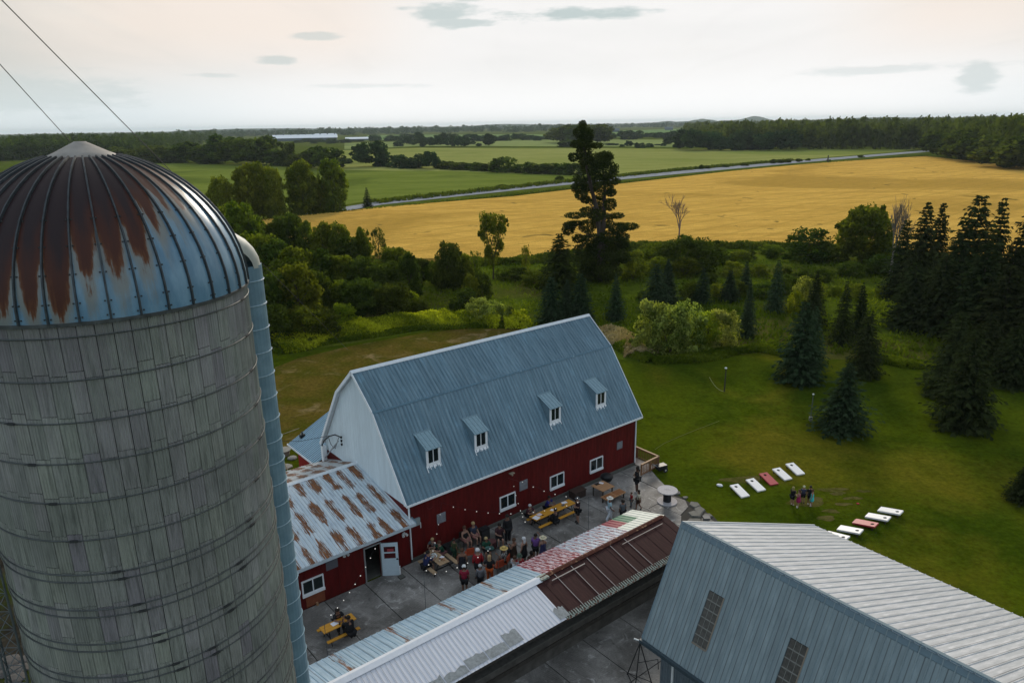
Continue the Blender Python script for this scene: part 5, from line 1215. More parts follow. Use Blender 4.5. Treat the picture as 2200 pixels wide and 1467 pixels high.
# grill lid, barrel, chairs
o = thing('barbecue', 'round black covered barbecue behind the square table', 'barbecue', FB @ Matrix.Translation((-3.55, -.85, .055)))
ob('bowl', MB().lathe([(.10, .3), (.30, .42), (.40, .62), (.41, .64)], 18), IRON, o); ob('lid', MB().lathe([(.42, .64), (.38, .76), (.22, .86), (.02, .88)], 18), IRON, o, smooth=True)
for k in range(3): a = 2*PI*k/3; ob('leg', MB().tube((.15*math.cos(a), .15*math.sin(a), .35), (.32*math.cos(a), .32*math.sin(a), 0), .018), IRON, o)
o = thing('wooden_chest', 'dark wooden chest against the barn foundation left of the square table', 'chest', FB @ Matrix.Translation((-5.85, -.6, .055)))
DW = M('dark_wood', (.045, .028, .022), .7, var=.2)
ob('box', MB().box((-.45, -.28, 0), (.45, .28, .42)), DW, o); ob('lid', MB().box((-.48, -.31, .42), (.48, .31, .48)), DW, o)
OCH = M('orange_plastic', (.36, .055, .020), .5)
def chair(p, rz, label, m=None, group=None):
    o = thing('chair', label, 'chair', Matrix.Translation(p) @ Matrix.Rotation(R(rz), 4, 'Z'), group); m = m or OCH
    ob('seat', MB().box((-.22, -.20, .42), (.22, .22, .45)), m, o); ob('backrest', MB().box((-.21, -.24, .52), (.21, -.20, .85)), m, o)
    for a in (-.19, .19):
        ob('leg', MB().tube((a, .18, .42), (a*1.15, .24, 0), .014, n=5), IRON, o); ob('leg', MB().tube((a, -.20, .85), (a*1.15, -.26, 0), .014, n=5), IRON, o)
chair(gp(1009, 1203), 20, 'orange chair left of the musicians, behind the big red shirt')
chair(gp(1084, 1222), 70, 'orange chair under the straw-hatted musician')
chair(gp(1071, 1230), 30, 'empty orange chair in front of the straw-hatted musician')
chair(B(-14.35, -.60), AW+180, 'dark chair under the person in the black tank top', DW); chair(B(-13.75, -.58), AW+180, 'dark chair under the person in the slate shirt by the wall', DW)
chair(B(-12.75, -1.65), AW+150, 'dark chair under the long-haired musician', DW); chair(B(-14.05, -2.15), AW+160, 'dark chair under the guitarist in green', DW)
AMP = M('black_tolex', (.012, .012, .014), .8, var=.2)
def amp(p, w_, h_, label, rz=AW):
    o = thing('loudspeaker', label, 'speaker', Matrix.Translation(p) @ Matrix.Rotation(R(rz), 4, 'Z'))
    ob('cabinet', MB().box((-w_/2, -.18, 0), (w_/2, .18, h_)), AMP, o); ob('grille', MB().box((-w_/2+.03, -.195, .04), (w_/2-.03, -.181, h_-.12)), M('grille_cloth', (.028, .028, .030), .9), o); ob('handle', MB().box((-.08, -.02, h_), (.08, .02, h_+.03)), IRON, o)
amp(B(-13.15, -.75), .55, .75, 'black loudspeaker cabinet against the wall right of the seated pair'); amp(B(-13.2, -2.9), .6, .5, 'low black amplifier on the yard in front of the guitarist'); amp(B(-15.35, -.62), .7, .6, 'dark amplifier against the red wall left of the tank top')
o = thing('guitar', 'dark guitar with pale edging held by the guitarist in green', 'guitar', Matrix.Translation(B(-14.05, -2.45, .72)) @ Matrix.Rotation(R(AW-20), 4, 'Z') @ Matrix.Rotation(R(12), 4, 'Y'))
gmb = MB(); n = 16; prf = [(.20+.05*math.cos(2*a_)) for a_ in [2*PI*k/n for k in range(n)]]
gmb.add([(prf[k]*math.cos(2*PI*k/n), -.04, .62*prf[k]*math.sin(2*PI*k/n)) for k in range(n)]+[(prf[k]*math.cos(2*PI*k/n), .04, .62*prf[k]*math.sin(2*PI*k/n)) for k in range(n)], [tuple(range(n)), tuple(range(2*n-1, n-1, -1))]+[(k, n+k, n+(k+1) % n, (k+1) % n) for k in range(n)])
ob('body', gmb, M('guitar_teal', (.08, .18, .16), .3), o); ob('neck', MB().box((.2, -.015, -.02), (.80, .01, .02)), DW, o); ob('edging', MB().lathe([(.055, -.001), (.055, .001)], 12), WHITE, o, Matrix.Translation((0, -.043, 0)) @ Matrix.Rotation(PI/2, 4, 'X'))
o = thing('drum', 'dark drum with pale head beside the seated musicians', 'drum', Matrix.Translation(B(-13.4, -1.75)))
ob('shell', MB().lathe([(.25, .1), (.27, .5)], 18), M('dark_maroon', (.05, .012, .015), .5), o); ob('drumhead', MB().lathe([(.265, .505), (.02, .51)], 18), M('drum_skin', (.10, .04, .04), .6), o)
o = thing('music_stand', 'grey slanted music stand in front of the standing musician', 'stand', Matrix.Translation(gp(1101, 1205)) @ Matrix.Rotation(R(30), 4, 'Z'))
ob('desk', MB().box((-.25, -.17, -.01), (.25, .17, .01)), M('stand_grey', (.12, .115, .105), .7), o, Matrix.Translation((0, 0, 1.05)) @ Matrix.Rotation(R(35), 4, 'X')); ob('post', MB().tube((0, 0, .25), (0, 0, 1.03), .014), IRON, o)
for k in range(3): a = 2*PI*k/3; ob('foot', MB().tube((0, 0, .28), (.28*math.cos(a), .28*math.sin(a), 0), .01, n=4), IRON, o)
o = thing('potted_shrub', 'olive leafy potted plant by the wall behind the orange chair', 'plant', Matrix.Translation(B(-15.35, -1.35)))
ob('pot', MB().lathe([(.16, 0), (.20, .28)], 14), M('terracotta', (.20, .06, .03), .8), o)
lm = MB(); rr = random.Random(3)
for k in range(160):
    c = Vector((rr.gauss(0, .17), rr.gauss(0, .17), .55+rr.gauss(0, .13))); q = Matrix.Rotation(rr.uniform(0, 6.28), 3, 'Z') @ Matrix.Rotation(rr.uniform(-1, 1), 3, 'X')
    lm.add([c+q @ Vector(p) for p in ((-.04, 0, 0), (0, -.02, .01), (.05, 0, 0), (0, .025, .01))], [(0, 1, 2, 3)])
lo = ob('foliage', lm, M('olive_leaf', (.05, .06, .015), .7), o); tag(lo, kind='stuff')
# things on the tables
def paper(x, y, rz, label, w_=.21, l_=.28, z=.761, m=PAPER, nm='sheet_of_paper', cat='paper', h=.006): tag(ob(nm, MB().box((-w_/2, -l_/2, 0), (w_/2, l_/2, h)), m, None, FB @ Matrix.Translation((x, y, z)) @ Matrix.Rotation(rz, 4, 'Z')), label, cat)
paper(-23.05, -2.78, .1, 'white sheet of paper on the picnic table nearest the silo', .30, .26)
paper(-10.22, -1.78, .2, 'large white sheet on the left end of the long yellow table', .34, .36); paper(-9.85, -1.62, .1, 'pinkish-white sheet next to the large one on the long yellow table', .28, .24, m=M('paper_pink', (.60, .52, .56), .8))
paper(-8.95, -1.72, .4, 'small white sheet halfway along the long yellow table', .22, .20); paper(-7.85, -1.55, -.2, 'white sheets at the right end of the long yellow table', .34, .22); paper(-8.1, -1.72, .3, 'dark grey folder at the right end of the long yellow table', .26, .16, m=GRY, nm='folder', cat='folder', h=.012)
paper(-9.75, -1.80, 0, 'black phone lying by the papers on the long yellow table', .07, .12, m=IRON, nm='phone', cat='phone', h=.012)
paper(-16.45, -1.55, .3, 'white square napkin on the small brown picnic table', .20, .20)
o = thing('plastic_bag', 'crumpled white plastic bag on the small brown picnic table', 'bag', FB @ Matrix.Translation((-16.75, -1.25, .76)))
bgm = sphere(.17, (0, 0, .06), (1, 1.1, .55), 12, 6); rr = random.Random(4); bgm.v = [(x*rr.uniform(.75, 1.2), y*rr.uniform(.75, 1.2), max(z*rr.uniform(.7, 1.2), 0)) for x, y, z in bgm.v]
ob('bag', bgm, M('white_plastic_film', (.55, .60, .60), .4), o); hm = MB(); hm.path([(-.08, 0, .12), (-.05, .02, .2), (.03, .02, .2), (.07, 0, .12)], .012, 4); ob('handle', hm, MATS['white_plastic_film'], o)
for i, (dx, dy, c, lab) in enumerate(((-.12, -.55, (.55, .45, .35), 'pale'), (.05, -.50, (.30, .14, .07), 'amber'), (.10, -.62, (.42, .22, .12), 'tan'), (-.02, -.42, (.10, .05, .03), 'dark'))):
    o = thing('cup', lab + ' plastic cup on the near end of the small brown picnic table', 'cup', FB @ Matrix.Translation((-16.65+dx, -1.28+dy, .76)))
    ob('cup', MB().lathe([(.030, 0), (.040, .11)], 10), M('cup_'+lab, c, .4), o)
for i, (x, y) in enumerate(((-22.7, -2.9), (-22.5, -2.75), (-22.9, -3.0))):
    tag(ob('drink_can', MB().lathe([(.028, 0), (.033, .01), (.033, .11), (.026, .12), (.01, .121)], 10), IRON, None, FB @ Matrix.Translation((x, y, .76))), ['dark drink can at the elbow of the person on the near bench by the silo', 'dark drink can farthest from the paper on the picnic table by the silo', 'dark drink can nearest the paper on the picnic table by the silo'][i], 'can')
# cable spool table
SPW = M('weathered_spool_wood', (.42, .40, .41), .8, var=.15, vscale=6, vstretch=(.5, 8, 1), col2=(.27, .26, .26), fac=(.55, .7))
sp = G(1433, 1079)
o = thing('cable_spool_table', 'large wooden cable spool standing as a table at the corner of the yard', 'spool table', Matrix.Translation((sp.x, sp.y, .055)) @ Matrix.Rotation(.7, 4, 'Z'))
RS = .60
def disc_planks(z0, z1, r, nm):
    nP = 8; w_ = 2*r/nP
    for k in range(nP):
        y0, y1 = -r+k*w_+.003, -r+(k+1)*w_-.003; 
        pts = []; ys = [y0+(y1-y0)*q/4 for q in range(5)]
        left = [(-math.sqrt(max(r*r-y*y, 0)), y) for y in ys]; right = [(math.sqrt(max(r*r-y*y, 0)), y) for y in reversed(ys)]
        pl = left+right; n = len(pl); mb = MB(); mb.add([(x, y, z0) for x, y in pl]+[(x, y, z1) for x, y in pl], [tuple(range(n)), tuple(range(2*n-1, n-1, -1))]+[(i, (i+1) % n, n+(i+1) % n, n+i) for i in range(n)])
        ob(nm, mb, SPW, o)
disc_planks(0, .05, RS, 'base_plank'); disc_planks(.74, .79, RS, 'top_plank')
ob('drum', MB().lathe([(.24, .05), (.24, .74)], 20), M('spool_core', (.020, .020, .024), .7, var=.3, vscale=8), o)
mk = MB(); rr = random.Random(2)       # faded lettering on the top: short illegible strokes in two rows
for row, yy in enumerate((.06, -.06)):
    for k in range(7-2*row):
        x = -.20+k*.06+row*.05; mk.box((x, yy-.035, .7905), (x+.012, yy+.03, .792))
        if k % 2: mk.box((x+.013, yy+.02, .7905), (x+.04, yy+.03, .792))
        else: mk.box((x+.013, yy-.03, .7905), (x+.036, yy-.022, .792))
ob('faded_lettering', mk, M('faded_ink', (.07, .07, .075), .8), o, Matrix.Rotation(-1.1, 4, 'Z'))
# railing round the side deck
WR = M('deck_wood', (.19, .095, .045), .75, var=.2, vscale=5, objrand=.12)
CAPW = M('deck_rail_cap', (.34, .21, .11), .7, var=.15)
o = thing('deck_railing', 'brown wooden railing with thin balusters round the deck at the barn gable', 'railing', FB)
A1, C1, B1 = Vector((1.0, 2.4, 0)), Vector((.98, -1.22, 0)), Vector((-.78, -1.30, 0))
RH = .86
for P0, P1 in ((B1, C1), (C1, A1)):
    d = P1-P0; ln = d.length; d.normalize(); yaw = math.atan2(d.y, d.x); T = Matrix.Translation(P0) @ Matrix.Rotation(yaw, 4, 'Z')
    ob('top_rail', MB().box((-.04, -.06, RH-.035), (ln+.04, .06, RH)), CAPW, o, T); ob('bottom_rail', MB().box((0, -.02, .10), (ln, .02, .16)), WR, o, T); ob('upper_rail', MB().box((0, -.02, RH-.13), (ln, .02, RH-.07)), WR, o, T)
    nb2 = int(ln/.15); bm2 = MB().box((-.030, -.035, .03), (.030, -.021, RH-.05)).mesh('baluster', WR)
    for k in range(1, nb2): link('baluster', bm2, o, T @ Matrix.Translation((k*ln/nb2, 0, 0)))
    for k in (0, .5, 1): ob('post', MB().box((ln*k-.045, -.045, 0), (ln*k+.045, .045, RH-.036)), WR, o, T)
dk = thing('side_deck', 'weathered pale boards of the little deck inside the railing', 'deck', FB)
for k in range(9): ob('deck_board', MB().box((.12, -1.15+k*.38, .03), (.93, -1.15+k*.38+.365, .075)), M('pale_deck_board', (.30, .27, .25), .8, var=.15, objrand=.1), dk)
o = thing('hand_cart', 'black two-wheeled garden cart parked behind the railing corner', 'cart', Matrix.Translation(G(1421, 1012)) @ Matrix.Rotation(R(25), 4, 'Z'))
ob('body', MB().box((-.35, -.22, .22), (.30, .22, .48)), IRON, o); ob('frame', MB().box((-.32, -.19, .16), (.27, .19, .22)), IRON, o)
for s_ in (-1, 1):
    wh = ob('wheel', MB().lathe([(.17, -.03), (.17, .03)], 16), M('tyre', (.02, .02, .02), .9), o, Matrix.Translation((.12, s_*.27, .17)) @ Matrix.Rotation(PI/2, 4, 'X')); ob('hub', MB().lathe([(.06, -.035), (.06, .035)], 10), M('hub_white', (.5, .5, .48), .5), wh)
ob('handle', MB().tube((-.35, -.12, .42), (-.65, -.12, .62), .015).tube((-.35, .12, .42), (-.65, .12, .62), .015).tube((-.65, -.12, .62), (-.65, .12, .62), .015), GREY, o)

# cornhole boards
BW = M('board_white', (.78, .77, .76), .5, var=.03); BR = M('board_red', (.36, .035, .045), .5, var=.08)
hole_m = M('hole_black', (.008, .008, .008), .9)
def corn(p_low, p_high, m, label, grp):
    p_low, p_high = Vector(p_low), Vector(p_high); d = p_high-p_low; yaw = math.atan2(d.y, d.x)
    o = thing('cornhole_board', label, 'game board', Matrix.Translation((p_low.x, p_low.y, .01)) @ Matrix.Rotation(yaw, 4, 'Z'), grp)
    ln, wd = 1.22, .60; z0, z1 = .08, .30; sl = math.atan2(z1-z0, ln)
    T = Matrix.Translation((0, 0, z0)) @ Matrix.Rotation(-sl, 4, 'Y'); hx, hr = ln-.23, .10; n = 16
    # deck with a real round hole
    ring_ = [(hx+hr*math.cos(2*PI*k/n), hr*math.sin(2*PI*k/n)) for k in range(n)]
    def edge(a):
        c, s_ = math.cos(a), math.sin(a); x0, x1 = hx-0, 0
        t_ = min([(v) for v in (((ln-hx)/c) if c > 1e-6 else 1e9, (-(hx-(hx-.3))/c) if c < -1e-6 else 1e9, ((wd/2)/s_) if s_ > 1e-6 else 1e9, ((-wd/2)/s_) if s_ < -1e-6 else 1e9)])
        return (hx+c*t_, s_*t_)
    out_ = [edge(2*PI*k/n) for k in range(n)]
    # snap to the corners of the square round the hole
    xs0 = hx-.3
    for cx_, cy_ in ((ln, wd/2), (xs0, wd/2), (xs0, -wd/2), (ln, -wd/2)):
        k = min(range(n), key=lambda q: (out_[q][0]-cx_)**2+(out_[q][1]-cy_)**2); out_[k] = (cx_, cy_)
    dm = MB()
    for z, fl in ((0, 0), (-.02, 1)):
        vs = [(x, y, z) for x, y in ring_]+[(x, y, z) for x, y in out_]; dm.add(vs, [((k+1) % n, k, n+k, n+(k+1) % n) for k in range(n)])
        dm.add([(0, -wd/2, z), (xs0, -wd/2, z), (xs0, wd/2, z), (0, wd/2, z)], [(0, 1, 2, 3)])
    dm.add([(x, y, z) for z in (0, -.02) for x, y in ring_], [(k, (k+1) % n, n+(k+1) % n, n+k) for k in range(n)])
    ob('deck', dm, m, o, T)
    ob('frame', MB().box((0, -wd/2, -.09), (ln, -wd/2+.02, -.021)).box((0, wd/2-.02, -.09), (ln, wd/2, -.021)).box((0, -wd/2+.02, -.09), (.02, wd/2-.02, -.021)).box((ln-.02, -wd/2+.02, -.09), (ln, wd/2-.02, -.021)), m, o, T)
    ob('hole_shade_disc', MB().lathe([(.14, -.035), (.14, -.03)], 12), hole_m, o, T @ Matrix.Translation((hx, 0, 0)))  # black disc added below the hole to stand in for its shade
    for s_ in (-1, 1): ob('leg', MB().box((ln-.16, s_*(wd/2-.05)-.02, 0), (ln-.10, s_*(wd/2-.05)+.02, z1-.04)), SOOT, o)
far_l = ['white board at the left end of the farther row, nearest the white scrap', 'white board left of the red one in the farther row', 'red board in the middle of the farther row', 'white board right of the red one in the farther row', 'white board at the right end of the farther row']
for i, ((a, b_), (c, d_)) in enumerate((((1576, 1052), (1610, 1070)), ((1611, 1040), (1645, 1057)), ((1640, 1028), (1672, 1044)), ((1668, 1017), (1702, 1033)), ((1696, 1006), (1729, 1022)))):
    hi_, lo_ = G(a+9, b_-4, .25), G(c-8, d_-3, .05)
    v = (hi_-lo_); v.z = 0; v.normalize(); corn(lo_, lo_+v, BR if i == 2 else BW, far_l[i], 'boards of the two game rows')
near_l = ['white board half hidden behind the grey shed roof in the nearer row', 'white board just left of the red one in the nearer row', 'red board in the middle of the nearer row', 'white board right of the red one in the nearer row', 'white board at the far right end of the nearer row']
for i, ((a, b_), (c, d_)) in enumerate((((1772, 1145), (1818, 1156)), ((1800, 1133), (1846, 1141)), ((1833, 1119), (1878, 1127)), ((1860, 1106), (1904, 1113)), ((1887, 1093), (1931, 1100)))):
    lo_, hi_ = G(a+2, b_-1, .08), G(c, d_-1, .28)
    v = (hi_-lo_); v.z = 0; v.normalize(); corn(lo_, lo_+v, BR if i == 2 else BW, near_l[i], 'boards of the two game rows')
mb = sphere(.16, (0, 0, .06), (1.3, .8, .6), 8, 5); tag(ob('white_bag', mb, WHITE, None, Matrix.Translation(G(1546, 1044)) @ Matrix.Rotation(-.5, 4, 'Z')), 'small white bag on the grass left of the farther row of boards', 'bag')
tag(ob('red_beanbag', MB().box((-.07, -.07, 0), (.07, .07, .04)), REDC, None, Matrix.Translation(G(1843, 1082))), 'small red beanbag in the grass above the nearer row of boards', 'beanbag')
# garden posts
POSTW = M('dark_post_wood', (.045, .040, .030), .85)
o = thing('lamp_post', 'dark wooden lamp post with white cap on the lawn, left of the spruces', 'lamp post', Matrix.Translation(G(1556, 841)))
ob('pole', MB().tube((0, 0, 0), (.02, 0, 2.05), .06, .05, 8), POSTW, o); ob('lamp_cap', MB().lathe([(.10, 2.06), (.11, 2.12), (.02, 2.18)], 10), WHITE, o)
mb = MB(); P0 = Vector((-1.0, 1.2, .9)); mb.path([P0+(Vector((-.05, 0, .02))-P0)*t_+Vector((0, 0, -1.1*t_*(1-t_))) for t_ in [k/8 for k in range(9)]], .018, 4); ob('hanging_rope', mb, M('pale_rope', (.30, .30, .18), .8), o)
o = thing('lamp_post', 'thin grey lamp post with white tip beside the small lone spruce', 'lamp post', Matrix.Translation(G(1741, 906)))
ob('pole', MB().tube((0, 0, 0), (0, 0, 2.2), .045, .035, 8), M('grey_post', (.10, .11, .09), .8), o); ob('lamp_cap', MB().lathe([(.07, 2.2), (.08, 2.25), (.02, 2.3)], 10), WHITE, o); ob('base_box', MB().box((-.1, -.1, .12), (.1, .1, .42)), M('dull_white', (.3, .3, .27), .7), o)
tag(ob('white_hose', (lambda q: (q.path([G(1407, 966)+Vector((0, 0, .03)), G(1425, 954)+Vector((0, 0, .03)), G(1460, 938)+Vector((0, 0, .03)), G(1500, 922)+Vector((0, 0, .03)), G(1545, 905)+Vector((0, 0, .03))], .018, 4), q)[1])(MB()), M('pale_hose', (.16, .18, .04), .8)), 'thin pale hose lying across the lawn from the deck railing', 'hose')

# string lights: catenaries from the red wall to the shed eave and back
BULB = M('bulb_glass', (.85, .83, .78), .3)
BULB.node_tree.nodes['Principled BSDF'].inputs['Emission Color'].default_value = (1, .92, .8, 1); BULB.node_tree.nodes['Principled BSDF'].inputs['Emission Strength'].default_value = .35
bme = sphere(.027, n=8, m=5).mesh('bulb', BULB, True)
def strand(a, c, sag, label, step=.60):
    a, c = Vector(a), Vector(c); ln = (c-a).length; n = max(6, int(ln/step))
    pts = [a+(c-a)*k/n+Vector((0, 0, -4*sag*(k/n)*(1-k/n))) for k in range(n+1)]
    o = thing('string_lights', label, 'string lights', FB, 'string lights over the yard')
    m_ = MB(); m_.path(pts, .005, 4); ob('cable', m_, IRON, o)
    for k in range(1, n): link('bulb', bme, o, Matrix.Translation(pts[k]-Vector((0, 0, .07))))
WLL, EAV = (-.12, 2.75), (-8.2, 2.35)
def wl_(x): return (x, WLL[0], WLL[1])
def ev_(x): return (x, EAV[0]+.2, EAV[1])
# posts carrying the strings at the shed side
def lp(x, y, label):
    o = thing('string_light_pole', label, 'pole', FB @ Matrix.Translation((x, y, .055)), 'thin poles carrying the string lights')
    ob('shaft', MB().tube((0, 0, 0), (0, 0, 2.5), .012, n=6), TM, o); ob('foot', MB().lathe([(.16, 0), (.16, .05), (.03, .07)], 12), M('pole_foot', (.05, .05, .05), .8), o)
lp(-15.1, -4.55, 'thin black pole carrying string lights by the shed below the crowd'); lp(-19.3, -4.45, 'thin black pole carrying string lights by the shed below the open door'); lp(-8.6, -4.3, 'thin black pole carrying string lights between the long table and the striped roof'); lp(-24.2, -4.5, 'thin black pole carrying string lights by the table nearest the silo')
E_ = lambda x, y=-4.5: (x, y, 2.5)
strand((-15.4, -.12, 2.9), E_(-19.3, -4.45), .55, 'string of small bulbs slanting from the red wall to the pole below the open door')
strand((-15.4, -.12, 2.9), E_(-8.6, -4.3), .75, 'string of small bulbs from the red wall over the crowd towards the striped roof')
strand((-19.2, -.2, 2.35), E_(-24.2), .40, 'string of small bulbs from above the open door to the pole by the nearest table')
strand(E_(-19.3, -4.45), E_(-15.1, -4.55), .35, 'string of small bulbs running along the shed eave below the picnic table')
strand((-10.6, -.12, 2.9), E_(-8.6, -4.3), .35, 'string of small bulbs from between two barn windows to the pole by the long table')
strand((-10.6, -.12, 2.9), (-12.9, -4.2, 2.45), .45, 'string of small bulbs from between two barn windows down over the standing audience')
# ================================================================ VEGETATION
def leaf_mat(name, ca, cb, trans=.35, objrand=.18, hue=.02, tcol=None):
    m = bpy.data.materials.new(name); m.use_nodes = True; t = m.node_tree; t.nodes.clear(); b = NB(t)
    at = b.n('ShaderNodeAttribute', attribute_name='tint').outputs['Fac']
    c = b.mix(at, ca, cb); oi = b.n('ShaderNodeObjectInfo').outputs['Random']
    hs = b.n('ShaderNodeHueSaturation'); t.links.new(c, hs.inputs['Color'])
    t.links.new(b.lin(oi, 0, 1, 1-objrand, 1+objrand), hs.inputs['Value']); t.links.new(b.lin(b.m('FRACT', b.m('MULTIPLY', oi, 13.7)), 0, 1, .5-hue, .5+hue), hs.inputs['Hue'])
    d = b.n('ShaderNodeBsdfDiffuse'); t.links.new(hs.outputs[0], d.inputs[0])
    tr = b.n('ShaderNodeBsdfTranslucent'); t.links.new(b.mix(1, hs.outputs[0], tcol or (1.5, 1.6, .6), 'MULTIPLY'), tr.inputs[0])
    mx = b.n('ShaderNodeMixShader'); mx.inputs[0].default_value = trans; t.links.new(d.outputs[0], mx.inputs[1]); t.links.new(tr.outputs[0], mx.inputs[2])
    o = b.n('ShaderNodeOutputMaterial'); t.links.new(mx.outputs[0], o.inputs[0]); return m
LM = dict(
    mid=leaf_mat('leaves_mid_green', (.060, .085, .009), (.165, .190, .024), .45),
    dark=leaf_mat('leaves_dark_green', (.030, .048, .008), (.082, .108, .018), .35),
    bright=leaf_mat('leaves_bright_green', (.110, .150, .010), (.28, .31, .022), .5),
    willow=leaf_mat('leaves_silver_green', (.055, .080, .012), (.34, .36, .09), .42),
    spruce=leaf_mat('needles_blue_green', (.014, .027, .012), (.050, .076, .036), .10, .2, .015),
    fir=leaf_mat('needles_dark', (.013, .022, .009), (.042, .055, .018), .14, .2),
    pine=leaf_mat('needles_pine', (.016, .028, .007), (.050, .064, .014), .22, .1),
    far=leaf_mat('leaves_far', (.022, .045, .018), (.050, .085, .026), .2, .22),
    weed=leaf_mat('weed_leaves', (.10, .14, .008), (.50, .50, .030), .45, 0, 0),
    grass=leaf_mat('tall_grass_blades', (.045, .075, .006), (.14, .175, .014), .35, 0, 0),
    reed=leaf_mat('dry_reeds', (.22, .16, .09), (.45, .36, .22), .3, 0, 0),
    crop=leaf_mat('field_edge_grass', (.045, .07, .010), (.11, .13, .018), .35, 0, 0))
BARK = M('bark', (.060, .045, .034), .9, var=.3, vscale=8, vstretch=(4, 4, .5)); BARKG = M('grey_bark', (.17, .15, .13), .9, var=.2, vscale=8)
def quads(name, C, A, Bv, tint, mat):
    """mesh of leaf quads: centres C, half axes A and B"""
    n = len(C); V = np.empty((n*4, 3), np.float32)
    V[0::4] = C-A-Bv*.35; V[1::4] = C+A*.15-Bv; V[2::4] = C+A+Bv*.35; V[3::4] = C-A*.15+Bv
    me = bpy.data.meshes.new(name); me.vertices.add(n*4); me.vertices.foreach_set('co', V.ravel())
    me.loops.add(n*4); me.loops.foreach_set('vertex_index', np.arange(n*4, dtype=np.int32))
    me.polygons.add(n); me.polygons.foreach_set('loop_start', np.arange(0, n*4, 4, dtype=np.int32)); me.polygons.foreach_set('loop_total', np.full(n, 4, np.int32))
    a = me.attributes.new('tint', 'FLOAT', 'FACE'); a.data.foreach_set('value', tint.astype(np.float32))
    if mat: me.materials.append(mat)
    me.update(calc_edges=True); return me
def runit(n, g): v = g.normal(size=(n, 3)); return v/np.linalg.norm(v, axis=1, keepdims=True)
def env(shape, h):
    if shape == 'round': return np.sqrt(np.clip(1-((h-.57)/.45)**2, 0, 1))*.5
    if shape == 'tall': return np.clip(np.sqrt(np.clip(1-((h-.48)/.54)**2, 0, 1))*.5*(1.05-.35*h), 0, .5)
    if shape == 'column': return np.clip(np.sqrt(np.clip(1-((h-.5)/.52)**2, 0, 1))*.5, 0, .5)
    if shape == 'bush': return np.sqrt(np.clip(1-((h-.30)/.72)**2, 0, 1))*.5
    if shape == 'vase': return np.clip(.12+.5*(h-.2)**1.1, .08, .5)*np.sqrt(np.clip((1.02-h)/.25, 0, 1))
def crown_arrays(seed, shape, lobes, per, leaf, lobe_r=.13, spread=.92, core=.25):
    g = np.random.default_rng(seed); lo = {'round': .16, 'tall': .04, 'column': .03, 'bush': .0, 'vase': .22}[shape]
    C, T = [], []
    for k in range(lobes):
        for _ in range(30):
            h = g.uniform(lo, .96); r = env(shape, np.array(h)); 
            if g.random() < (r/.5)**1.0: break
        rr_ = r*np.sqrt(g.uniform(core, 1))*spread; a = g.uniform(0, 2*PI)
        tw_ = k % 5 < 2
        if tw_: rr_ = r*1.06
        c = np.array([rr_*math.cos(a), rr_*math.sin(a), min(h*(1.03 if tw_ else 1), .99)]); lr = lobe_r*(g.uniform(.3, .55) if tw_ else g.uniform(.7, 1.25))
        m = int(per*(g.uniform(.25, .4) if tw_ else g.uniform(.7, 1.3))); d = runit(m, g); rad = lr*g.uniform(.55, 1.25, (m, 1)); p = c+d*rad*np.array([1, 1, .8])
        ok = (p[:, 2] > .0); p = p[ok]
        lt = g.uniform(.0, .95); C.append(p); T.append(np.clip(lt+g.normal(0, .25, len(p)), 0, 1))
    m = int(lobes*per*.26); h = g.uniform(lo, .97, m*2); r = env(shape, h); ok = g.uniform(0, .5, m*2) < r+.02; h, r = h[ok][:m], r[ok][:m]; m = len(h)
    q = r*np.sqrt(g.uniform(.1, 1, m))*(.92+.12*np.sin(h*25+seed)); a = g.uniform(0, 2*PI, m); C.append(np.c_[q*np.cos(a), q*np.sin(a), h]); T.append(np.clip(g.normal(.4, .22, m), 0, 1))
    C = np.concatenate(C); T = np.concatenate(T); n = len(C)
    A = runit(n, g); Bv = np.cross(A, runit(n, g)); Bv /= np.linalg.norm(Bv, axis=1, keepdims=True)+1e-6
    s = leaf*g.uniform(.6, 1.3, (n, 1)); return C, A*s, Bv*s*.7, T
def conifer_arrays(seed, levels=38, nb=16, per=8, droop=.25, leaf=.052, ragged=.15, base=.02, pw=.85):
    g = np.random.default_rng(seed); C, A, Bq, T = [], [], [], []
    for L_ in range(levels):
        t = (L_+g.uniform(-.3, .3))/levels; t = min(max(t, 0), .985); z0 = base+(1-base)*t
        r = .5*(1-t)**pw*(1-.25*max(0, .12-t)/.12)+.012; m = max(4, int(nb*(1-t)**.5))
        for k in range(m):
            a = 2*PI*(k+g.uniform(0, 1))/m; rr_ = r*(1+g.normal(0, ragged)); tw = g.uniform(.2, .8)
            if g.random() < .06: rr_ *= 1.2
            for q in range(per):
                f = (q+g.uniform(.2, .8))/per
                if rr_*f < .01: continue
                z = z0-droop*rr_*f*(1.1-f*.35)+.02*f; c = np.array([rr_*f*math.cos(a), rr_*f*math.sin(a), z])
                for s in (-1, 1):
                    d = np.array([math.cos(a+s*.6), math.sin(a+s*.6), -.25+g.normal(0, .12)]); d /= np.linalg.norm(d)
                    w_ = np.array([-d[1], d[0], g.normal(0, .35)]); w_ /= np.linalg.norm(w_)
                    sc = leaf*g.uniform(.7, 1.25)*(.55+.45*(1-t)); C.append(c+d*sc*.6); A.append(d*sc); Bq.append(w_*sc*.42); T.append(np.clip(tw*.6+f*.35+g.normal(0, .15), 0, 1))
    C, A, Bq, T = map(np.array, (C, A, Bq, T)); ok = C[:, 2] > .004; return C[ok], A[ok], Bq[ok], T[ok]
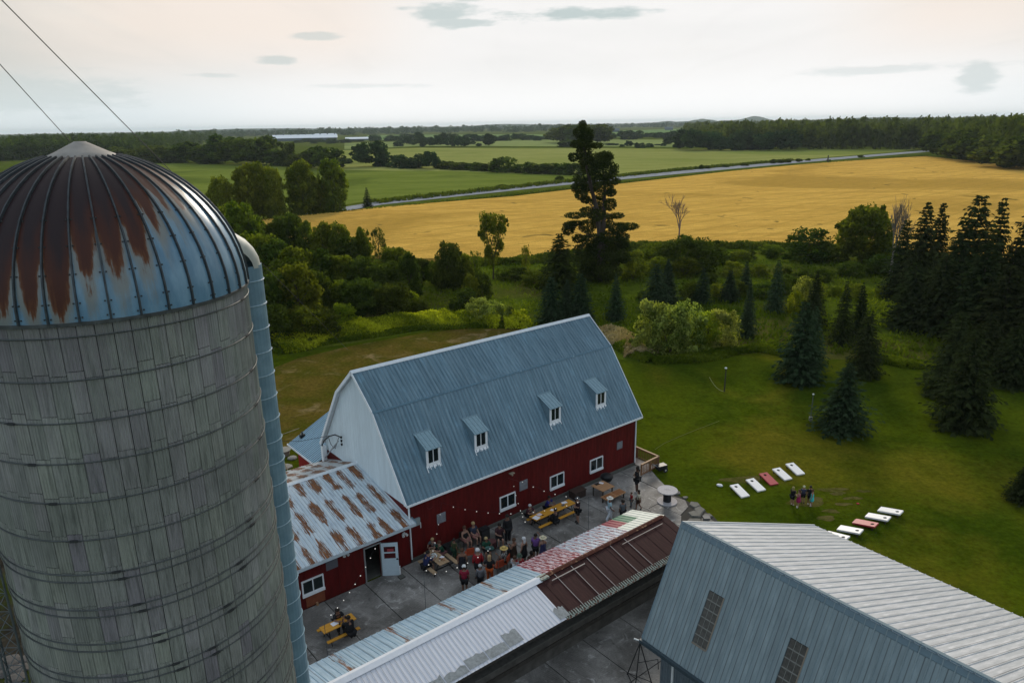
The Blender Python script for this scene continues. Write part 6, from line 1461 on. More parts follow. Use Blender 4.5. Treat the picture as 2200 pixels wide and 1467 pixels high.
def tube_tree(mb, p, d, ln, r, depth, g, spread=.55, kids=3, shrink=.72, curve=.12, n=5):
    q = p+d*ln; mb.tube(p, q, r, r*.68, n, False)
    if depth == 0: return
    for k in range(kids if depth > 1 else kids+1):
        ax = Vector((g.gauss(0, 1), g.gauss(0, 1), g.gauss(0, .35))).normalized(); nd = (d + ax*spread*g.uniform(.6, 1.2) + Vector((0, 0, curve))).normalized()
        tube_tree(mb, p+d*ln*g.uniform(.55, 1.0), nd, ln*shrink*g.uniform(.8, 1.15), r*.60, depth-1, g, spread, kids, shrink, curve, max(3, n-1))
def trunk_mesh(seed, shape):
    g = random.Random(seed); mb = MB()
    if shape in ('con',): mb.tube((0, 0, 0), (0, 0, .93), .017, .003, 6, False)
    elif shape == 'bush':
        for k in range(5): a = g.uniform(0, 6.28); mb.tube((0, 0, 0), (.25*math.cos(a), .25*math.sin(a), .6), .014, .005, 4, False)
    else:
        fork = .5 if shape in ('tall', 'column') else .32
        mb.tube((0, 0, 0), (.01, .01, fork), .022, .015, 7, False)
        for k in range(6):
            a = g.uniform(0, 6.28); z = fork*g.uniform(.7, 1); e = Vector((.26*math.cos(a), .26*math.sin(a), g.uniform(.55, .85))); mb.tube((.01, .01, z), e, .011, .004, 5, False)
            for _ in range(2): mb.tube(e*.75+Vector((0, 0, z*.25)), e+Vector((g.uniform(-.12, .12), g.uniform(-.12, .12), .12)), .005, .002, 4, False)
    return mb
PRO, TRK = {}, {}
def proto(kind, mat, i):
    """kinds share geometry; the leaf material is part of the key"""
    k = (kind, mat, i)
    if k not in PRO:
        s = 100*i+sum(map(ord, kind))
        if kind == 'con': arr = conifer_arrays(s, 34+3*i, 14+i, 8, (.25, .12, .35, .05)[i], .050, (.15, .24, .18, .30)[i], .02, (.85, .95, .75, 1.05)[i])
        elif kind == 'blunt': arr = conifer_arrays(s, 36, 18, 8, (.18, .02, .28, .10)[i], .054, (.20, .30, .24, .34)[i], .01, (.60, .72, .52, .80)[i])
        elif kind == 'fir': arr = conifer_arrays(s, 42, 14, 8, .12, .060, .26, .03, .72)
        elif kind == 'midbush': arr = crown_arrays(s, 'bush', 16, 90, .070, .19)
        elif kind == 'midtree': arr = crown_arrays(s, 'round', 20, 90, .060, .17)
        elif kind == 'midtall': arr = crown_arrays(s, 'tall', 20, 90, .055, .15)
        elif kind == 'vase': arr = crown_arrays(s, 'vase', 42, 130, .020, .075, 1.0, .1)
        elif kind == 'bush': arr = crown_arrays(s, 'bush', 34, 130, .030, .13)
        elif kind == 'column': arr = crown_arrays(s, 'column', 34, 90, .024, .10, 1, .1)
        elif kind == 'tall': arr = crown_arrays(s, 'tall', 84, 120, .027, .105)
        else: arr = crown_arrays(s, 'round', 78, 120, .029, .115)
        PRO[k] = quads('crown', *arr, LM[mat])
    return PRO[k]
def trunk(kind, i):
    sh = 'con' if kind in ('con', 'fir', 'blunt') else kind
    if (sh, i) not in TRK: TRK[(sh, i)] = trunk_mesh(i*7+3, sh).mesh('trunk', BARK)
    return TRK[(sh, i)]
GRP = {'con': 'spruce_tree', 'blunt': 'spruce_tree', 'fir': 'conifer_tree', 'bush': 'shrub', 'tall': 'deciduous_tree', 'round': 'deciduous_tree', 'vase': 'deciduous_tree', 'column': 'deciduous_tree', 'midbush': 'bush', 'midtree': 'tree', 'midtall': 'tree'}
tc_ = [0]
def tree(kind, mat, u, v, vt, wpx, label, group=None, cat=None, name=None, k=1.0):
    """u, v: where its foot stands on the ground; vt: height of its top there; wpx: apparent width"""
    P = G(u, v); H_ = max(.4, HT(P, u, vt)); dist = math.sqrt(P.x**2+P.y**2+CAMH**2)
    W_ = wpx*dist/FPX*k; i = tc_[0] % 4; tc_[0] += 1; rz = random.uniform(0, 6.28)
    P.z = -.02 if P.y < 600 else 0
    nm = name or GRP[kind]; T = Matrix.Translation(P) @ Matrix.Rotation(rz, 4, 'Z') @ Matrix.Diagonal((W_, W_, H_, 1))
    if kind.startswith('mid'):
        o = link(nm, proto(kind, mat, i), None, T); tag(o, label, cat or ('bush' if kind == 'midbush' else 'tree'), group); return o
    o = thing(nm, label, cat or ('shrub' if kind == 'bush' else 'tree'), T, group)
    link('crown' if kind != 'bush' else 'foliage', proto(kind, mat, i), o); link('trunk' if kind != 'bush' else 'stems', trunk(kind, i), o); return o

# ---- the tall white pine with its two stems
def big_pine():
    P = G(1288, 604); o = thing('white_pine', 'very tall ragged white pine with two stems rising against the golden field', 'tree', Matrix.Translation(P))
    dist = math.sqrt(P.x**2+P.y**2+CAMH**2); hz = math.hypot(P.x, P.y)
    g = np.random.default_rng(3); pyr = random.Random(8)
    def at(zx, zy, dy=0):
        u, v = 1180+zx/3.86, 260+zy/3.86; r = ray(u, v); t = hz/math.hypot(r.x, r.y); q = Vector((r.x*t, r.y*t, CAMH+r.z*t))-P
        return q+Vector((0, dy, 0))
    pxm = dist/FPX/3.86
    clumps = [(272, 45, 30, 40), (262, 100, 50, 45), (300, 130, 55, 60), (235, 195, 55, 30), (300, 185, 50, 35), (385, 205, 50, 22), (350, 212, 35, 18), (195, 300, 40, 32), (290, 260, 60, 35), (300, 320, 60, 45), (430, 330, 90, 60), (470, 300, 60, 40), (440, 410, 115, 70), (350, 390, 80, 60), (250, 480, 55, 35), (240, 555, 58, 40), (255, 610, 50, 35), (300, 650, 45, 28), (510, 500, 70, 30), (350, 540, 80, 55), (450, 560, 75, 50), (505, 590, 40, 30), (500, 690, 48, 45), (420, 690, 60, 60), (215, 775, 90, 22), (320, 750, 60, 30), (390, 780, 70, 45), (565, 790, 55, 22), (175, 860, 55, 30), (160, 910, 50, 40), (220, 850, 50, 22), (320, 880, 70, 50), (450, 840, 80, 60), (650, 880, 90, 28), (560, 880, 80, 40), (600, 950, 50, 28), (250, 990, 50, 35), (350, 990, 80, 50), (500, 960, 90, 50), (520, 1030, 130, 50), (610, 1030, 55, 30), (320, 1080, 110, 50), (440, 1080, 120, 60), (540, 1110, 110, 50), (280, 1150, 90, 50), (440, 1180, 150, 70), (600, 1130, 60, 35), (350, 1240, 110, 55), (480, 1240, 110, 60), (400, 1290, 130, 50)]
    C, A, Bq, T = [], [], [], []; lim = MB()
    st1 = [at(420, 1340), at(425, 1000), at(400, 760), at(345, 540), at(300, 330), at(275, 60)]; st2 = [at(440, 1340), at(445, 1000), at(455, 760), at(460, 560), at(440, 340)]
    for st, r0 in ((st1, .42), (st2, .36)):
        for k in range(len(st)-1): lim.tube(st[k], st[k+1], r0*(1-k/len(st))+.05, r0*(1-(k+1)/len(st))+.05, 7, False)
    for (zx, zy, rx, ry) in clumps:
        c = at(zx, zy, pyr.uniform(-1.6, 1.6)); rxm, rym = rx*pxm*1.12, ry*pxm*1.15; n = int(26*rx*ry/100)+70
        d = runit(n, g)*g.uniform(.3, 1.0, (n, 1))**.5; p = np.array(c)+d*np.array([rxm, rxm*.9, rym]); p[:, 2] += .12*np.abs(d[:, 0])*rym
        C.append(p); T.append(np.clip(g.uniform(.1, .7)+g.normal(0, .2, n), 0, 1)); ax = runit(n, g); ax[:, 2] = np.abs(ax[:, 2])*.8; A.append(ax*.17*g.uniform(.6, 1.3, (n, 1))); bb = np.cross(ax, runit(n, g)); Bq.append(bb/np.linalg.norm(bb, axis=1, keepdims=True)*.075)
        stt = st1 if abs(zx-at_x(st1, c, P)) < 1e9 and (zx < 400 or zy < 300) else st2
        tgt = min(stt, key=lambda s_: abs(s_.z-(c.z-1))); lim.tube(tgt, c, .07, .03, 5, False)
    link('crown', quads('crown', np.concatenate(C), np.concatenate(A), np.concatenate(Bq), np.concatenate(T), LM['pine']), o); ob('trunk', lim, BARK, o)
def at_x(a, b_, c): return 0
big_pine()
# ---- bare trees
def bare(u, v, vt, wpx, label, seed, m=BARKG, spread=.42):
    P = G(u, v); H_ = HT(P, u, vt); o = thing('bare_tree', label, 'tree', Matrix.Translation(P)); g = random.Random(seed)
    mb = MB(); tube_tree(mb, Vector((0, 0, 0)), Vector((0, 0, 1)), H_*.26, H_*.018, 5, g, spread, 3, .74, .13)
    zs = max(p[2] for p in mb.v); xs = max(abs(p[0]) for p in mb.v); W_ = wpx*P.length/FPX/2
    mb.v = [(x*W_/xs, y*W_/xs, z*H_/zs) for x, y, z in mb.v]
    nmain = 8*1; tr = MB(); ob('branches', mb, m, o); ob('trunk', MB().tube((0, 0, 0), (0, 0, H_*.28), H_*.020, H_*.014, 8, False), m, o)
bare(1458, 530, 418, 84, 'bare reddish-grey dead tree standing against the golden field right of the tall pine', 4, M('reddish_bark', (.19, .125, .10), .9), .62)
bare(1912, 600, 414, 46, 'bare grey tree rising beside the dark conifers on the right', 9)
bare(1925, 600, 424, 50, 'second bare greyish tree, tangled with the first beside the dark conifers', 12, M('grey_twig', (.10, .085, .075), .9))

# ---- named trees
tree('vase', 'mid', 1060, 600, 456, 82, 'vase-shaped elm-like tree standing alone at the near edge of the golden field')
tree('blunt', 'pine', 1203, 625, 500, 95, 'mid-green bushy conifer just left of the tall pine')
for a in (((1185, 700, 594, 84), 'left one of the three wide blue-green spruces behind the barn ridge'), ((1218, 690, 600, 70), 'middle one of the three wide blue-green spruces behind the barn ridge'), ((1246, 698, 586, 82), 'right one of the three wide blue-green spruces behind the barn ridge'),
          ((1322, 688, 588, 60), 'single pointed blue-green spruce between the barn ridge and the silver-green shrubs'), ((1408, 668, 565, 78), 'left one of a joined pair of blue spruces above the silver-green shrubs'), ((1432, 656, 555, 70), 'right, taller one of a joined pair of blue spruces above the silver-green shrubs'),
          ((1508, 652, 575, 62), 'dark spruce in the meadow right of the joined pair of blue spruces'), ((1566, 648, 578, 60), 'second dark spruce in the meadow row below the field edge'), ((1600, 630, 560, 42), 'narrow dark spruce behind the meadow row'), ((1604, 725, 600, 48), 'slender grey-green spruce with a sharp tip right of the silver-green shrubs'),
          ((1664, 672, 556, 58), 'dark spruce in the meadow under the round field-edge bush'), ((1715, 820, 645, 112), 'large blue-green spruce at the lawn edge, left of the lone small one'), ((1742, 780, 655, 70), 'pointed second leader spruce grown against the large one at the lawn edge'), ((1745, 705, 580, 64), 'dark spruce behind the large one at the lawn edge, beside the yellow-green shrub'),
          ((1806, 740, 600, 66), 'dark narrow spruce between the lawn edge and the far conifer wall'), ((1842, 730, 606, 60), 'twin dark spruce just right of the narrow one'), ((1855, 808, 664, 80), 'broad dark spruce behind the small lone one'), ((1808, 926, 776, 122), 'small lone spruce standing forward on the lawn by the thin grey lamp post'),
          ((2040, 850, 664, 118), 'large shadowed spruce on the right lawn, the one behind'), ((2066, 918, 700, 130), 'large shadowed spruce on the right lawn, the one in front'), ((2172, 828, 690, 96), 'dark spruce at the right edge of the picture, mid-height'), ((2196, 1075, 985, 70), 'dark young spruce cut by the right edge of the picture'), ((2110, 800, 670, 90), 'dark spruce behind the pair on the right lawn')):
    (u, v, vt, w_), lab = a
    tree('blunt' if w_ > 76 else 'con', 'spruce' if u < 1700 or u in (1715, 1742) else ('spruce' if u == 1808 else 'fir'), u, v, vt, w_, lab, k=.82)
for i, (u, v, vt, w_, lab) in enumerate(((1928, 640, 470, 70, 'leftmost tall dark conifer of the conifer wall'), (1965, 650, 432, 80, 'tall see-through conifer with the golden field showing behind it'), (1998, 640, 434, 60, 'partner of the see-through conifer, slightly shorter'), (2040, 700, 468, 90, 'black-green conifer left of the tallest in the wall'),
        (2064, 690, 415, 128, 'tallest broad dark conifer of the wall with stepped sides'), (2115, 680, 422, 66, 'narrow spire-like conifer right of the tallest broad one'), (2150, 715, 505, 100, 'dark conifer low in the gap between the two spires'), (2184, 700, 414, 112, 'tall dark conifer cut by the right edge of the picture'),
        (2090, 735, 520, 130, 'dense dark conifer in front of the tallest broad one'), (2010, 715, 540, 104, 'dense dark conifer in front of the see-through pair'), (2255, 730, 430, 150, 'dark conifer just beyond the right edge'), (1950, 705, 560, 92, 'squat dark conifer at the foot of the bare grey trees'), (2140, 760, 565, 130, 'front dark conifer low at the right side of the wall'), (2215, 775, 570, 130, 'lowest dark conifer at the right edge of the picture'))):
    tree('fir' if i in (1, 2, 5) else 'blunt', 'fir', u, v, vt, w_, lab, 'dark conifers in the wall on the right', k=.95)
tree('round', 'mid', 1852, 565, 441, 98, 'round-crowned pine-like tree at the field edge left of the bare grey trees')
tree('bush', 'dark', 1732, 560, 489, 92, 'big dark round bush against the right part of the golden field')
tree('bush', 'dark', 1462, 585, 506, 76, 'dark bush at the foot of the dead tree'); tree('bush', 'dark', 1506, 585, 508, 80, 'dark bush right of the dead tree at the field edge'); tree('bush', 'mid', 1402, 575, 520, 66, 'green bush between the tall pine and the dead tree'); tree('bush', 'dark', 1436, 582, 522, 60, 'small dark bush left of the dead tree')
for (u, v, vt, w_, m_, lab) in ((1400, 752, 645, 84, 'willow', 'leftmost tall silver-green shrub beyond the barn end'), (1440, 758, 655, 90, 'willow', 'second silver-green shrub from the left beyond the barn end'), (1478, 755, 645, 84, 'willow', 'tallest silver-green shrub in the middle of the clump'), (1512, 752, 668, 70, 'bright', 'yellow-green shrub inside the silver-green clump'), (1548, 748, 664, 78, 'willow', 'silver-green shrub at the right end of the clump'), (1425, 700, 650, 60, 'willow', 'pale shrub at the back of the silver-green clump'),
        (1722, 668, 590, 44, 'willow', 'pale-topped shrub peeking over the dark spruces on the right'), (1706, 672, 622, 34, 'bright', 'yellow-green shrub wedged between spruces on the right'), (1028, 694, 640, 56, 'willow', 'pale willow shrub at the right end of the weed bank, left half'), (1058, 694, 644, 56, 'willow', 'pale willow shrub at the right end of the weed bank, right half'), (1088, 696, 654, 36, 'willow', 'small pale shrub at the tip of the weed bank'),
        (736, 688, 600, 64, 'mid', 'rounded green tree lit at the top behind the yellow shrub'), (740, 712, 650, 56, 'bright', 'bright yellow-green shrub at the left of the weed bank'), (880, 672, 622, 44, 'bright', 'small yellow-green shrub in the meadow left of centre'), (900, 680, 640, 60, 'dark', 'low dark bush beside the small yellow-green shrub'), (1000, 668, 618, 66, 'dark', 'dark bush behind the pale willow shrubs'), (1012, 648, 590, 36, 'mid', 'small upright green tree in the meadow above the willow shrubs'), (1038, 640, 583, 40, 'dark', 'small dark upright tree in the meadow below the vase-shaped tree'),
        (1100, 600, 574, 70, 'dark', 'low dark bush at the field edge right of the vase-shaped tree'), (1150, 612, 578, 54, 'mid', 'low green bush left of the bushy conifer'), (1360, 600, 540, 60, 'mid', 'green bush right below the tall pine'), (1590, 560, 536, 44, 'mid', 'low bush on the bank under the golden field'), (1890, 590, 545, 60, 'dark', 'dark brush under the round-crowned tree'), (1660, 545, 525, 50, 'mid', 'low bush on the bank left of the big dark round bush')):
    tree('bush', m_, u, v, vt, w_, lab)
gb_ = random.Random(31); SIDE = []
for k in range(34):
    u = 1350+k*17+gb_.uniform(-8, 8); row_ = k % 3; v = (562, 598, 640)[row_]+gb_.uniform(-8, 10); hh = gb_.choice((22, 28, 34, 44)); SIDE.append((row_, u, v, v-hh, hh*gb_.uniform(1.0, 1.6), gb_.choice(('dark', 'mid', 'dark', 'dark'))))
for row_, pl in enumerate(('along the bank under the golden field', 'in the middle of the right meadow', 'among the meadow spruces')):
    for i, (_, u, v, vt, w_, m_) in enumerate(sorted(s_ for s_ in SIDE if s_[0] == row_)):
        tree('bush', m_, u, v, vt, w_, 'wild %s bush, %s from left %s' % ({'mid': 'green', 'dark': 'dark green'}[m_], ('first', 'second', 'third', 'fourth', 'fifth', 'sixth', 'seventh', 'eighth', 'ninth', 'tenth', 'eleventh', 'twelfth')[i], pl), 'wild bushes ' + pl)
tree('column', 'mid', 1130, 592, 524, 20, 'very slender little tree standing alone right of the vase-shaped tree')
# poplars by the road and the small spruce
for (u, v, vt, w_, lab) in ((484, 478, 378, 56, 'shorter poplar at the left of the roadside row'), (460, 470, 408, 30, 'thin poplar seen just over the dome edge'), (538, 472, 354, 62, 'poplar with double crown, left one, in the roadside row'), (566, 470, 352, 50, 'poplar with double crown, middle stem, in the roadside row'), (592, 470, 358, 46, 'right-hand slimmer poplar of the double-crowned group'),
                            (655, 462, 347, 74, 'broad poplar left of the rightmost one in the roadside row'), (690, 460, 385, 40, 'short poplar between the two broad ones'), (718, 458, 345, 66, 'rightmost broad poplar of the roadside row')):
    tree('tall', 'mid', u, v, vt, w_, lab, 'poplars beside the road', k=1.05)
tree('con', 'fir', 790, 446, 402, 25, 'small dark pointed spruce by the near end of the road')
# the left belt of trees between silo and field
ORD = ['first', 'second', 'third', 'fourth', 'fifth', 'sixth', 'seventh', 'eighth', 'ninth', 'tenth', 'eleventh', 'twelfth', 'thirteenth', 'fourteenth', 'fifteenth', 'sixteenth', 'seventeenth', 'eighteenth', 'nineteenth', 'twentieth']
def nth(i): return ORD[i] if i < 20 else 'twenty-' + ORD[i-20]
back = [(440, 560, 455, 70, 'mid', 'round'), (480, 560, 446, 80, 'mid', 'round'), (534, 590, 438, 90, 'mid', 'tall'), (582, 585, 478, 70, 'dark', 'tall'), (622, 580, 461, 62, 'dark', 'round'), (660, 580, 476, 60, 'mid', 'tall'), (700, 585, 480, 58, 'mid', 'tall'), (732, 585, 478, 52, 'mid', 'tall'), (760, 590, 508, 56, 'dark', 'round'), (784, 590, 490, 40, 'mid', 'tall'), (816, 560, 486, 26, 'dark', 'column'), (848, 600, 532, 56, 'mid', 'round'), (906, 610, 556, 46, 'dark', 'round'), (964, 622, 520, 68, 'dark', 'tall'), (998, 612, 546, 44, 'mid', 'tall'), (1022, 602, 538, 28, 'mid', 'column'), (938, 612, 562, 44, 'mid', 'round'), (870, 580, 536, 30, 'mid', 'column')]
mid = [(560, 650, 500, 120, 'mid', 'tall'), (600, 655, 520, 100, 'dark', 'tall'), (645, 660, 530, 90, 'mid', 'tall'), (690, 655, 540, 86, 'dark', 'tall'), (735, 650, 548, 84, 'mid', 'tall'), (785, 655, 555, 84, 'dark', 'tall'), (830, 662, 566, 76, 'dark', 'round'), (880, 650, 546, 54, 'dark', 'tall'), (520, 640, 520, 100, 'dark', 'round')]
front = [(590, 722, 590, 90, 'dark', 'tall'), (648, 712, 566, 100, 'mid', 'tall'), (690, 690, 580, 70, 'dark', 'tall'), (780, 690, 600, 80, 'dark', 'round'), (846, 690, 610, 70, 'dark', 'round'), (620, 700, 560, 90, 'dark', 'tall'), (570, 700, 580, 90, 'dark', 'round'), (600, 745, 650, 70, 'dark', 'bush'), (660, 735, 660, 70, 'mid', 'bush'), (700, 728, 660, 60, 'dark', 'bush')]
for nm, lst in (('belt row against the golden field', back), ('belt row beside the silo chute', mid), ('belt row above the weed bank', front)):
    for i, (u, v, vt, w_, m_, k_) in enumerate(sorted(lst)):
        tree(k_, m_, u, v, vt, w_, '%s %s, %s from left in the %s' % ({'mid': 'green', 'dark': 'dark green'}[m_], {'round': 'rounded tree', 'tall': 'leafy tree', 'column': 'slender tree', 'bush': 'bush'}[k_], nth(i), nm), nm, k=1.12)
# ---- hedgerows beyond
def row(lst, place, kinds=('midtree', 'midbush', 'midtall'), mat='far', grp=None):
    for i, (u, v, vt, w_) in enumerate(sorted(lst)):
        h_ = v-vt; k_ = 'midbush' if h_ < w_*.9 else ('midtall' if h_ > 1.6*w_ else 'midtree')
        tree(k_, mat, u, v, vt, w_*1.45, '%s, %s from left %s' % ({'midbush': 'dark round bush', 'midtree': 'dark round-crowned tree', 'midtall': 'dark narrow tree'}[k_], nth(i), place), grp or 'trees ' + place)
row([(300, 348, 318, 40), (335, 350, 312, 44), (372, 350, 318, 40), (405, 350, 306, 46), (442, 352, 312, 40), (478, 352, 296, 48), (505, 353, 298, 44), (535, 354, 296, 50), (570, 355, 298, 46), (600, 356, 322, 40), (622, 358, 305, 24), (648, 360, 330, 40), (676, 362, 320, 40), (706, 364, 316, 40), (560, 354, 318, 34), (250, 346, 318, 46), (455, 352, 325, 40), (725, 362, 340, 24)], 'in the long hedgerow behind the green field', mat='dark')
row([(745, 352, 340, 16), (797, 358, 305, 46), (822, 358, 335, 26), (780, 350, 332, 18), (858, 360, 332, 34), (878, 362, 345, 26), (905, 362, 330, 28), (928, 363, 326, 24), (888, 362, 348, 26)], 'in the gap hedge beside the big round tree')
row([(950, 362, 347, 24), (968, 364, 348, 26), (988, 365, 348, 26), (1008, 365, 350, 26), (1030, 367, 350, 26), (1052, 368, 350, 26), (1086, 370, 336, 40)], 'in the low hedge between the two green fields', mat='dark')
row([(1122, 372, 352, 24), (1142, 373, 350, 28), (1165, 374, 352, 28), (1188, 374, 350, 28), (1212, 375, 350, 30), (1236, 376, 352, 28)], 'in the low hedge left of the tall pine', mat='dark')
row([(1202, 391, 378, 13), (1080, 405, 396, 16), (1040, 408, 403, 10)], 'on the roadside left of the tall pine', mat='dark')
row([(1660, 352, 343, 9), (1675, 351, 343, 9), (1690, 350, 342, 10), (1716, 349, 341, 8), (1600, 357, 351, 10), (1780, 347, 343, 6), (1506, 364, 355, 8), (1520, 363, 356, 8), (1560, 360, 354, 9), (1850, 339, 333, 8), (1736, 346, 341, 7)], 'along the far stretch of the road', mat='dark')
row([(1215, 308, 272, 40), (1245, 309, 268, 44), (1275, 309, 268, 42), (1196, 306, 274, 34), (1292, 308, 272, 34), (1220, 316, 301, 26)], 'in the dark copse behind the tall pine', mat='dark')
gg = random.Random(21); far_l = []
for u in list(range(860, 1060, 13)): far_l.append((u+gg.uniform(-4, 4), 314+gg.uniform(-4, 3), 0, gg.choice((8, 10, 14, 16))))
row([(u, v, v-gg.choice((8, 12, 18, 24)), w_) for u, v, _, w_ in far_l], 'scattered over the pasture left of the pine top')
row([(u+gg.uniform(-6, 6), 317+gg.uniform(-5, 2)-(u-1320)*.004, 317-gg.choice((7, 9, 14, 22))-(u-1320)*.004, gg.choice((8, 12, 18))) for u in range(1320, 1510, 15)], 'scattered over the pasture right of the pine top')
row([(u+gg.uniform(-6, 6), 303+gg.uniform(-3, 3)-(u-800)*.006, 303-gg.choice((8, 11, 14))-(u-800)*.006, gg.choice((12, 16, 22))) for u in range(800, 1180, 16)], 'in the distant hedge line before the horizon wood')
row([(u+gg.uniform(-6, 6), 298+gg.uniform(-3, 3)-(u-1320)*.01, 298-gg.choice((9, 12, 16))-(u-1320)*.01, gg.choice((14, 18, 24))) for u in range(1320, 1500, 16)], 'in the distant hedge line right of the copse')
row([(u+gg.uniform(-6, 6), 306+gg.uniform(-3, 3), 306-gg.choice((5, 7, 9)), gg.choice((10, 13, 16))) for u in range(640, 790, 15)], 'below the long white barn', mat='far')
row([(u+gg.uniform(-5, 5), 322+gg.uniform(-2, 2), 322-gg.choice((26, 34, 40, 44)), gg.choice((24, 30, 34))) for u in range(1470, 1700, 22)], 'along the front of the right-hand wood')
row([(2088, 350, 296, 46), (2062, 344, 286, 50), (2150, 361, 300, 60), (2185, 365, 300, 60), (2020, 338, 286, 44), (2125, 352, 290, 50), (2225, 368, 292, 70)], 'at the near corner of the right-hand wood', mat='dark')

# ---- woods that read as one mass
lowp = [crown_arrays(900+i, s_, 9, 20, .085, .20, .9) for i, s_ in enumerate(('round', 'tall', 'round', 'bush'))] + [conifer_arrays(77, 9, 6, 3, .2, .12, .2)]
def wood(name, spots, mat, label):
    C, A, B_, T = [], [], [], []; g = np.random.default_rng(len(spots))
    for (P, h, w_) in spots:
        c, a, b_, t = lowp[int(g.choice(5, p=[.3, .25, .25, .1, .1]))]; th = g.uniform(0, 6.28); Rm = np.array([[math.cos(th), -math.sin(th), 0], [math.sin(th), math.cos(th), 0], [0, 0, 1]])
        S = np.array([w_, w_, h]); C.append((c @ Rm.T)*S+np.array([P.x, P.y, 0])); A.append((a @ Rm.T)*S); B_.append((b_ @ Rm.T)*S); T.append(np.clip(t*.5+g.uniform(0, .6), 0, 1))
    o = link(name, quads(name, np.concatenate(C), np.concatenate(A), np.concatenate(B_), np.concatenate(T), mat)); tag(o, label, 'wood', kind='stuff')
def hzn(u): return 268.2-.01745*(u-1100)
def fill(us, base, step, h, wf=.8, keep=1.0, vmin=5, seed=1):
    g = random.Random(seed); out = []
    for u in us:
        v = base(u); hz = hzn(u)
        while v > hz+vmin:
            if g.random() < keep:
                P = G(u+g.uniform(-5, 5), v); hh = h*g.uniform(.75, 1.18); out.append((P, hh, hh*wf*g.uniform(.8, 1.2)))
            v -= step*max(.35, (v-hz)/50)*g.uniform(.8, 1.2)
    return out
ip = np.interp
wood('right_wood', fill(range(1480, 2330, 9), lambda u: float(ip(u, [1480, 1560, 1700, 1990, 2060, 2200, 2330], [300, 318, 321, 321, 338, 356, 362])), 5, 19, .75, seed=3), LM['dark'], 'dark mixed wood filling the right side of the horizon')
wood('left_wood', fill(range(-160, 470, 9), lambda u: float(ip(u, [-160, 0, 250, 330, 430, 470], [352, 346, 336, 330, 312, 300])), 5, 17, .8, seed=4), LM['dark'], 'dark wood on the horizon behind the silo dome')
wood('horizon_wood', [(G(u+gg.uniform(-4, 4), hzn(u)+gg.uniform(8, 17)), gg.uniform(15, 24), gg.uniform(22, 40)) for u in range(380, 1260, 3)], LM['far'], 'long blue-green wood along the middle of the horizon')
wood('horizon_wood', [(G(u+gg.uniform(-4, 4), hzn(u)+gg.uniform(6, 12)), gg.uniform(14, 22), gg.uniform(22, 44)) for u in range(1150, 1620, 3)], LM['far'], 'distant blue-green wood on the horizon right of the pine')
# low hills on the horizon
hm = MB(); HLM = ground_mat('wooded_hill', (.03, .055, .03), (.05, .08, .04), .003)
def hill(u0, u1, d, hpx, seed):
    g = random.Random(seed); N_ = 26; rows = []
    for k in range(N_+1):
        f = k/N_; u = u0+(u1-u0)*f; r = ray(u, hzn(u)); n_ = math.hypot(r.x, r.y); e = math.sin(PI*f)**.6*(.75+.25*math.sin(f*9+seed)+g.uniform(-.06, .06)); z = (CAMH*1.0+hpx*d/FPX)*e
        rows.append([(r.x/n_*(d-500), r.y/n_*(d-500), -2), (r.x/n_*d, r.y/n_*d, z), (r.x/n_*(d+1500), r.y/n_*(d+1500), -2)])
    vs = [p for r_ in rows for p in r_]; hm.add(vs, [(k*3+j, k*3+j+1, (k+1)*3+j+1, (k+1)*3+j) for k in range(N_) for j in range(2)])
hill(1400, 1560, 6500, 6, 1); hill(1530, 1680, 7500, 8, 2); hill(900, 1250, 7000, 1.5, 3); hill(250, 900, 7500, 1.5, 4); hill(1650, 2300, 8000, 2, 5)
tag(ob('distant_hills', hm, HLM), kind='structure')

# ---- ground cover
def cover(name, path, width, h, n, mat, label, leaf=.10, lumps=18, seed=1, upright=.5):
    g = np.random.default_rng(seed); P = np.array([[p.x, p.y] for p in path]); seg_ = np.linalg.norm(np.diff(P, axis=0), axis=1); cum = np.r_[0, np.cumsum(seg_)]
    s = g.uniform(0, cum[-1], n); x = np.interp(s, cum, P[:, 0]); y = np.interp(s, cum, P[:, 1]); k = np.clip(np.searchsorted(cum, s)-1, 0, len(seg_)-1); d = np.diff(P, axis=0)[k]/seg_[k][:, None]
    o_ = g.uniform(-1, 1, n); lump = .55+.45*np.sin(s*1.7+np.sin(s*.6)*2+o_*2)*np.sin(s*.9+1+o_*3); W_ = width*(.8+.2*np.sin(s*.7))
    top = h*np.sqrt(np.clip(1-o_**2, 0, 1))*(.55+.45*lump); z = top*g.uniform(.25, 1, n)**.6
    C = np.c_[x-d[:, 1]*o_*W_, y+d[:, 0]*o_*W_, z]; A = runit(n, g); A[:, 2] = np.abs(A[:, 2])+upright; A /= np.linalg.norm(A, axis=1, keepdims=True)
    B_ = np.cross(A, runit(n, g)); B_ /= np.linalg.norm(B_, axis=1, keepdims=True)
    sc = leaf*g.uniform(.6, 1.4, (n, 1)); T = np.clip(.5+.3*np.sin(s*.8+o_*2)+g.normal(0, .22, n), 0, 1)
    tag(link(name, quads(name, C, A*sc, B_*sc*.5, T, mat)), label, 'plants', kind='stuff')
cover('weed_bank', PX((590, 752), (640, 740), (700, 727), (780, 712), (860, 700), (940, 694), (1010, 694), (1080, 697), (1135, 694)), 2.7, 1.7, 34000, LM['weed'], 'bank of yellow-green weeds along the far edge of the dry yard', .13)
cover('tall_grass_bank', PX((590, 760), (700, 738), (800, 722), (900, 708), (1010, 702), (1130, 702)), .9, .6, 9000, LM['grass'], 'fringe of taller grass at the foot of the weed bank', .12, seed=8)
cover('tall_grass_bank', PX((1335, 742), (1400, 778), (1480, 774), (1560, 760), (1630, 750), (1700, 760)), 1.3, .7, 14000, LM['grass'], 'bank of taller grass between the lawn and the silver-green shrubs', .12, seed=2)
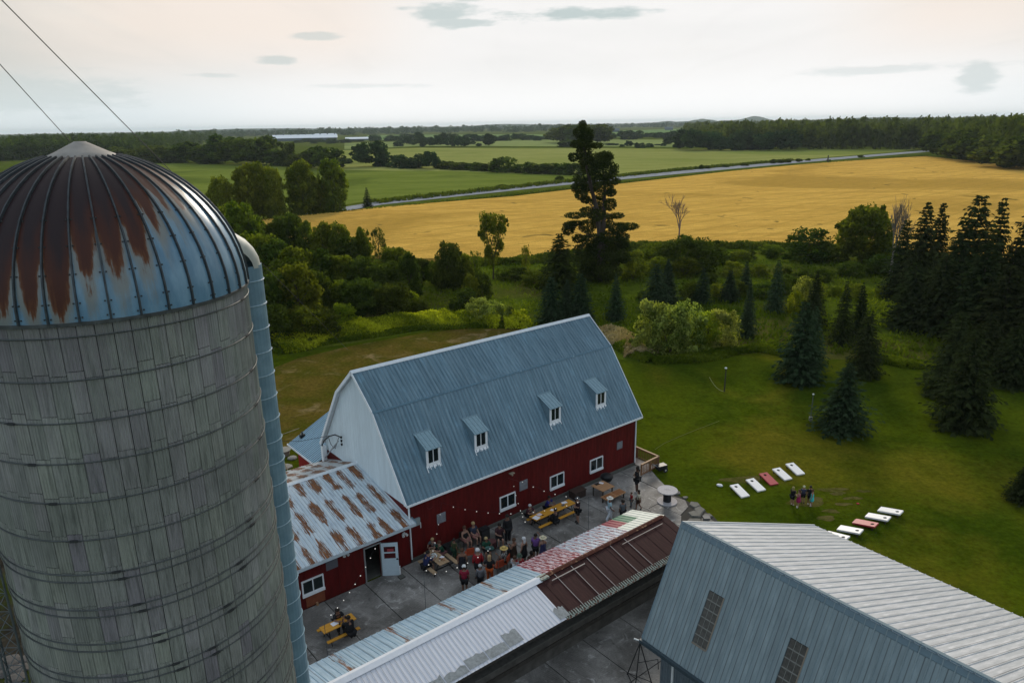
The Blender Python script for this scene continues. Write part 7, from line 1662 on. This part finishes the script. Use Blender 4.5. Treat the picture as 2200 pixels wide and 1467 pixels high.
cover('tall_grass_bank', PX((1880, 772), (1950, 784), (2020, 790), (2120, 792)), 1.2, .7, 6000, LM['grass'], 'strip of taller grass at the lawn edge under the dark conifers', .12, seed=3)
cover('dry_reeds', PX((1300, 712), (1340, 735), (1380, 765)), 2.2, .9, 5200, LM['reed'], 'patch of dry pale reeds beyond the barn end', .13, seed=4, upright=1.2)
cover('field_margin', PX((1000, 566), (1100, 566), (1250, 550), (1370, 530), (1480, 532), (1600, 532), (1700, 534), (1800, 536), (1900, 545)), 2.6, 1.3, 20000, LM['crop'], 'rough green margin at the near edge of the golden field', .20, seed=5)
cover('field_margin', PX((560, 478), (700, 462), (820, 450), (1000, 432), (1230, 406), (1450, 382), (1700, 357), (1990, 336)), 2.5, .8, 9000, LM['crop'], 'low grass between the road and the golden field', .35, seed=6)
cover('roadside_brush', PX((800, 438), (1000, 416), (1230, 391), (1450, 368), (1700, 346)), 3, 1.5, 8000, LM['crop'], 'brush along the far side of the road', .45, seed=7)
# rough meadow tufts between the lawn and the field
def meadow(n, seed=9):
    g = np.random.default_rng(seed); pts = []
    top = lambda u: ip(u, [560, 1000, 1250, 1400, 1900, 2300], [620, 575, 560, 540, 560, 600]); bot = lambda u: ip(u, [560, 700, 1000, 1300, 1500, 1700, 2300], [760, 725, 690, 720, 765, 755, 800])
    U_ = g.uniform(560, 2300, n*2); V_ = g.uniform(560, 790, n*2); ok = (V_ > top(U_)) & (V_ < bot(U_)); U_, V_ = U_[ok][:n], V_[ok][:n]
    P = np.array([tuple(G(float(a), float(b_))) for a, b_ in zip(U_, V_)]); m = len(P)
    cl = np.sin(P[:, 0]*.35+np.sin(P[:, 1]*.21)*2)*np.sin(P[:, 1]*.30+1.3); P = P[(g.uniform(-1, 1, m) < cl*1.2+.2)]; m = len(P)
    rep = 5; C = np.repeat(P, rep, 0)+np.c_[g.normal(0, .3, (m*rep, 2)), g.uniform(.05, .5, m*rep)]; A = runit(m*rep, g); A[:, 2] = np.abs(A[:, 2])+.8; A /= np.linalg.norm(A, axis=1, keepdims=True); B_ = np.cross(A, runit(m*rep, g)); B_ /= np.linalg.norm(B_, axis=1, keepdims=True)
    sc = g.uniform(.12, .30, (m*rep, 1)); T = np.repeat(np.clip(.4+.4*np.sin(P[:, 0]*.12+2)*np.sin(P[:, 1]*.09)+g.normal(0, .15, m), 0, 1), rep)
    tag(link('meadow_grass', quads('meadow_grass', C, A*sc, B_*sc*.4, T, LM['grass'])), 'rough uncut meadow between the lawn and the golden field', 'grass', kind='stuff')
meadow(9000)

# ---- distant farm buildings
FW_ = M('far_white_metal', (.80, .82, .84), .6); FWD = M('far_dark_wall', (.09, .12, .13), .8)
def far_barn(u, v, ln_px, h, dpt, label, name='far_barn', cat='barn', roof=FW_, yaw=0):
    P = G(u, v); k = P.length/FPX; ln_ = ln_px*k
    o = thing(name, label, cat, Matrix.Translation(P) @ Matrix.Rotation(R(yaw)-math.atan2(P.x, P.y), 4, 'Z'))
    ob('wall', MB().box((-ln_/2, 0, 0), (ln_/2, dpt, h*.45)), FWD, o)
    ob('roof', MB().prism([(-1, h*.45), (dpt/2, h), (dpt+1, h*.45)], -ln_/2-1, ln_/2+1), roof, o, Matrix(((0, 1, 0, 0), (1, 0, 0, 0), (0, 0, 1, 0), (0, 0, 0, 1))))
    return o
o = far_barn(655, 303, 124, 11, 24, 'very long low white-roofed barn among trees near the horizon', yaw=-6)
for k in range(9): ob('roof_vent', MB().box((-52+13*k, 11, 10.6), (-50+13*k, 13, 12.4)), FWD, o)
far_barn(700, 299, 40, 11, 14, 'small pale barn just behind the right end of the long white one'); far_barn(768, 302, 46, 5.5, 14, 'low pale hoop-roofed shed right of the long white barn')
far_barn(470, 308, 10, 6, 8, 'tiny pale shed in a clearing of the left wood'); far_barn(1323, 284, 14, 9, 12, 'tiny white farmhouse on the horizon right of the pine top', 'far_house', 'house', FWD); far_barn(1437, 280, 16, 9, 12, 'tiny white house among trees under the left hill', 'far_house', 'house', FWD); far_barn(1490, 279, 12, 9, 12, 'tiny pale roof among trees under the right hill', 'far_house', 'house')
o = thing('hydro_pole', 'thin utility pole at the roadside right of the tall pine', 'pole', Matrix.Translation(G(1778, 351))); ob('pole', MB().tube((0, 0, 0), (0, 0, 4), .35, .3, 6), POSTW, o)

# ---- air
HZ_D = 0.00006
hv = bpy.data.materials.new('air'); hv.use_nodes = True; hv.node_tree.nodes.clear(); b = NB(hv.node_tree)
pv = b.n('ShaderNodeVolumePrincipled'); pv.inputs['Color'].default_value = (.78, .90, .97, 1); pv.inputs['Density'].default_value = HZ_D; pv.inputs['Anisotropy'].default_value = .2
hv.node_tree.links.new(pv.outputs[0], b.n('ShaderNodeOutputMaterial').inputs['Volume'])
o = ob('haze', MB().box((-23000, -23000, -3), (23000, 23000, 90)), hv); tag(o, kind='stuff')
